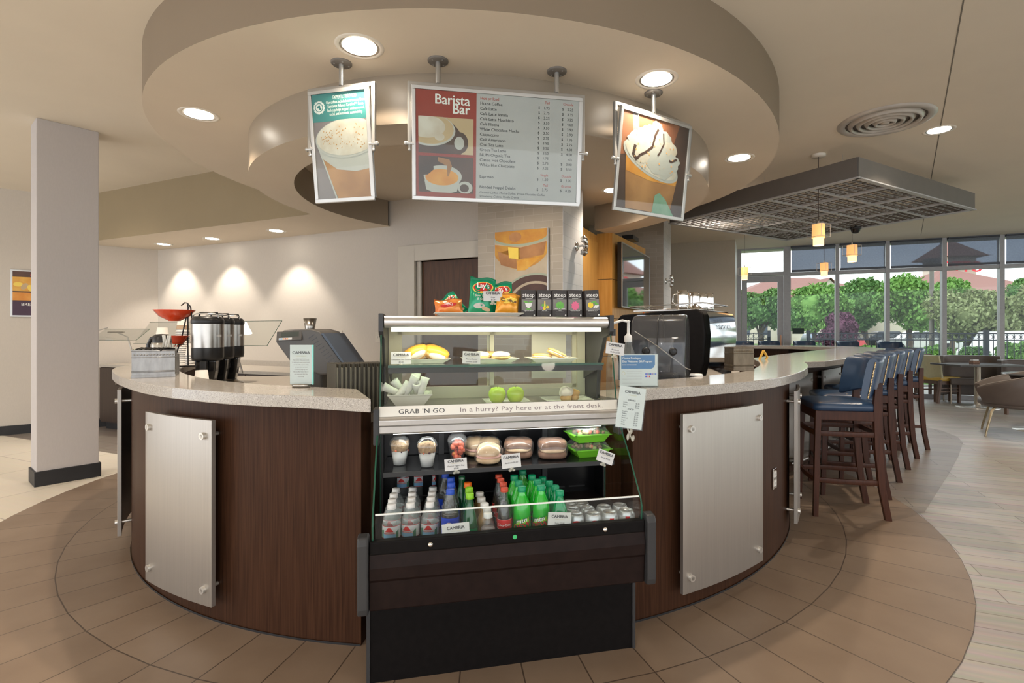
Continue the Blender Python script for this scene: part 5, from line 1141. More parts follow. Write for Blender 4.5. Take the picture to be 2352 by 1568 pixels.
m = MB(); vs = [(sx*k, sy*k*.8, zz) for k, zz in ((.055, 0), (.085, .045), (.092, .050), (.092, .054), (.082, .048), (.052, .006)) for sx, sy in ((-1, -1), (1, -1), (1, 1), (-1, 1))]
m.add(vs, [(4*j+i, 4*j+(i+1) % 4, 4*j+4+(i+1) % 4, 4*j+4+i) for j in range(5) for i in range(4)]+[(3, 2, 1, 0), (20, 21, 22, 23)], M_porc); m.build('bowl', t, bev=.002)
M_nap = mat('white_napkin', (.62, .61, .57), .8, bump=.2, nscale=40)
for i, (dx, dy, dz, rx, ry, L) in enumerate(((-.062, -.02, .062, 20, -62, .10), (-.03, -.03, .060, -15, 40, .10), (.0, -.02, .075, 15, 25, .12), (.03, .0, .060, 35, -20, .10), (.055, -.02, .072, 10, 12, .10), (-.045, .02, .065, -20, -30, .10), (.012, .03, .08, 5, 8, .11))):
    r = thing('napkin_roll', 'white rolled napkin in the square bowl, %s' % ('lying at the far left', 'lying at the front', 'standing tallest in the middle', 'lying in front of the tall one', 'standing at the right', 'tucked behind the left one', 'standing at the back')[i], 'napkin', (x+dx, 2.20+dy, .9855+dz), 0, 'napkin rolls', rot=(radians(rx), radians(ry), .2*i))
    MB().lathe([(.004, -L/2), (.011, -L/2), (.013, -L/4), (.014, 0), (.016, L/4), (.019, L/2), (.012, L/2), (.008, L/4)], M_nap, n=14).build('roll', r); MB().lathe([(.0150, -.008), (.0155, .010)], M_porc, n=14).build('paper_band', r)
# things standing on the case roof
ZR = 1.3645
x = (1098-CX)/F*2.30
t = thing('serving_tray', 'long white tray under the snack bags on top of the case', 'tray', (x, 2.30, ZR), CYAW)
m = MB(); vs = [(sx*w, sy*d, zz) for w, d, zz in ((.165, .055, 0), (.195, .075, .016), (.190, .071, .018), (.162, .052, .004)) for sx, sy in ((-1, -1), (1, -1), (1, 1), (-1, 1))]
m.add(vs, [(4*j+i, 4*j+(i+1) % 4, 4*j+4+(i+1) % 4, 4*j+4+i) for j in range(3) for i in range(4)]+[(3, 2, 1, 0), (12, 13, 14, 15)], M_porc); m.build('dish', t, bev=.0015)
M_bagg = mat('green_chip_foil', (.0, .26, .12), .25, .25, var=.1, coat=.3); M_bago = mat('orange_chip_foil', (.72, .26, .02), .25, .25, rgb2=(.8, .42, .04), nscale=10, coat=.3); M_bagr = mat('red_orange_chip_foil', (.62, .13, .03), .25, .25, rgb2=(.7, .3, .05), nscale=12, coat=.3); M_yel = mat('yellow_print', (.85, .62, .10), .4)
def bag(label, px, Y, z, w, h, foil, rot, kind):
    x = (px-CX)/F*Y; t = thing('snack_bag', label, 'snack bag', (x, Y, z), 0, 'snack bags on the tray', rot=rot)
    nx, nz = 14, 16; rd = random.Random(px)
    def pt(i, j, s, d=0.):
        u, v = -1+2*i/nx, j/nz; th = max(0, (1-u*u))**.5*max(0, sin(pi*min(1, max(0, (v-.06)/.86))))**.6*.024
        wv = .0028*sin(9*u+5*v+px)*sin(pi*v); return (u*w/2*(1-.06*sin(pi*v)), s*(th+d)+wv, v*h+.004*sin(4*u)*(1 if v > .9 else 0))
    m = MB()
    for s in (-1, 1):
        vs = [pt(i, j, s) for j in range(nz+1) for i in range(nx+1)]; m.add(vs, [(j*(nx+1)+i, j*(nx+1)+i+1, (j+1)*(nx+1)+i+1, (j+1)*(nx+1)+i) for j in range(nz) for i in range(nx)], foil, True)
    m.build('bag', t)
    def on_front(m2, q, mt, d):                        # print laid on the bulging front
        def f(a, b):
            u, v = a/(w/2), b/h; u = max(-.98, min(.98, u)); th = (1-u*u)**.5*max(0, sin(pi*min(1, max(0, (v-.06)/.86))))**.6*.024+.0028*0; wv = .0028*sin(9*u+5*v+px)*sin(pi*v); return (a*(1-.06*sin(pi*v)), -(th+d)+wv, b)
        m2.add([f(a, b) for a, b in q], [tuple(range(len(q)))], mt)
    def fan(m2, q, mt, d):
        cx_ = sum(p[0] for p in q)/len(q); cy_ = sum(p[1] for p in q)/len(q)
        for a, b in zip(q, q[1:]+q[:1]):
            on_front(m2, [(cx_, cy_), a, b], mt, d)
    m = MB()
    if kind == 'lays':
        fan(m, ell(.0, h*.72, w*.42, h*.155, .15, 24), M_yel, .0012); fan(m, ell(.0, h*.735, w*.38, h*.12, .15, 24), M_lbr, .0020)
        tt = MB(); tt.text("Lay's", .036, 0, h*.70, M_wht, al='CENTER', bold=.03, sx=.85)
        for f_ in tt.f: on_front(m, [tt.v[i][:2] for i in f_], M_wht, .0032)
        tt = MB(); tt.text('Sour Cream', .014, -.0, h*.47, M_wht, al='CENTER'); tt.text('& Onion', .014, 0, h*.38, M_wht, al='CENTER')
        for f_ in tt.f: on_front(m, [tt.v[i][:2] for i in f_], M_wht, .0022)
        fan(m, ell(-.012, h*.24, w*.22, h*.07, .1, 18), M_cup, .0014); fan(m, ell(.02, h*.17, w*.18, h*.05, -.2, 18), M_tan, .0022)
    elif kind == 'cheese':
        fan(m, ell(.0, h*.62, w*.4, h*.12, .3, 20), M_yel, .0012); tt = MB(); tt.text('Cheetos', .022, 0, h*.56, M_ink, al='CENTER', bold=.03)
        for f_ in tt.f: on_front(m, [tt.v[i][:2] for i in f_], M_ink, .0024)
    else:
        fan(m, ell(.0, h*.5, w*.3, h*.14, .1, 20), M_lbr, .0012); tt = MB(); tt.text('BBQ', .02, 0, h*.45, M_wht, al='CENTER', bold=.03)
        for f_ in tt.f: on_front(m, [tt.v[i][:2] for i in f_], M_wht, .0024)
    m.build('print', t)
zt0 = ZR+.006
bag('green sour cream snack bag standing tallest on the tray', 1104, 2.31, zt0, .118, .175, M_bagg, (radians(-8), radians(5), CYAW), 'lays')
bag('green snack bag standing behind the orange one', 1158, 2.36, zt0, .105, .158, M_bagg, (radians(-8), radians(-6), CYAW-.1), 'lays')
bag('orange snack bag at the right end of the tray', 1163, 2.29, zt0, .105, .104, M_bago, (radians(-12), radians(8), CYAW), 'cheese')
bag('red-orange snack bag lying at the left end of the tray', 1032, 2.28, zt0+.004, .125, .075, M_bagr, (radians(-22), radians(-4), CYAW), 'bbq')
bag('crumpled green snack bag leaning left behind the red-orange one', 1058, 2.34, zt0, .09, .115, M_bagg, (radians(-10), radians(-38), CYAW), 'lays')
M_box = mat('black_tea_carton', (.035, .028, .026), .45, var=.1); M_bgr = mat('grey_carton_window', (.16, .15, .14), .5, rgb2=(.25, .24, .22), nscale=12); M_leafp = mat('green_leaf_print', (.10, .38, .06), .5, rgb2=(.2, .5, .1), nscale=30); M_pink = mat('pink_petal_print', (.75, .15, .28), .5); M_lem = mat('lemon_print', (.85, .62, .04), .5); M_purp = mat('purple_print', (.30, .16, .40), .5)
def tea(label, px, Y, name, flav, tilt, yaw):
    x = (px-CX)/F*Y; t = thing('tea_box', label, 'tea box', (x, Y, ZR), 0, 'black tea boxes on top of the case', rot=(0, radians(tilt), CYAW+yaw)); w, h, d = .066, .120, .075
    m = MB(); m.box(-w/2, w/2, 0, d, 0, h, M_box); m.build('carton', t, bev=.0012)
    m = MB(frame_of((0, -.0003, 0), (1, 0, 0), (0, 0, 1))); m.rect(-w/2+.002, .030, w/2-.002, .078, M_bgr, .0002)
    m.text('steep', .0255, 0, .090, M_wht, al='CENTER', bold=.015); m.rect(-.014, .0825, .014, .0838, M_wht, .0006)
    m.text(flav, .0068, 0, .027, M_wht, al='CENTER', bold=.02); m.rect(-.018, .0225, .018, .0238, M_bgr, .0006)
    for k in range(4): m.rect(-.022+.003*k, .017-.004*k, .022-.003*k, .0175-.004*k, M_bgr, .0006)
    m.disc(.026, .008, .0035, M_wht, .0006, 12)
    if name == 'english':
        m.poly([(-.016, .062), (.016, .062), (.012, .048), (.004, .040), (-.004, .040), (-.012, .048)], M_wht, .001); m.poly(ell(-.012, .067, .012, .004, -.3), M_leafp, .0012); m.poly(ell(.010, .068, .010, .003, .3), M_leafp, .0012); m.poly(ell(.0, .035, .012, .003), M_leafp, .0012)
    elif name == 'earl':
        for i, (a, b) in enumerate(((-.014, .042), (-.002, .038), (.012, .044), (.002, .050), (-.008, .052))): m.disc(a, b, .007, (M_purp, M_lem, M_lem, M_leafp, M_leafp)[i], .001+i*.0001, 12)
        m.poly([(-.004, .045), (.004, .045), (.002, .072), (-.002, .072)], M_yel, .0016)
    elif name == 'mint':
        for i in range(9): a = i*.7; m.poly(ell(.009*cos(a), .052+.007*sin(a), .011, .006, a), M_leafp, .001+i*.0001)
        m.rect(-.024, .036, .024, .038, M_wht, .0009)
    elif name == 'hib':
        for i in range(9): a = i*.7; m.poly(ell(.008*cos(a), .050+.009*sin(a), .011, .006, a), M_pink, .001+i*.0001)
    else:
        m.disc(-.010, .054, .013, M_lem, .001, 18); m.poly(ell(.004, .066, .014, .004, .2), M_leafp, .0012)
        for i in range(4): m.poly(ell(.008+.005*i, .044+.004*(i % 2), .006, .004, .5), M_wht, .0013+i*.0001); m.poly(ell(.014+.003*i, .060-.003*i, .007, .003, .8), M_leafp, .0012)
    m.build('print', t)
for px, nm, fl_, tl, yw_, lab in ((1214, 'english', 'english breakfast', 0, .02, 'black tea box showing a white cup'), (1251, 'earl', 'earl grey', 0, .0, 'black tea box showing small yellow and purple flowers'), (1286, 'mint', 'mint', 0, -.02, 'black tea box showing green mint leaves'),
                                  (1321, 'hib', 'rooibos hibiscus', 0, .0, 'black tea box showing a pink flower'), (1363, 'cham', 'chamomile citrus', -4, .05, 'black tea box showing a lemon, standing apart at the right')): tea(lab, px, 2.30, nm, fl_, tl, yw_)
# ---------------------------------------------------------------- things on and behind the left counter
M_tin = mat('pressed_tin', (.30, .30, .30), .38, .6, var=.12, nscale=60, stretch=(1, 1, .3), bump=.1); M_bronze = mat('aged_bronze_tin', (.15, .12, .085), .38, .7, var=.15, nscale=60, stretch=(1, 1, .3), bump=.1)
def caddy(label, px, Y, w, h, d, rz, mt, z=ZT):
    t = thing('napkin_caddy', label, 'caddy', ((px-CX)/F*Y, Y, z), rz); m = MB()
    m.box(-w/2, w/2, -d/2, -d/2+.003, .012, h, mt); m.box(-w/2, w/2, d/2-.003, d/2, .012, h, mt); m.box(-w/2, -w/2+.003, -d/2, d/2, .012, h, mt); m.box(w/2-.003, w/2, -d/2, d/2, .012, h, mt); m.box(-w/2-.003, w/2+.003, -d/2-.003, d/2+.003, 0, .014, mt)
    m.build('box', t, bev=.001)
    m = MB()
    for z_ in (.030, .036, h-.006, h-.040): m.tube([(-w/2-.001, -d/2-.001, z_), (w/2+.001, -d/2-.001, z_), (w/2+.001, d/2+.001, z_), (-w/2-.001, d/2+.001, z_)], .0022, mt, n=6, closed=True)
    for i in range(13): m.ball((-w/2+.010+(w-.02)*i/12, -d/2-.001, h-.026), (.006, .003, .005), mt, n=8, k=5)
    m.build('embossing', t)
    m = MB(); m.box(-w/2+.004, w/2-.004, -d/2+.004, d/2-.004, h-.010, h-.006, M_blk); m.build('tray', t); return t
caddy('silver pressed-tin caddy on the left end of the countertop', 356, 2.86, .192, .150, .12, .52, M_tin)
caddy('bronze-toned pressed-tin caddy beside the espresso machine', 1697, 3.34, .135, .150, .12, .12, M_bronze)
x = (356-CX)/F*2.86
for i in range(7):
    t = thing('lid_tool', 'black-handled utensil lying in the silver caddy, %s from the left' % ('first second third fourth fifth sixth seventh'.split()[i]), 'utensil', (x-.075+.024*i, 2.86, ZT+.147), 0, 'black utensils in the silver caddy')
    MB().tube([(-.012, -.04, .0), (0, 0, .010), (.012, .04, .004)], .006, M_blkg, n=8).build('handle', t)
# thermal carafe
Y = 3.30; x = (372-CX)/F*Y
t = thing('coffee_carafe', 'steel carafe with curved black handle behind the silver caddy', 'carafe', (x, Y, ZT), 0)
MB().lathe([(.001, 0), (.058, 0), (.060, .01), (.060, .165), (.052, .180)], M_steel, n=28).build('body', t)
MB().lathe([(.053, .178), (.050, .215), (.034, .232), (.001, .234)], M_blk, n=24).build('lid', t)
MB().tube([(-.03, 0, .222), (-.068, 0, .205), (-.088, 0, .165), (-.086, 0, .11), (-.060, 0, .08)], .011, M_blkg, n=10).build('handle', t)
# straws and stirrers
Y = 3.02; x = (383-CX)/F*Y
t = thing('straw_holder', 'small metal holder with white wrapped straws beside the silver caddy', 'straw holder', (x, Y, ZT), 0)
MB().box(-.03, .055, -.03, .03, 0, .12, M_tin).build('holder', t, bev=.002)
rd = random.Random(9)
for i in range(16):
    a = -.02+.065*i/15; sx = rd.uniform(-.012, .03)
    s = thing('wrapped_straw', 'white paper-wrapped straw standing in the small metal holder', 'straw', (x+a, Y+rd.uniform(-.02, .02), ZT+.121), 0, 'white wrapped straws'); MB().cyl((0, 0, 0), (sx, 0, .105 if i < 8 else .055), .0038, M_nap, n=6).build('wrapper', s)
# wire stand with red bowls
M_wire = mat('black_wrought_wire', (.012, .010, .010), .4); M_redb = mat('orange_red_glaze', (.62, .055, .015), .12, coat=.5, var=.1); M_sug = mat('raw_sugar_packets', (.60, .45, .30), .7, rgb2=(.75, .66, .52), nscale=30)
Y = 3.58; x = (424-CX)/F*Y
t = thing('wire_stand', 'black wire two-tier stand holding red bowls', 'stand', (x, Y, ZT), -.3)
for s in (-1, 1):
    MB().tube([(s*.045+.04, .03, 0), (s*.030+.035, .02, .20), (s*.012+.03, .01, .42), (.028, 0, .445), (.008, -.004, .45), (-.018, -.01, .43)], .0045, M_wire, n=7).build('side_bar', t)
MB().tube([(-.045, -.06, 0), (-.005, -.02, .20), (.03, .005, .42)], .0045, M_wire, n=7).build('front_bar', t)
MB().tube([(-.045, -.06, .01), (.085, .03, .01), (-.005, .03, .01)], .004, M_wire, n=6, closed=True).build('foot_ring', t)
for z_, r in ((.355, .07), (.16, .06)): MB().tube([(-.055+r*cos(a), -.03+r*sin(a), z_) for a in [2*pi*i/20 for i in range(20)]], .0035, M_wire, n=6, closed=True).build('bowl_ring', t)
c_, s_ = cos(-.3), sin(-.3); bx, by = x+(-.055*c_+.03*s_), Y+(-.055*s_-.03*c_)
def redbowl(label, z_, r, fill):
    b = thing('red_bowl', label, 'bowl', (bx, by, z_), 0, 'red bowls'); MB().lathe([(.001, 0), (.035, 0), (.038, .004), (r*.72, .032), (r*.98, .072), (r, .076), (r*.96, .074), (r*.70, .036), (.034, .008), (.001, .007)], M_redb, n=32).build('bowl', b)
    m = MB(); rd = random.Random(2)
    for i in range(22): m.cbox((0, 0, 0), (.035, .022, .004), M_sug, T(rd.uniform(-.045, .045), rd.uniform(-.045, .045), rd.uniform(.045, .075)) @ RZ(rd.uniform(0, 3)) @ RX(rd.uniform(-.5, .5)))
    m.build('sugar_packets', b)['kind'] = 'stuff'
redbowl('red bowl of raw sugar packets at the top of the wire stand', 1.372, .125, 1); redbowl('red bowl half way down the wire stand', 1.195, .085, 1)
# cup stacks
M_kraft = mat('kraft_cup_print', (.42, .30, .20), .7); M_paper = mat('white_paper_cup', (.72, .70, .66), .6)
def cupstack(label, px, Y, z0, n, step, r, mt, h=.10, flip=False):
    for i in range(n):
        lab = label+(', topmost of its stack' if i == n-1 and n > 1 else ', lowest of its stack' if i == 0 and n > 1 else ', inside its stack' if n > 1 else '')
        c = thing('paper_cup', lab, 'paper cup', ((px-CX)/F*Y, Y, z0+i*step), 0, label+', stacked'); m = MB()
        pr = [(.001, 0), (r*.68, 0), (r, h), (r*1.05, h), (r*1.05, h-.004)] if not flip else [(r*1.05, 0), (r*1.05, .005), (r, .005), (r*.70, h), (.001, h)]
        m.lathe(pr, M_paper, n=22); m.build('cup', c)
        if mt: MB().lathe([(r*.74, h*.2), (r*.96, h*.86)] if not flip else [(r*1.005, h*.18), (r*.86, h*.5)], mt, n=22).build('sleeve', c)
cupstack('white paper cup standing upside down beside the first coffee dispenser', 463, 3.06, .921, 3, .012, .045, None, .125, True)
cupstack('brown-banded paper cup in the tall column behind the wire stand', 420, 3.95, ZT, 17, .0155, .044, M_kraft, .10, True)
cupstack('white paper cup in the short column beside the first coffee dispenser', 440, 3.86, ZT, 5, .018, .038, None, .09, True)
cupstack('large kraft paper cup behind the black carafe lid', 373, 3.9, ZT, 9, .02, .048, M_kraft, .12, True)
# airpots
def airpot(label, px, Y, rz):
    t = thing('coffee_dispenser', label, 'coffee dispenser', ((px-CX)/F*Y, Y, .921), rz, 'steel coffee dispensers in a row'); r = .093
    MB().lathe([(r, .275), (r, .428)], M_steel, n=36).build('steel_jacket', t)
    MB().lathe([(.001, .192), (r*.95, .192), (r*.97, .205), (r, .215), (r, .275)], M_blk, n=36).build('lower_collar', t)
    MB().lathe([(r, .428), (r+.002, .432), (r+.002, .452), (r*.92, .470), (r*.80, .476), (r*.3, .478), (.001, .478)], M_blk, n=36).build('lid', t)
    m = MB(); m.tube([(-.07, -.045, .462), (-.07, -.05, .485), (-.05, -.052, .494), (.05, -.052, .494), (.07, -.05, .485), (.07, -.045, .462)], .0042, M_steel, n=8); m.build('wire_handle', t)
    m = MB(); m.tube([(-.055, .03, .474), (-.05, .03, .500), (.05, .03, .500), (.055, .03, .474)], .008, M_blk, n=8); m.build('top_handle', t)
    m = MB(); vs = [(sx*w, sy*d-.0, z) for w, d, z in ((.040, .045, .03), (.055, .060, .12), (.062, .066, .192)) for sx, sy in ((-1, -1), (1, -1), (1, 1), (-1, 1))]; m.add(vs, [(4*j+i, 4*j+(i+1) % 4, 4*j+4+(i+1) % 4, 4*j+4+i) for j in range(2) for i in range(4)]+[(3, 2, 1, 0), (8, 9, 10, 11)], M_blkg); m.build('stand', t, bev=.01, seg=3)
    MB().lathe([(.001, 0), (.09, 0), (.09, .010), (.055, .022), (.045, .034)], M_steel, n=28).build('drip_base', t)
    MB().box(-.018, .018, -.125, -.085, .12, .19, M_blk).build('spout', t, bev=.004); m = MB(); wrap(m, [(-.02, 0), (.02, 0), (.02, .013), (-.02, .013)], r, .345, M_card, a0=-pi/2+.95, dr=.0012); m.build('label', t)
for px, Y, n_ in ((477, 3.38, 'nearest'), (503, 3.58, 'middle'), (528, 3.78, 'farthest')): airpot('steel coffee dispenser, %s of the three in a row' % n_, px, Y, .35)
# acrylic notice
Y = P(692, 889, ZT)[1]; x = (692-CX)/F*Y
t = thing('acrylic_notice', 'white notice in a clear acrylic stand on the left countertop', 'notice', (x, Y, ZT), .03); w, h = .098, .176
MB().box(-w/2, w/2, -.002, .0, .014, .014+h, M_card).build('card', t); MB().box(-w/2, w/2, -.005, -.0024, .012, .014+h, M_cardg).box(-w/2, w/2, .0004, .003, .012, .014+h, M_cardg).build('acrylic', t)
MB().box(w/2, w/2+.006, -.004, .003, .012, .014+h, mat('aqua_acrylic_edge', (.25, .65, .60), .2)).build('acrylic_edge', t)
MB().lathe([(.001, 0), (.040, 0), (.040, .012), (.034, .016), (.001, .016)], M_steel, n=30, sy=.55).build('foot', t)
m = MB(frame_of((0, -.0022, .014), (1, 0, 0), (0, 0, 1))); m.text('CAMBRiA', .0185, 0, .135, M_ink, al='CENTER', bold=.03); m.text('HOTELS & SUITES', .0055, 0, .124, M_gold, al='CENTER')
for i, s in enumerate(('Ask us for what you need.', 'A delicious meal made fresh,', 'served with a great smile,', 'is important to us at', 'Cambria. Stop by the', 'Barista Bar every day or', 'any time you feel like', 'unwinding.')): m.text(s, .0068, 0, .106-.0105*i, M_ngrey, al='CENTER')
m.rect(-.025, .1165, .025, .117, M_ngrey, .0005); m.build('lettering', t)
# point-of-sale terminal
M_pos = mat('dark_grey_terminal_plastic', (.075, .070, .066), .38, var=.06); M_blu = mat('blue_grey_plastic', (.045, .065, .10), .3)
Y = 2.78; k = Y/F
def pz(px, py): return ((px-700)*k, Zof(py, Y)-.92)
t = thing('register_terminal', 'dark grey point-of-sale terminal with small customer display behind the counter', 'cash register', ((700-CX)/F*Y, Y, .92), 0)
q = [pz(*p) for p in ((632, 784), (650, 758), (676, 756), (712, 755), (733, 761), (738, 766), (790, 838), (776, 858), (735, 862), (672, 838))]; q = [(a, b) for a, b in q]
MB(RX(pi/2) @ T(0, 0, -.30)).prism(q, 0, .30, M_pos).build('monitor', t, bev=.010, seg=3)
m = MB(RX(pi/2)); 
e1, e2 = pz(738, 766), pz(790, 838)
MB(RX(pi/2) @ T(0, 0, -.30)).prism([e1, (e1[0]+.014, e1[1]+.002), (e2[0]+.014, e2[1]), e2], -.004, .304, M_blu).build('screen_bezel', t)
m = MB()
for i in range(11):
    f_ = i/11; a, b = pz(722+62*f_, 775+74*f_-6); m.add([(a, -.0008, b), (a+.0, -.0008, b+.003), (a-.030, -.0008, b-.016), (a-.030, -.0008, b-.019)], [(0, 1, 2, 3)], M_blkg)
m.build('vent_slots', t)
MD_ = frame_of((pz(637, 783)[0], -.012, pz(637, 783)[1]), (1, 0, .05), (.28, .22, .85)); m = MB(MD_); m.box(0, .135, 0, .052, -.008, .002, M_pos); ds = m.build('customer_display', t, bev=.003)
m = MB(MD_); m.rect(.026, .020, .120, .046, mat('lcd_green_grey', (.05, .06, .055), .2), .0028); m.rect(.014, .004, .085, .015, M_card, .0028)
for i, c in enumerate((M_lbl, M_lbl, M_org, M_redt, M_org, M_card)): m.rect(.016+.010*i, .006, .024+.010*i, .013, c, .0034)
m.build('display_print', ds)
MB().box(-.23, .10, .0, .28, 0, .055, M_pos).build('base', t, bev=.018, seg=4); MB().box(-.04, .06, .08, .2, .05, .26, M_pos).build('neck', t, bev=.02, seg=4)
# menu presenters
M_olive = mat('olive_grey_cover', (.085, .078, .06), .5, var=.1); M_olt = mat('khaki_page', (.28, .26, .19), .6)
for i in range(12):
    px = 772+10.3*i; Y = 2.33+.008*i; t = thing('menu_folder', 'dark olive menu folder standing in the row, %s' % ('%s from the left' % ('first second third fourth fifth sixth seventh eighth ninth tenth eleventh'.split()[i]) if i < 11 else 'closest to the pastry case'), 'menu folder', ((px-CX)/F*Y, Y, .93), .62, 'menu folders in a row')
    MB().box(-.002, .002, 0, .15, 0, .222, M_olive).box(.012, .015, 0, .15, 0, .222, M_olive).box(-.002, .015, .148, .152, 0, .222, M_olive).build('cover', t); MB().box(.003, .011, .004, .145, .005, .205, M_olt).build('pages', t)
# ---------------------------------------------------------------- back counter along the back wall
dB = (BC[0]-LW0[0], BC[1]-LW0[1])
MBK = T(BC[0], BC[1], 0) @ RZ(-AB)                 # x along the back wall, -y toward the room
xe = tpar(888, BC, UB); Dp = .66
bk = thing('back_cabinet', 'long dark brown cabinet run with grey top along the back wall', 'cabinet', (BC[0], BC[1], 0), -AB)
M_dcab = mat('dark_brown_cabinet', (.045, .028, .020), .42, var=.2, nscale=4, stretch=(16, 16, .6))
xs = -.10
MB().box(xs, xe, -Dp, -.005, .10, .83, M_dcab).build('carcass', bk); MB().box(xs, xe, -Dp+.06, -.01, 0, .10, M_black).build('plinth', bk)
MB().box(xs, xe, -Dp-.02, -.004, .83, .865, M_wtop).build('worktop', bk, bev=.003); MB().box(xs+.5, xe, -.02, -.003, .865, .93, M_wtop).build('upstand', bk)
nd = 9; wd = (xe-xs)/nd
for i in range(nd):
    d = MB().box(xs+wd*i+.004, xs+wd*(i+1)-.004, -Dp-.018, -Dp, .12, .82, M_dcab).build('door', bk, bev=.002); MB().tube([(xs+wd*(i+1)-.05, -Dp-.018, .60), (xs+wd*(i+1)-.05, -Dp-.045, .61), (xs+wd*(i+1)-.05, -Dp-.045, .73), (xs+wd*(i+1)-.05, -Dp-.018, .74)], .005, M_steel, n=7).build('handle', d)
# glass sneeze guards
def guard(label, p0, p1, z0, z1, arms):
    d = (p1[0]-p0[0], p1[1]-p0[1]); L = hypot(*d); t = thing('sneeze_guard', label, 'sneeze guard', (p0[0], p0[1], 0), atan2(d[1], d[0]), 'glass sneeze guards over the back counter')
    m = MB(); vs = [(0, -.10, z0), (L, -.10, z0), (L, .06, z1), (0, .06, z1)]; m.add(vs+[(a, b+.006, c) for a, b, c in vs], [(0, 1, 2, 3), (7, 6, 5, 4)], M_g); m.build('glass', t)
    MB().tube([vs[0], vs[1]], .0025, M_edge, n=5).tube([vs[2], vs[3]], .0025, M_edge, n=5).tube([vs[1], vs[2]], .0025, M_edge, n=5).build('glass_edge', t)
    for a in arms:
        m = MB(); m.cyl((a-.02, .10, z0+.10), (a+.32, .10, z0+.10), .009, M_steel, n=10); m.tube([(a+.12, .02, z0+.16), (a+.04, -.05, z0+.12), (a, -.10, z0+.02)], .007, M_steel, n=8); m.tube([(a+.16, .10, z0+.10), (a+.24, .18, z0+.04), (a+.28, .26, .87)], .010, M_steel, n=8); m.build('support_arm', t)
guard('long glass sneeze guard behind the coffee dispensers', at(330, 0, 5.6)[:2], at(635, 0, 4.75)[:2], 1.17, 1.40, (.95,)); guard('short glass sneeze guard at the far left above the cabinet', at(228, 0, 6.6)[:2], at(332, 0, 6.25)[:2], 1.19, 1.33, (.02,))
t = thing('chrome_column', 'flared polished metal vase standing behind the register', 'vase', (*at(712, 0, 4.75)[:2], .866), 0); MB().lathe([(.001, 0), (.05, 0), (.046, .02), (.034, .12), (.034, .34), (.042, .46), (.058, .555), (.052, .553), (.036, .45)], M_steel, n=28).build('vase', t)
for px, py, w_, lab in ((781, 770, .07, 'cream power outlet on the back wall behind the menu folders'), (872, 774, .115, 'cream double light switch on the back wall beside the case')):
    p = on(px, BC, UB); t = thing('wall_plate', lab, 'switch plate', (*go(p, NB, -.001), Zof(py, p[1])), -AB); MB().box(-w_/2, w_/2, -.007, 0, -.058, .058, M_dtrim).build('plate', t, bev=.002)
    m = MB()
    if w_ < .1:
        for z in (-.022, .022): m.box(-.015, .015, -.009, -.007, z-.014, z+.014, M_white); m.box(-.007, -.004, -.0095, -.009, z-.006, z+.006, M_blk); m.box(.004, .007, -.0095, -.009, z-.006, z+.006, M_blk)
    else:
        for x in (-.024, .024): m.box(x-.005, x+.005, -.014, -.007, -.012, .012, M_white)
    m.build('switch' if w_ > .1 else 'socket', t)
# breakfast poster on the left wall
w = .56; c = go(on(24, LW0, UL), UL, w/2); t = thing('wall_poster', 'framed breakfast poster on the left wall partly behind the column', 'poster', (c[0], c[1], Zof(675, c[1])), atan2(UL[1], UL[0])); w, h = .56, .60*1.0
MLp = frame_of((0, -.012, 0), (1, 0, 0), (0, 0, 1)); MB().box(-w/2, w/2, -.02, 0, -h/2, h/2, M_sfr).build('frame', t, bev=.003)
m = MB(frame_of((-w/2+.02, -.0205, h/2-.02), (1, 0, 0), (0, 0, 1))); W_, Hn = w-.04, -(h-.04)
m.poly([(0, Hn), (W_, Hn), (W_, 0), (0, 0)], M_dkb, 0); m.rect(.0, Hn*.45, W_, Hn*.13, M_glaze, .001); m.rect(0, Hn*.66, W_*.62, Hn*.48, M_org, .001); m.rect(W_*.64, Hn*.66, W_, Hn*.48, M_lbl, .001); m.rect(0, Hn, W_, Hn*.68, mat('plum_print', (.06, .03, .06), .5), .001)
for i in range(8): m.poly(ell(W_*(.1+.11*i), Hn*(.3+.04*(i % 3)), .045, .028, i), M_tan if i % 2 else M_yel, .002+i*.0001)
m.text('BREAKFAST', .052, W_*.15, Hn*.78, M_wht, z=.002, bold=.01); m.text('$', .06, W_*.42, Hn*.88, M_wht, z=.002); m.text('Daily', .05, W_*.3, Hn*.10, M_redt, z=.002, it=.2); m.build('print', t)
# ---------------------------------------------------------------- picture, sconces, amber cabinet, television
MP = T(PF[0], PF[1], 0) @ RZ(-AB)
pu = lambda px: tpar(px, PF, UB)
xl, xr = pu(1138.5), pu(1262); zt1 = Zof(525, PF[1]+.1); w = xr-xl; h = .78
t = thing('wall_picture', 'tall close-up picture of amber drinks in glasses on the tiled pillar', 'picture', (*go(PF, UB, (xl+xr)/2), zt1-h/2), -AB)
MB().box(-w/2, w/2, -.028, -.002, -h/2, h/2, M_sfr).build('frame', t, bev=.002)
m = MB(frame_of((-w/2+.006, -.0288, h/2-.006), (1, 0, 0), (0, 0, 1))); W_, Hn = w-.018, -(h-.012)
X = lambda u: u*W_
Y_ = lambda v: v*Hn
CL = lambda q: clipped(q, 0, W_, Hn, 0)
M_hon = mat('honey_liquid_print', (.62, .34, .05), .4, rgb2=(.48, .20, .04), nscale=8); M_cr = mat('cream_blur_print', (.42, .33, .22), .4, rgb2=(.55, .46, .34), nscale=5); M_gr = mat('greenish_rim_print', (.36, .40, .30), .3)
m.poly([(0, Hn), (W_, Hn), (W_, 0), (0, 0)], M_cr, 0)
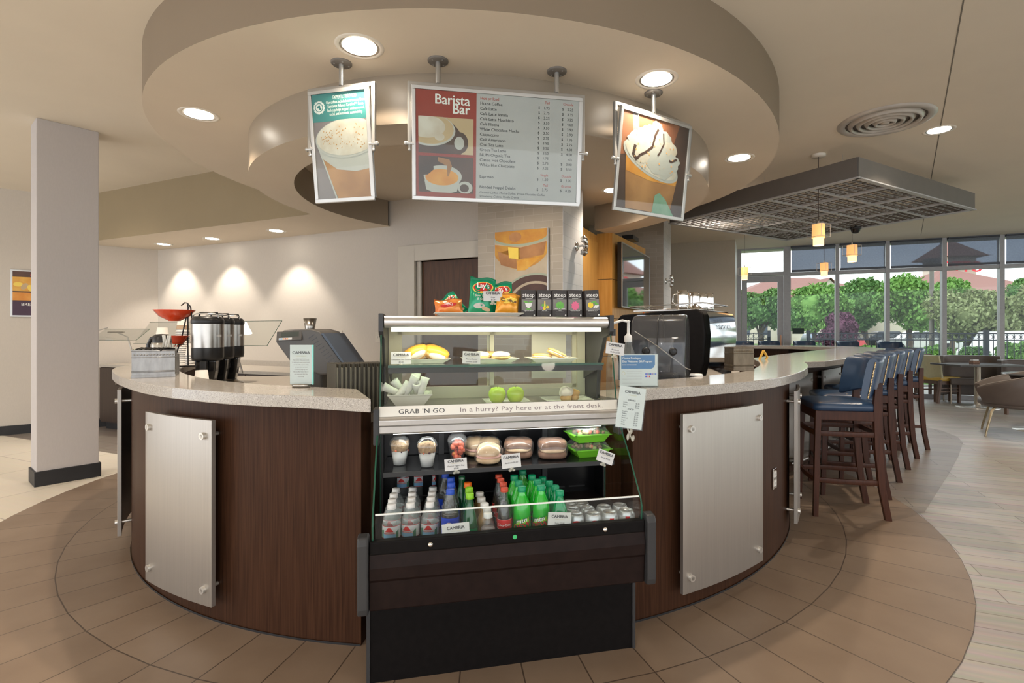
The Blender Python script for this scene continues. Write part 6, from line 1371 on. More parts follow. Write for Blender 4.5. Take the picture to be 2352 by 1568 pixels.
m.poly(CL(ell(X(.5), Y_(.03), X(.62), -Y_(.17))), M_gr, E_); m.poly(CL(ell(X(.5), Y_(.02), X(.58), -Y_(.15))), M_hon, E_*2); m.poly(CL(ell(X(.40), Y_(.08), X(.12), -Y_(.06))), M_cof, E_*3)
q = ell(X(.5), Y_(.12), X(.58), -Y_(.36), 0, 30, pi+.1, 2*pi-.1)[::-1]; m.poly(CL([(x, min(y, Y_(.16))) for x, y in q]+[(X(.9), Y_(.26)), (X(.5), Y_(.36)), (X(.1), Y_(.26))]), M_hon, E_*1.5)
m.poly(CL([(X(.48), Y_(.22)), (X(.98), Y_(.16)), (X(.94), Y_(.32)), (X(.5), Y_(.36))]), M_cof, E_*3); m.poly(CL([(X(.26), Y_(.20)), (X(.46), Y_(.22)), (X(.46), Y_(.36)), (X(.28), Y_(.34))]), M_yel, E_*2.5); m.poly(CL([(X(.05), Y_(.24)), (X(.42), Y_(.36)), (X(.44), Y_(.48)), (X(.12), Y_(.42))]), M_cof, E_*2.2); m.poly(CL([(X(.44), Y_(.38)), (X(.9), Y_(.34)), (X(.6), Y_(.5)), (X(.44), Y_(.50))]), M_glaze, E_*2.6)
for k, mt in ((1.0, M_gr), (.94, M_dkb), (.74, M_cr), (.66, M_dkb)): m.poly(CL(ell(X(.78), Y_(.92), X(.68)*k, -Y_(.38)*k, 0, 40)), mt, E_*(3+5*(1-k)))
m.build('print', t)
def sconce(label, px, py, pl, off):
    p = on(px, pl, NB) ; 
    t = thing('wall_spotlight', label, 'wall light', (*p, Zof(py, p[1])), -AB, 'chrome wall spotlights on the pillars')
    MB().lathe([(.001, .030), (.02, .028), (.045, .014), (.052, 0), (.001, 0)], M_chrome, n=26, M=RY(pi/2)).build('base', t)
    MB().cyl((.02, 0, 0), (.10, 0, .01), .013, M_chrome, n=12).build('arm', t)
    for dz, s in ((.045, 1), (-.045, -1)):
        M = T(.105, 0, dz*.5) @ RY(radians(-28*s) if s > 0 else radians(208)); hd_ = MB(M)
        hd_.lathe([(.001, -.01), (.020, -.005), (.024, .02), (.034, .030), (.036, .052), (.026, .060), (.030, .075), (.026, .078), (.001, .070)], M_chrome, n=20); hd_.build('lamp_head', t)
    MB().lathe([(.012, -.03), (.026, -.02), (.03, 0), (.026, .02), (.012, .03)], M_chrome, c=(.10, 0, 0), n=18).build('hub', t)
sconce('chrome twin-head wall spotlight on the near tiled pillar', 1323, 566, PF, 0); sconce('chrome twin-head wall spotlight on the far pillar', 1528.5, 646, PF2, 0)
K1 = P(1371, 537, Z2); K2 = on(1406, K1, UB); K0 = on(1336, K1, (-NB[0], -NB[1])); K3 = P(1482.5, 571.5, Z2)
K3 = go(K2, (K3[0]-K2[0], K3[1]-K2[1]), 1.0)
M_amb2 = mat('amber_maple_veneer', (.52, .25, .05), .35, var=.1, nscale=3, stretch=(10, 10, .8), rgb2=(.64, .34, .09), detail=5); M_gap = mat('dark_joint', (.05, .03, .015), .7); M_ambp = mat('pale_lit_veneer', (.60, .50, .40), .35, var=.05)
wc = thing('wood_cabinet', 'tall amber maple cabinetry with the television on its side', 'cabinet', (0, 0, 0))
back = [go(K3, (-UL[1], UL[0]), .6), go(K0, (-.9, .4), .25)]
KK = [K1, K2, K3, go(K3, UB, -.5), go(K1, NB, 1.0)]
MB().prism(KK, 0, Z2, M_amb2).build('tower', wc)
m = MB()
for z in (.55, 1.0, 1.45, 1.92):
    for a, b in ((K1, K2), (K2, K3)):
        d = (b[0]-a[0], b[1]-a[1]); l = hypot(*d); n = (d[1]/l*.002, -d[0]/l*.002); m.add([(a[0]+n[0], a[1]+n[1], z), (b[0]+n[0], b[1]+n[1], z), (b[0]+n[0], b[1]+n[1], z+.007), (a[0]+n[0], a[1]+n[1], z+.007)], [(0, 1, 2, 3)], M_gap)
m.build('panel_joint', wc)
MB().prism([go(K1, (-NB[0], -NB[1]), .0), K1, go(K1, UB, -.05), go(go(K1, UB, -.05), NB, -hypot(K0[0]-K1[0], K0[1]-K1[1])-.3), go(K1, NB, -hypot(K0[0]-K1[0], K0[1]-K1[1])-.3)], 0, Z2-.02, M_amb2).build('side_panel', wc)
Lk_ = hypot(K0[0]-K1[0], K0[1]-K1[1])
cdr = MB(T(K1[0], K1[1], 0) @ RZ(-AB+pi/2)); 
for a, b, z0, z1 in ((-.62, -.05, 1.42, 2.36), (-.62, -.05, .1, 1.38)): cdr.box(a, b, -.022, -.002, z0, z1, M_amb2)
dmb = cdr.build('door', wc, bev=.003)
MB(T(K1[0], K1[1], 0) @ RZ(-AB+pi/2)).tube([(-.30, -.03, 1.48), (-.30, -.06, 1.49), (-.30, -.06, 1.62), (-.30, -.03, 1.63)], .006, M_steel, n=7).build('handle', dmb)
# television
V0, V1 = at(1427.3, 0, 6.15)[:2], None
d = (.44, .898); s_ = tpar(1491.7, V0, d); V1 = go(V0, d, s_); zt_, zb_ = Zof(554.6, V0[1]), Zof(705.5, V0[1])
t = thing('television', 'flat television mounted on the side of the amber cabinet', 'television', (V0[0], V0[1], (zt_+zb_)/2), atan2(d[1], d[0])); L, hh = s_, (zt_-zb_)/2
MB().box(0, L, -.002, .05, -hh, hh, M_blk).build('housing', t, bev=.004)
m = MB(); f = .016; m.box(0, L, -.010, .0, hh-f, hh, M_sfr); m.box(0, L, -.010, 0, -hh, -hh+f, M_sfr); m.box(0, f, -.010, 0, -hh+f, hh-f, M_sfr); m.box(L-f, L, -.010, 0, -hh+f, hh-f, M_sfr); m.build('bezel', t)
MB().box(f, L-f, -.0045, -.003, -hh+f, hh-f, mat('glossy_dark_screen', (.010, .012, .016), .04, spec=1., coat=1.)).build('screen', t)
MB().box(L*.35, L*.6, .05, .16, -.15, .15, M_blk).build('wall_bracket', t)
x_, y_, z_ = at(1452, 553, 6.6); t = thing('media_box', 'small black box lying on top of the amber cabinet above the television', 'media player', (x_+.02, y_+.1, Z2+.001), radians(64)); MB().box(-.14, .14, -.05, .10, 0, .055, M_blk).build('body', t, bev=.004)

# ---------------------------------------------------------------- things on the right counter
M_smoke = glass('smoky_clear_plastic', (.82, .84, .87), .09, (.30, .31, .34), .05)
Y = 2.98; t = thing('blender_enclosure', 'smoky clear domed blender sound enclosure on the right counter', 'blender', ((1518-CX)/F*Y, Y, .921), -.38)
m = MB(); wdt = .150
prf = [(0, -.10), (.0, .12), (.30, .16), (.40, .145), (.455, .09), (.475, .0), (.465, -.07), (.43, -.125), (.30, -.150), (0, -.12)]
q = [(b, a) for a, b in prf]
def encl(x0, x1, mt, nm):
    m = MB(); k = len(q); vs = [(x0, b*1., a) for b, a in q]+[(x1, b*1., a) for b, a in q]; m.add(vs, [(i, (i+1) % k, k+(i+1) % k, k+i) for i in range(k)], mt, True); m.add(vs[:k], [tuple(range(k))], mt); m.add(vs[k:], [tuple(range(k-1, -1, -1))], mt); return m.build(nm, t, bev=.015, seg=3, ang=50)
encl(-.148, .148, M_smoke, 'hood')
MB().tube([(0, b*1.01, a+.001) for b, a in q[2:9]], .004, M_blk, n=6).build('hood_seam', t)
m = MB(); 
for s in (-.06, .085): MB().lathe([(.012, 0), (.018, .004), (.022, .010), (.012, .012), (.001, .012)], M_blk, M=T(s, -.149, .27) @ RX(pi/2), n=18).build('latch', t)
MB().tube([(-.13, -.12, .38), (.0, -.158, .30), (.15, -.125, .18), (.17, -.10, .17)], .003, M_steel, n=6).build('wire_bail', t)
MB().box(-.09, .09, -.08, .09, .0, .14, M_blk).build('motor_base', t, bev=.015); MB().lathe([(.001, .145), (.05, .145), (.075, .34), (.073, .34), (.048, .15)], M_smoke, n=24).build('jug', t)
# espresso machine
Y = 3.62; t = thing('espresso_machine', 'large black espresso machine with a mirrored curved back panel', 'espresso machine', ((1520-CX)/F*Y, Y, .921), radians(-36))
pf = [(-.33, .02), (-.33, .47), (-.30, .50), (.30, .53), (.335, .50), (.355, .36), (.34, .16), (.30, .02)]
M = RX(pi/2); m = MB(); k = len(pf)
def side(x0, x1, y0, y1, mt, nm, bevv=.006):
    m = MB(); vs = [(x*(x1-x0)/.68+x0+(x1-x0)*.485, y0, z) for x, z in pf]+[(x*(x1-x0)/.68+x0+(x1-x0)*.485, y1, z) for x, z in pf]
    m.add(vs, [(i, (i+1) % k, k+(i+1) % k, k+i) for i in range(k)], mt); m.add(vs[:k], [tuple(range(k))], mt); m.add(vs[k:], [tuple(range(k-1, -1, -1))], mt); return m.build(nm, t, bev=bevv, seg=3)
side(-.33, .30, -.02, .03, M_cblk, 'side_panel', .012); side(-.33, .30, .68, .73, M_cblk, 'side_panel', .012); side(-.31, .285, .03, .68, M_blk, 'body')
M_mir = mat('mirror_steel', (.72, .73, .75), .07, 1., var=.01)
m = MB(); vs = []; rr = [(.300, .515), (.318, .48), (.330, .36), (.320, .17), (.285, .03)]
for y in (.03, .68): vs += [(x, y, z) for x, z in rr]
m.add(vs, [(i, i+1, 6+i, 5+i) for i in range(4)], M_mir, True); mp_ = m.build('mirrored_panel', t)
MB(frame_of((.332, .355, .40), (0, 1, 0), (.0, 0, 1))).text('CIMBALI', .034, -.12, .045, M_ink, al='CENTER', z=.003, spc=1.1).build('lettering', mp_)
MB(frame_of((.332, .355, .40), (0, 1, 0), (.0, 0, 1))).text('DOSATRON', .046, 0, -.005, M_ink, al='CENTER', bold=.012, z=.003, sx=1.15, spc=1.12).build('lettering', mp_)
MB().box(-.24, .24, .06, .66, .525, .532, M_steel).build('cup_tray', t); m = MB(); m.tube([(-.27, .06, .56), (.27, .06, .575), (.27, .66, .575), (-.27, .66, .56)], .005, M_chrome, n=8, closed=True); m.build('tray_rail', t)
for x in (-.28, .24):
    for y in (.02, .68): MB().cyl((x, y, -.001), (x, y, .03), .022, M_blk, n=14).build('foot', t)
MB().box(-.36, -.20, .05, .66, .02, .09, M_steel).build('drip_tray', t)
# pitchers on the machine
def pitcher(label, px, Y, h=.125, r=.042, z=1.452, rz=0.):
    t = thing('steel_pitcher', label, 'steel pitcher', ((px-CX)/F*Y, Y, z), rz, 'steel milk pitchers on the espresso machine')
    MB().lathe([(.001, 0), (r, 0), (r*1.03, .03), (r*.92, h*.75), (r, h), (r*.97, h), (r*.88, h*.75), (.001, h*.70)], M_chrome, n=26).build('jug', t)
    MB().tube([(r*.9, 0, h*.85), (r*1.6, 0, h*.8), (r*1.7, 0, h*.45), (r*1.05, 0, h*.25)], .005, M_chrome, n=8).build('handle', t)
zc_ = 1.4535
for px, Y, lab in ((1568, 3.78, 'leftmost'), (1594, 3.92, 'second'), (1611, 4.02, 'third'), (1627, 4.10, 'rightmost')): pitcher('polished steel pitcher on the espresso machine, %s in the group' % lab, px, Y, .145, .043, zc_, 2.6)
t = thing('steel_strainer', 'low domed steel lid lying in front of the pitchers', 'lid', ((1597-CX)/F*3.78, 3.78, zc_), 0); MB().lathe([(.056, 0), (.050, .018), (.030, .034), (.010, .040), (.012, .050), (.001, .052)], M_chrome, n=24).build('dome', t)
for i, (px, c) in enumerate(((1478, 'orange'), (1487, 'orange'), (1491, 'white'), (1499, 'red'))):
    t = thing('syrup_bottle', 'thin bottle with %s cap behind the espresso machine, %s of four' % (c, ('leftmost', 'second', 'third', 'rightmost')[i]), 'bottle', ((px-CX)/F*4.58, 4.58, 1.259), 0, 'syrup bottles'); MB().lathe([(.001, 0), (.014, 0), (.014, .14), (.006, .165), (.006, .19)], M_amb, n=12).build('body', t); MB().cyl((0, 0, .188), (0, 0, .225 if c != 'white' else .25), .0075, {'orange': M_capo, 'white': M_capw, 'red': M_capr}[c], n=10).build('cap', t)
t = thing('shelf_rack', 'steel shelf behind the espresso machine carrying small bottles', 'shelf', ((1500-CX)/F*4.6, 4.6, 0), -.3); MB().box(-.16, .22, -.07, .12, 1.245, 1.258, M_steel).build('shelf', t)
for x in (-.14, .2): MB().box(x-.012, x+.012, .03, .054, 0, 1.246, M_steel).build('leg', t)
for i, px in enumerate((1511, 1519, 1527)):
    t = thing('glass_shaker', 'small clear glass shaker, %s beside the syrup bottles' % ('first', 'second', 'third')[i], 'shaker', ((px-CX)/F*4.58, 4.58, 1.259), 0, 'glass shakers'); MB().lathe([(.001, 0), (.014, 0), (.013, .13), (.010, .150)], M_pet, n=12).build('glass', t); MB().lathe([(.011, .150), (.011, .168), (.001, .170)], M_chrome, n=12).build('cap', t)
# pump bottle and black-capped bottle beside the case
Y = 2.72; t = thing('pump_bottle', 'clear pump dispenser bottle with white pump beside the case', 'pump bottle', ((1443-CX)/F*Y, Y, .93), 2.9)
MB().lathe([(.001, 0), (.036, 0), (.038, .02), (.038, .22), (.030, .27), (.016, .30), (.016, .32)], M_pet, n=22).build('body', t); m = MB(); m.lathe([(.020, .315), (.020, .345), (.010, .355), (.007, .36), (.007, .42), (.012, .425), (.001, .43)], M_capw, n=16).tube([(0, 0, .42), (.03, 0, .428), (.075, 0, .415), (.088, 0, .400)], .0065, M_capw, n=8); m.build('pump', t)
Y = 2.66; t = thing('flavour_bottle', 'clear bottle with a black cap standing beside the case', 'bottle', ((1407-CX)/F*Y, Y, .93), 0)
MB().lathe([(.001, 0), (.032, 0), (.033, .02), (.033, .20), (.022, .26), (.0145, .30), (.0145, .35)], M_pet, n=20).build('body', t); MB().cyl((0, 0, .348), (0, 0, .382), .0165, M_blk, n=18).build('cap', t)
# acrylic privileges card
Y = P(1466, 888, ZT)[1]-.01; t = thing('acrylic_card_holder', 'clear acrylic holder with a blue and white gift program card on the right counter', 'card holder', ((1467-CX)/F*Y, Y, ZT), .06, None); w, h = .180, .150
MB().box(-w/2, w/2, -.004, -.0016, .0, h, M_cardg).box(-w/2, w/2, .0006, .003, .0, h, M_cardg).box(-w/2, w/2, -.004, .05, 0, .002, M_cardg).build('acrylic', t)
MB().box(-w/2+.004, w/2-.004, -.0008, 0, .006, h-.003, M_card).build('card', t)
m = MB(frame_of((-w/2+.004, -.0012, .0), (1, 0, 0), (0, 0, 1))); W_ = w-.008; M_bl = mat('corporate_blue_print', (.02, .13, .33), .4)
m.poly([(.006, .082), (W_-.03, .082), (W_-.018, .088), (W_-.012, .1), (W_-.012, h-.006), (.006, h-.006)], M_bl, .0003); m.text('Choice Privileges', .0135, .010, .126, M_wht, z=.0008, sx=.9); m.text('Elite Welcome Gift Program', .0135, .010, .111, M_wht, z=.0008, sx=.88, bold=.01)
m.text('BADGE AWARD. BADGE', .006, .010, .098, M_wht, z=.0008, bold=.02); m.disc(.016, .062, .008, M_gold, .0003, 18); m.disc(.016, .062, .0066, M_card, .0006, 18)
for i in range(4): m.rect(.030, .070-.008*i, .10, .0706-.008*i, M_ngrey, .0006)
m.rect(.010, .036, .10, .0366, M_ngrey, .0006); m.rect(.010, .018, .10, .0186, M_ngrey, .0006)
for i in range(7): m.rect(.116+.0075*i, .056, .121+.0075*i, .062, (M_bluel, M_purp, M_bl)[i % 3], .0006)
for i in range(3): m.rect(.116+.0085*i, .044, .122+.0085*i, .051, (M_bluel, M_pink, M_lbr)[i], .0006)
m.build('print', t)
cup_ = thing('white_lid', 'white round cup lid lying at the inner edge of the right counter', 'lid', (*P(1599, 863, ZT), ZT), 0); MB().lathe([(.036, 0), (.036, .006), (.032, .012), (.001, .012)], M_capw, n=24).build('lid', cup_)
M_yell = mat('yellow_clamp', (.72, .42, .06), .4); x_, y_ = P(1738, 838, .99); t = thing('yellow_clamp', 'yellow spring clamp standing behind the bronze caddy', 'clamp', ((1742-CX)/F*4.6, 4.6, .93), .2)
MB().tube([(-.05, 0, 0), (-.02, 0, .06), (.01, 0, .12), (.05, 0, .20)], .010, M_yell, n=8).build('jaw', t); MB().tube([(-.01, 0, 0), (.02, 0, .07), (.06, 0, .10), (.09, 0, .14), (.07, 0, .17), (.05, 0, .20)], .010, M_yell, n=8).build('handle', t); 
t = thing('bar_tray', 'low dark tray with orange items inside the bar behind the clamp', 'tray', ((1765-CX)/F*5.0, 5.0, .90), .3); MB().box(-.16, .16, -.1, .1, 0, .05, M_ngrey).build('tray', t, bev=.01); MB().box(-.11, .07, -.06, .05, .05, .075, M_capo).build('contents', t, bev=.01)
t = thing('bar_well', 'grey inner work shelf of the long bar', 'work shelf', (0, 0, 0)); MB().prism([(2.15, 4.75), (3.0, 5.85), (4.6, 7.7), (4.2, 8.1), (2.5, 6.2), (1.75, 5.1)], .84, .88, M_wtop).build('shelf', t)
for p in ((2.1, 4.95), (3.0, 6.2), (4.2, 7.7), (2.0, 5.2)): MB().box(p[0]-.03, p[0]+.03, p[1]-.03, p[1]+.03, 0, .84, M_steel).build('leg', t)
fb = thing('bar_counter', 'dark walnut front of the far bar limb under its countertop', 'counter base', (0, 0, 0)); MB().prism([(2.65, 9.35), (3.8, 9.07), (4.45, 8.84), (4.5, 8.95), (3.85, 9.2), (2.7, 9.5)], 0, ZT-.05, M_wal).build('front', fb)

# ---------------------------------------------------------------- dining furniture at the right
M_ywv = mat('yellow_vinyl', (.60, .38, .06), .4, var=.08, nscale=6); M_ywo = mat('pale_yellow_vinyl', (.50, .46, .28), .45, var=.08); M_taupe = mat('taupe_vinyl', (.12, .095, .082), .42, var=.08); M_tleg = mat('brass_tone_leg', (.38, .31, .20), .35, .7); M_brw = mat('brown_stained_wood', (.13, .075, .05), .4, var=.2, nscale=5, stretch=(10, 10, 1)); M_ttop = mat('dark_grey_table_top', (.10, .10, .105), .15, var=.1); M_tpost = mat('tan_metal_post', (.40, .35, .28), .4, .5)
def dining_chair(label, loc, rz, seatm, backm, group):
    t = thing('dining_chair', label, 'chair', loc, rz, group)
    MB().box(-.22, .22, -.24, .20, .40, .47, seatm).build('seat', t, bev=.022, seg=3)
    m = MB(); vs = []; 
    for u in range(9):
        x = -.215+.43*u/8; c = .03*(abs(x)/.215)**2
        for y, z in ((.155-c, .45), (.20-c, .44), (.27-c, .86), (.235-c, .87)): vs.append((x, y, z))
    m.add(vs, [(4*i+j, 4*i+(j+1) % 4, 4*i+4+(j+1) % 4, 4*i+4+j) for i in range(8) for j in range(4)]+[(0, 1, 2, 3), (35, 34, 33, 32)], backm); m.build('backrest', t, bev=.012, seg=3)
    for x in (-.20, .20): MB().box(x-.02, x+.02, -.235, -.195, 0, .41, M_brw).build('leg', t, bev=.003)
    for x in (-.20, .20): m = MB(); m.add([(x-.02, .22, 0), (x+.02, .22, 0), (x+.02, .26, 0), (x-.02, .26, 0), (x-.02, .16, .42), (x+.02, .16, .42), (x+.02, .20, .42), (x-.02, .20, .42)], [(3, 2, 1, 0), (4, 5, 6, 7), (0, 1, 5, 4), (1, 2, 6, 5), (2, 3, 7, 6), (3, 0, 4, 7)], M_brw); m.build('leg', t, bev=.003)
    MB().box(-.19, .19, -.225, -.205, .34, .40, M_brw).box(-.19, .19, .165, .185, .34, .40, M_brw).box(-.21, -.19, -.2, .18, .34, .40, M_brw).box(.19, .21, -.2, .18, .34, .40, M_brw).build('apron', t)
    for z in (.20, .26): MB().box(-.206, -.194, -.2, .2, z, z+.022, M_brw).build('stretcher', t); MB().box(.194, .206, -.2, .2, z, z+.022, M_brw).build('stretcher', t)
    return t
a = P(2149, 926); b = P(2224, 929)
cx_, cy_ = (P(2149, 926)[0]+P(2224, 929)[0])/2, P(2149, 926)[1]+.22
yc = dining_chair('yellow dining chair with brown wooden legs beside the end bar stool', (cx_, cy_, 0), radians(100), M_ywv, M_ywo, 'yellow dining chairs')
def table(label, px, Y, w, d, rz, z=.745, round_=False, post=M_tpost):
    t = thing('dining_table', label, 'table', ((px-CX)/F*Y, Y, 0), rz, 'dining tables')
    if round_: MB().lathe([(.001, z-.03), (w/2, z-.03), (w/2+.006, z-.015), (w/2, z), (.001, z)], M_ttop, n=40).build('table_top', t)
    else: MB().box(-w/2, w/2, -d/2, d/2, z-.032, z, M_ttop).build('table_top', t, bev=.006)
    MB().cyl((0, 0, .02), (0, 0, z-.03), .045, post, n=20).build('post', t); MB().lathe([(.30, 0), (.30, .008), (.10, .02), (.045, .05)], M_nut, n=36).build('base', t); return t
tb = table('grey rectangular dining table by the window behind the taupe tub chair', 2245, 8.85, 1.08, .70, -.05)
sg = thing('sugar_caddy', 'small brown sugar packet caddy on the rectangular table', 'caddy', ((2238-CX)/F*8.9, 8.9, .7455), 0); MB().box(-.06, .06, -.04, .04, 0, .05, M_brown).build('holder', sg, bev=.004); MB().box(-.05, .05, -.03, .03, .05, .075, M_card).build('packets', sg)
def bench(label, px, Y, w, h=.86, rz=-AW):
    t = thing('banquette', label, 'bench seat', ((px-CX)/F*Y, Y, 0), rz, 'grey curved-back seats by the window')
    n = 16; m = MB(); A = [(-w/2+w*i/n, .26-.22*(abs(-1+2*i/n))**4) for i in range(n+1)]; B = [(x*.9, y-.10) for x, y in A]; m.shell(A, B, .12, h, M_taupe); m.build('backrest', t, bev=.02, seg=3, ang=50)
    MB().box(-w/2+.08, w/2-.08, -.30, .16, .34, .46, M_taupe).build('seat', t, bev=.03, seg=3)
    for x in (-w/2+.1, w/2-.1): 
        for y in (-.25, .1): MB().cyl((x, y, 0), (x, y, .35), .014, M_tpost, n=10).build('leg', t)
bench('grey curved-back seat behind the rectangular table', 2228, 9.42, .92, .86)
def tub(label, px, Y, rz):
    t = thing('tub_chair', label, 'tub chair', ((px-CX)/F*Y, Y, 0), rz, 'taupe tub chairs'); m = MB(); n = 26
    A, B = [], []; vs = []; rings = 5
    for i in range(n+1):                       # open toward -y; the shell falls toward the arms
        a = radians(-55+290*i/n); u = abs(i/n-.5)*2; top = .83-.24*u**1.8
        for r, z in ((.27, .36), (.33, .42), (.365, (.42+top)/2), (.385, top-.02), (.375, top), (.335, top), (.320, (.42+top)/2), (.27, .43)): vs.append((r*cos(a), r*sin(a), z))
    k = 8; m.add(vs, [(i*k+j, i*k+(j+1) % k, (i+1)*k+(j+1) % k, (i+1)*k+j) for i in range(n) for j in range(k)], M_taupe, True); m.add(vs[:k], [tuple(range(k))], M_taupe); m.add(vs[-k:], [tuple(range(k-1, -1, -1))], M_taupe); m.build('shell', t)
    MB().tube([vs[i*k+4] for i in range(n+1)], .004, mat('pale_piping', (.35, .30, .26), .5), n=6).build('piping', t)
    MB().lathe([(.001, .35), (.27, .35), (.30, .38), (.30, .43), (.26, .47), (.001, .475)], M_taupe, n=32).build('seat_cushion', t)
    for sx, sy in ((-1, -1), (1, -1), (1, 1), (-1, 1)): MB().tube([(sx*.16, sy*.16, .37), (sx*.20, sy*.20, .30), (sx*.245, sy*.245, .05), (sx*.25, sy*.25, .001)], [.013, .012, .010, .009], M_tleg, n=8).build('leg', t)
    return t
tc_ = tub('large taupe tub chair cut by the right edge of the picture', 2335, 6.45, radians(-128)); tc_.scale = (1.24, 1.24, 1.03)
table('round grey table top at the right edge behind the tub chair', 2395, 6.75, .8, .8, 0, .745, True)
yc2 = dup(yc, ((2372-CX)/F*7.9, 7.9, 0), radians(188), 'pale yellow chair back at the right edge beyond the round table')
bench('grey seat by the window at the right edge of the picture', 2350, 9.0, .7, .80)
yc3 = thing('dining_chair', 'brown wooden-framed chair directly behind the yellow chair', 'chair', ((2143-CX)/F*9.75, 9.75, 0), radians(15)); MB().box(-.2, .2, -.2, .2, .42, .47, M_taupe).build('seat', yc3, bev=.015)
MB().box(-.2, .2, .17, .21, .80, .87, M_brw).build('backrest', yc3, bev=.01)
for sx in (-1, 1):
    MB().box(sx*.18-.02, sx*.18+.02, .17, .21, 0, .86, M_brw).build('leg', yc3); MB().box(sx*.18-.02, sx*.18+.02, -.2, -.16, 0, .43, M_brw).build('leg', yc3)

# ---------------------------------------------------------------- outside
M_lawn = mat('lawn_grass', (.055, .13, .022), .9, rgb2=(.10, .20, .04), nscale=3, detail=6); M_patio = mat('pale_concrete', (.30, .29, .27), .8, var=.1); M_asph = mat('asphalt', (.16, .16, .165), .9, var=.1); M_iron = mat('black_iron_fence', (.02, .028, .04), .45)
g = MB(); g.poly([(-30, 4), (-30, 130), (130, 130), (130, -20), (9, -20), (9, 4)], M_lawn, -.12); struct(g.build('ground'))
g = MB(MW); g.box(tw[0]-2, tw[-1]+3, .08, 3.4, -.14, -.02, M_patio); struct(g.build('patio'))
g = MB(MW); g.box(-40, 60, 13, 24, -.12, -.105, M_asph); struct(g.build('parking_road'))
FD = 3.3
def fence(label, px0, px1):
    O2 = go(OW, NW, FD); a, b = tpar(px0, O2, UW), tpar(px1, O2, UW); p = go(O2, UW, a); L = b-a
    t = thing('iron_fence', label, 'fence', (p[0], p[1], -.05), -AW, 'black iron fence panels outside'); hh = 1.30
    for z in (hh, hh-.16, .10): MB().box(0, L, -.016, .016, z-.014, z+.014, M_iron).build('rail', t)
    n = int(L/.125); m = MB(); q = MB()
    for i in range(1, n): x = L*i/n; m.box(x-.008, x+.008, -.008, .008, .1, hh, M_iron)
    for i in range(n):
        x = L*(i+.5)/n; q.tube([(x+.052*cos(a_), 0, hh-.08+.052*sin(a_)) for a_ in [2*pi*k/14 for k in range(14)]], .006, M_iron, n=4, closed=True)
    m.build('pickets', t)['kind'] = 'stuff'; q.build('ring_band', t)['kind'] = 'stuff'
    for x in (0, L): MB().box(x-.04, x+.04, -.04, .04, 0, hh+.08, M_iron).build('post', t)
fence('black iron fence panel seen through the glass door', 1640, 1766); fence('black iron fence panel behind the bar between the windows', 1856, 2264); fence('black iron fence panel at the right behind the dining table', 2266, 2640)
M_leaf = [mat('fresh_green_leaves', (.07, .20, .03), .7, rgb2=(.20, .38, .08), nscale=2.5, detail=6), mat('mid_green_leaves', (.05, .15, .03), .7, rgb2=(.14, .28, .07), nscale=2.5, detail=6), mat('olive_leaves', (.13, .18, .06), .7, rgb2=(.27, .31, .14), nscale=2.5, detail=6), mat('purple_plum_leaves', (.06, .02, .04), .7, rgb2=(.16, .05, .10), nscale=3, detail=6)]
M_bark = mat('grey_brown_bark', (.10, .075, .055), .9, var=.2)
def leafy(m, c, R, n, mt, rd, size):
    vs, fs = [], []
    for i in range(n):
        z = rd.uniform(-1, 1); a = rd.uniform(0, 2*pi); q = (1-z*z)**.5; k = rd.uniform(.72, 1.06)
        p = Vector((c[0]+R[0]*q*cos(a)*k, c[1]+R[1]*q*sin(a)*k, c[2]+R[2]*z*k)); u = Vector((rd.gauss(0, 1), rd.gauss(0, 1), rd.gauss(0, 1))).normalized(); v = u.orthogonal().normalized(); s = size*rd.uniform(.6, 1.3); w_ = u.cross(v)
        b = len(vs); vs += [tuple(p-v*s), tuple(p+w_*s*.5), tuple(p+v*s), tuple(p-w_*s*.5)]; fs.append((b, b+1, b+2, b+3))
    m.add(vs, fs, mt)
def tree(label, px, Y, top, wpx, mt, seed, trunk=1.5, zb=None, name='tree'):
    rd = random.Random(seed); x = (px-CX)/F*Y; zt_ = Zof(top, Y); R = wpx/F*Y/2; t = thing(name, label, 'tree' if name == 'tree' else 'shrub', (x, Y, -.12), 0, 'trees and bushes outside the windows')
    z0 = trunk if zb is None else zb; hgt = zt_+.12-z0; m = MB()
    m.tube([(0, 0, 0), (.05*R, 0, z0*.6), (0, .03, z0+hgt*.4)], [R*.06+.05, R*.05+.04, .03], M_bark, n=8)
    for i in range(4): a = rd.uniform(0, 6.3); m.tube([(0, 0, z0*.8), (cos(a)*R*.4, sin(a)*R*.4, z0+hgt*.35)], [.05, .02], M_bark, n=6)
    m.build('trunk', t)
    m = MB(); ls = max(.07, R*.058)
    for i in range(16):
        a = rd.uniform(0, 6.3); q = rd.uniform(.15, .62)*R; zz = z0+hgt*rd.uniform(.22, .80); sc = 1-.55*max(0, (zz-z0)/hgt-.5)
        c = (q*cos(a)*sc, q*sin(a)*sc, zz); r = R*rd.uniform(.30, .48); rz_ = min(r*.9, hgt*.32); m.ball(c, (r*.55, r*.55, rz_*.55), mt, n=10, k=7, noise=.18, seed=seed*31+i); leafy(m, c, (r, r, rz_), 650, mt, rd, ls)
    m.ball((0, 0, z0+hgt*.5), (R*.42, R*.42, hgt*.30), mt, n=12, k=8, noise=.15, seed=seed); m.build('crown', t)
tree('green tree seen through the glass door', 1745, 22, 662, 150, M_leaf[1], 1); tree('broad bright green tree right of the glass door', 1868, 24, 655, 170, M_leaf[0], 2); tree('small purple-leaved tree behind the fence', 1925, 19, 700, 92, M_leaf[3], 3, .7)
tree('mid green tree behind the purple one', 1985, 30, 648, 170, M_leaf[1], 4); tree('tallest bright green tree left of the lamp post', 2085, 26, 632, 190, M_leaf[0], 5); tree('bright green tree right of the lamp post', 2185, 30, 636, 130, M_leaf[0], 6)
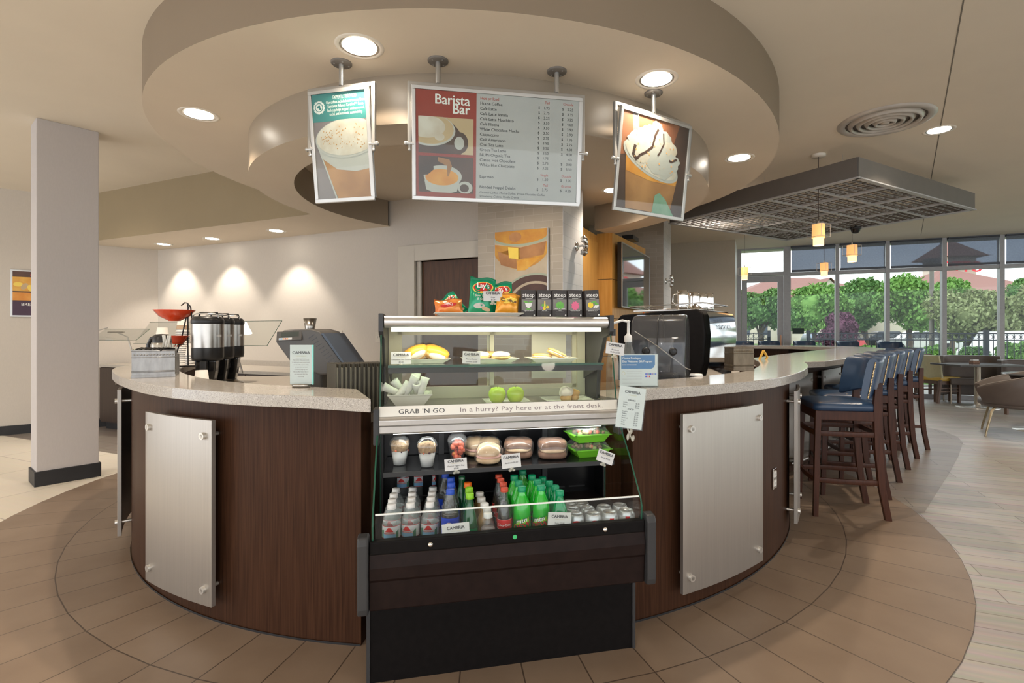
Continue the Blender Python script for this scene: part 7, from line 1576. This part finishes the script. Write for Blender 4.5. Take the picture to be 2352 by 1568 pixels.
tree('olive-leaved tree nearest the fence at the right', 2225, 19, 662, 190, M_leaf[2], 7, 1.1); tree('olive-leaved tree at the right edge of the picture', 2370, 20, 640, 170, M_leaf[2], 8, 1.0); tree('dark green tree behind the olive one at the right edge', 2345, 34, 622, 90, M_leaf[1], 9)
tree('green tree far left behind the glass door frame', 1700, 30, 668, 110, M_leaf[0], 14)
for i, (px, w_) in enumerate(((1800, 90), (1885, 90), (1975, 95), (2065, 90), (2150, 90), (2235, 95), (2330, 110))): tree('low round green shrub behind the fence, %s from the left' % ('first second third fourth fifth sixth seventh'.split()[i]), px, 16.5-.5*i, 787, w_, M_leaf[1 if i % 2 else 0], 20+i, .05, .02, 'shrub')
M_roof = mat('red_clay_roof', (.26, .13, .11), .8, var=.1, nscale=30); M_stuc = mat('cream_stucco', (.62, .56, .47), .8, var=.03)
def house(label, px0, px1, Y, zw, zr, dp=14, hip=True):
    x0, x1 = (px0-CX)/F*Y, (px1-CX)/F*Y; t = thing('building', label, 'building', ((x0+x1)/2, Y, -.12), -.1, 'red-roofed buildings beyond the trees'); w2 = (x1-x0)/2
    MB().box(-w2, w2, 0, dp, 0, zw, M_stuc).build('wall', t); m = MB(); e = .8; r_in = min(w2*.98, dp*.5) if hip else 0
    m.add([(-w2-e, -e, zw), (w2+e, -e, zw), (w2+e, dp+e, zw), (-w2-e, dp+e, zw), (-w2+r_in, dp/2, zr), (w2-r_in, dp/2, zr)], [(0, 1, 5, 4), (1, 2, 5), (2, 3, 4, 5), (3, 0, 4), (3, 2, 1, 0)], M_roof); m.build('roof', t)
    for i in range(int(w2)):
        MB().box(-w2+1+2*i, -w2+1.9+2*i, -.06, 0, 1.0, 2.4, M_blu).build('window', t)
    return t
house('long cream building with red roof behind the trees', 1690, 2060, 60, 5.2, 8.4); house('red-roofed tower building rising behind the right windows', 2178, 2240, 55, 9.4, 11.6, 4, True)
house('low red-roofed building with a long sloping roof at the right', 2130, 2420, 48, 4.8, 8.0, 12)
h = thing('building', 'white gable front of the long building behind the trees', 'building', ((1905-CX)/F*55, 55, -.12), 0); MB().add([(-2, 0, 0), (2, 0, 0), (2, 0, 5.2), (0, 0, 7.0), (-2, 0, 5.2), (-2, 4, 0), (2, 4, 0), (2, 4, 5.2), (0, 4, 7.0), (-2, 4, 5.2)], [(0, 1, 2, 3, 4), (9, 8, 7, 6, 5), (0, 4, 9, 5), (1, 6, 7, 2)], M_stuc).build('wall', h); MB().add([(-2.4, -.3, 4.9), (0, -.3, 7.15), (2.4, -.3, 4.9), (-2.4, 4, 4.9), (0, 4, 7.15), (2.4, 4, 4.9)], [(0, 1, 4, 3), (1, 2, 5, 4)], M_roof).build('roof', h)
sgn = thing('sign_letters', 'red letters on the roof tower outside', 'sign', ((2208-CX)/F*54.3, 54.3, Zof(624, 54.3))); MB(frame_of((0, 0, 0), (1, 0, 0), (0, 0, 1))).text('OTTO', 1.6, 0, 0, mat('red_sign_letter', (.7, .03, .05), .5), al='CENTER', bold=.05).build('lettering', sgn)
x_ = (2140-CX)/F*20; t = thing('lamp_post', 'tall grey parking lot lamp post outside the window', 'lamp post', (x_, 20, -.12)); MB().cyl((0, 0, 0), (0, 0, 4.1), .09, M_gside, n=12, r1=.07).build('pole', t); MB().box(-.25, .22, -.15, .15, 4.05, 4.25, M_dark).build('lamp_head', t, bev=.02)
M_car = [mat('car_paint_blue_grey', (.20, .26, .34), .25, .3), mat('car_paint_red', (.42, .03, .03), .25), mat('car_paint_white', (.62, .62, .62), .25), mat('car_paint_black', (.02, .02, .025), .2)]; M_tyre = mat('tyre_rubber', (.02, .02, .02), .8); M_cgl = mat('car_window', (.05, .06, .08), .1)
def car(label, px, Y, mt, rz=-.4, sc=1.):
    t = thing('car', label, 'car', ((px-CX)/F*Y, Y, -.12), rz, 'parked cars outside'); t.scale = (sc,)*3
    q = [(-2.2, .30), (-2.2, .75), (-2.0, .88), (-1.2, .95), (-.6, 1.42), (.8, 1.45), (1.5, 1.0), (2.1, .90), (2.25, .6), (2.2, .30)]
    MB(RX(pi/2) @ T(0, 0, -.85)).prism(q, 0, 1.7, mt).build('body', t, bev=.06, seg=2); g_ = [(-1.1, .96), (-.55, 1.38), (.75, 1.40), (1.35, 1.0)]; MB(RX(pi/2) @ T(0, 0, -.86)).prism(g_, 0, 1.72, M_cgl).build('windows', t)
    for x in (-1.4, 1.4):
        for y in (-.86, .66): MB().cyl((x, y, .32), (x, y+.2, .32), .32, M_tyre, n=18).build('wheel', t)
for args in (('blue-grey car parked behind the fence left of the window mullion', 1890, 27, M_car[0], 1.35, .9), ('red car low behind the far bar stools outside', 1942, 24, M_car[1], 1.3, .75), ('white car parked behind the fence in the middle', 2110, 36, M_car[2], -.3, 1.), ('black car parked behind the trees', 2030, 42, M_car[3], -.3, 1.),
             ('white car parked at the right edge of the picture', 2335, 17.5, M_car[2], .5, 1.), ('silver car parked beyond the fence at the right', 2245, 40, M_car[0], -.3, 1.)): car(*args)
t = thing('window_sign', 'small dark sign hanging in the window left of the fence', 'sign', (*go(on(1833, OW, UW), NW, -.03), zt(760, 1833)), -AW); MB().box(-.11, .11, -.004, .0, -.06, .06, mat('dark_green_sign', (.01, .03, .02), .5)).build('plate', t, bev=.01)
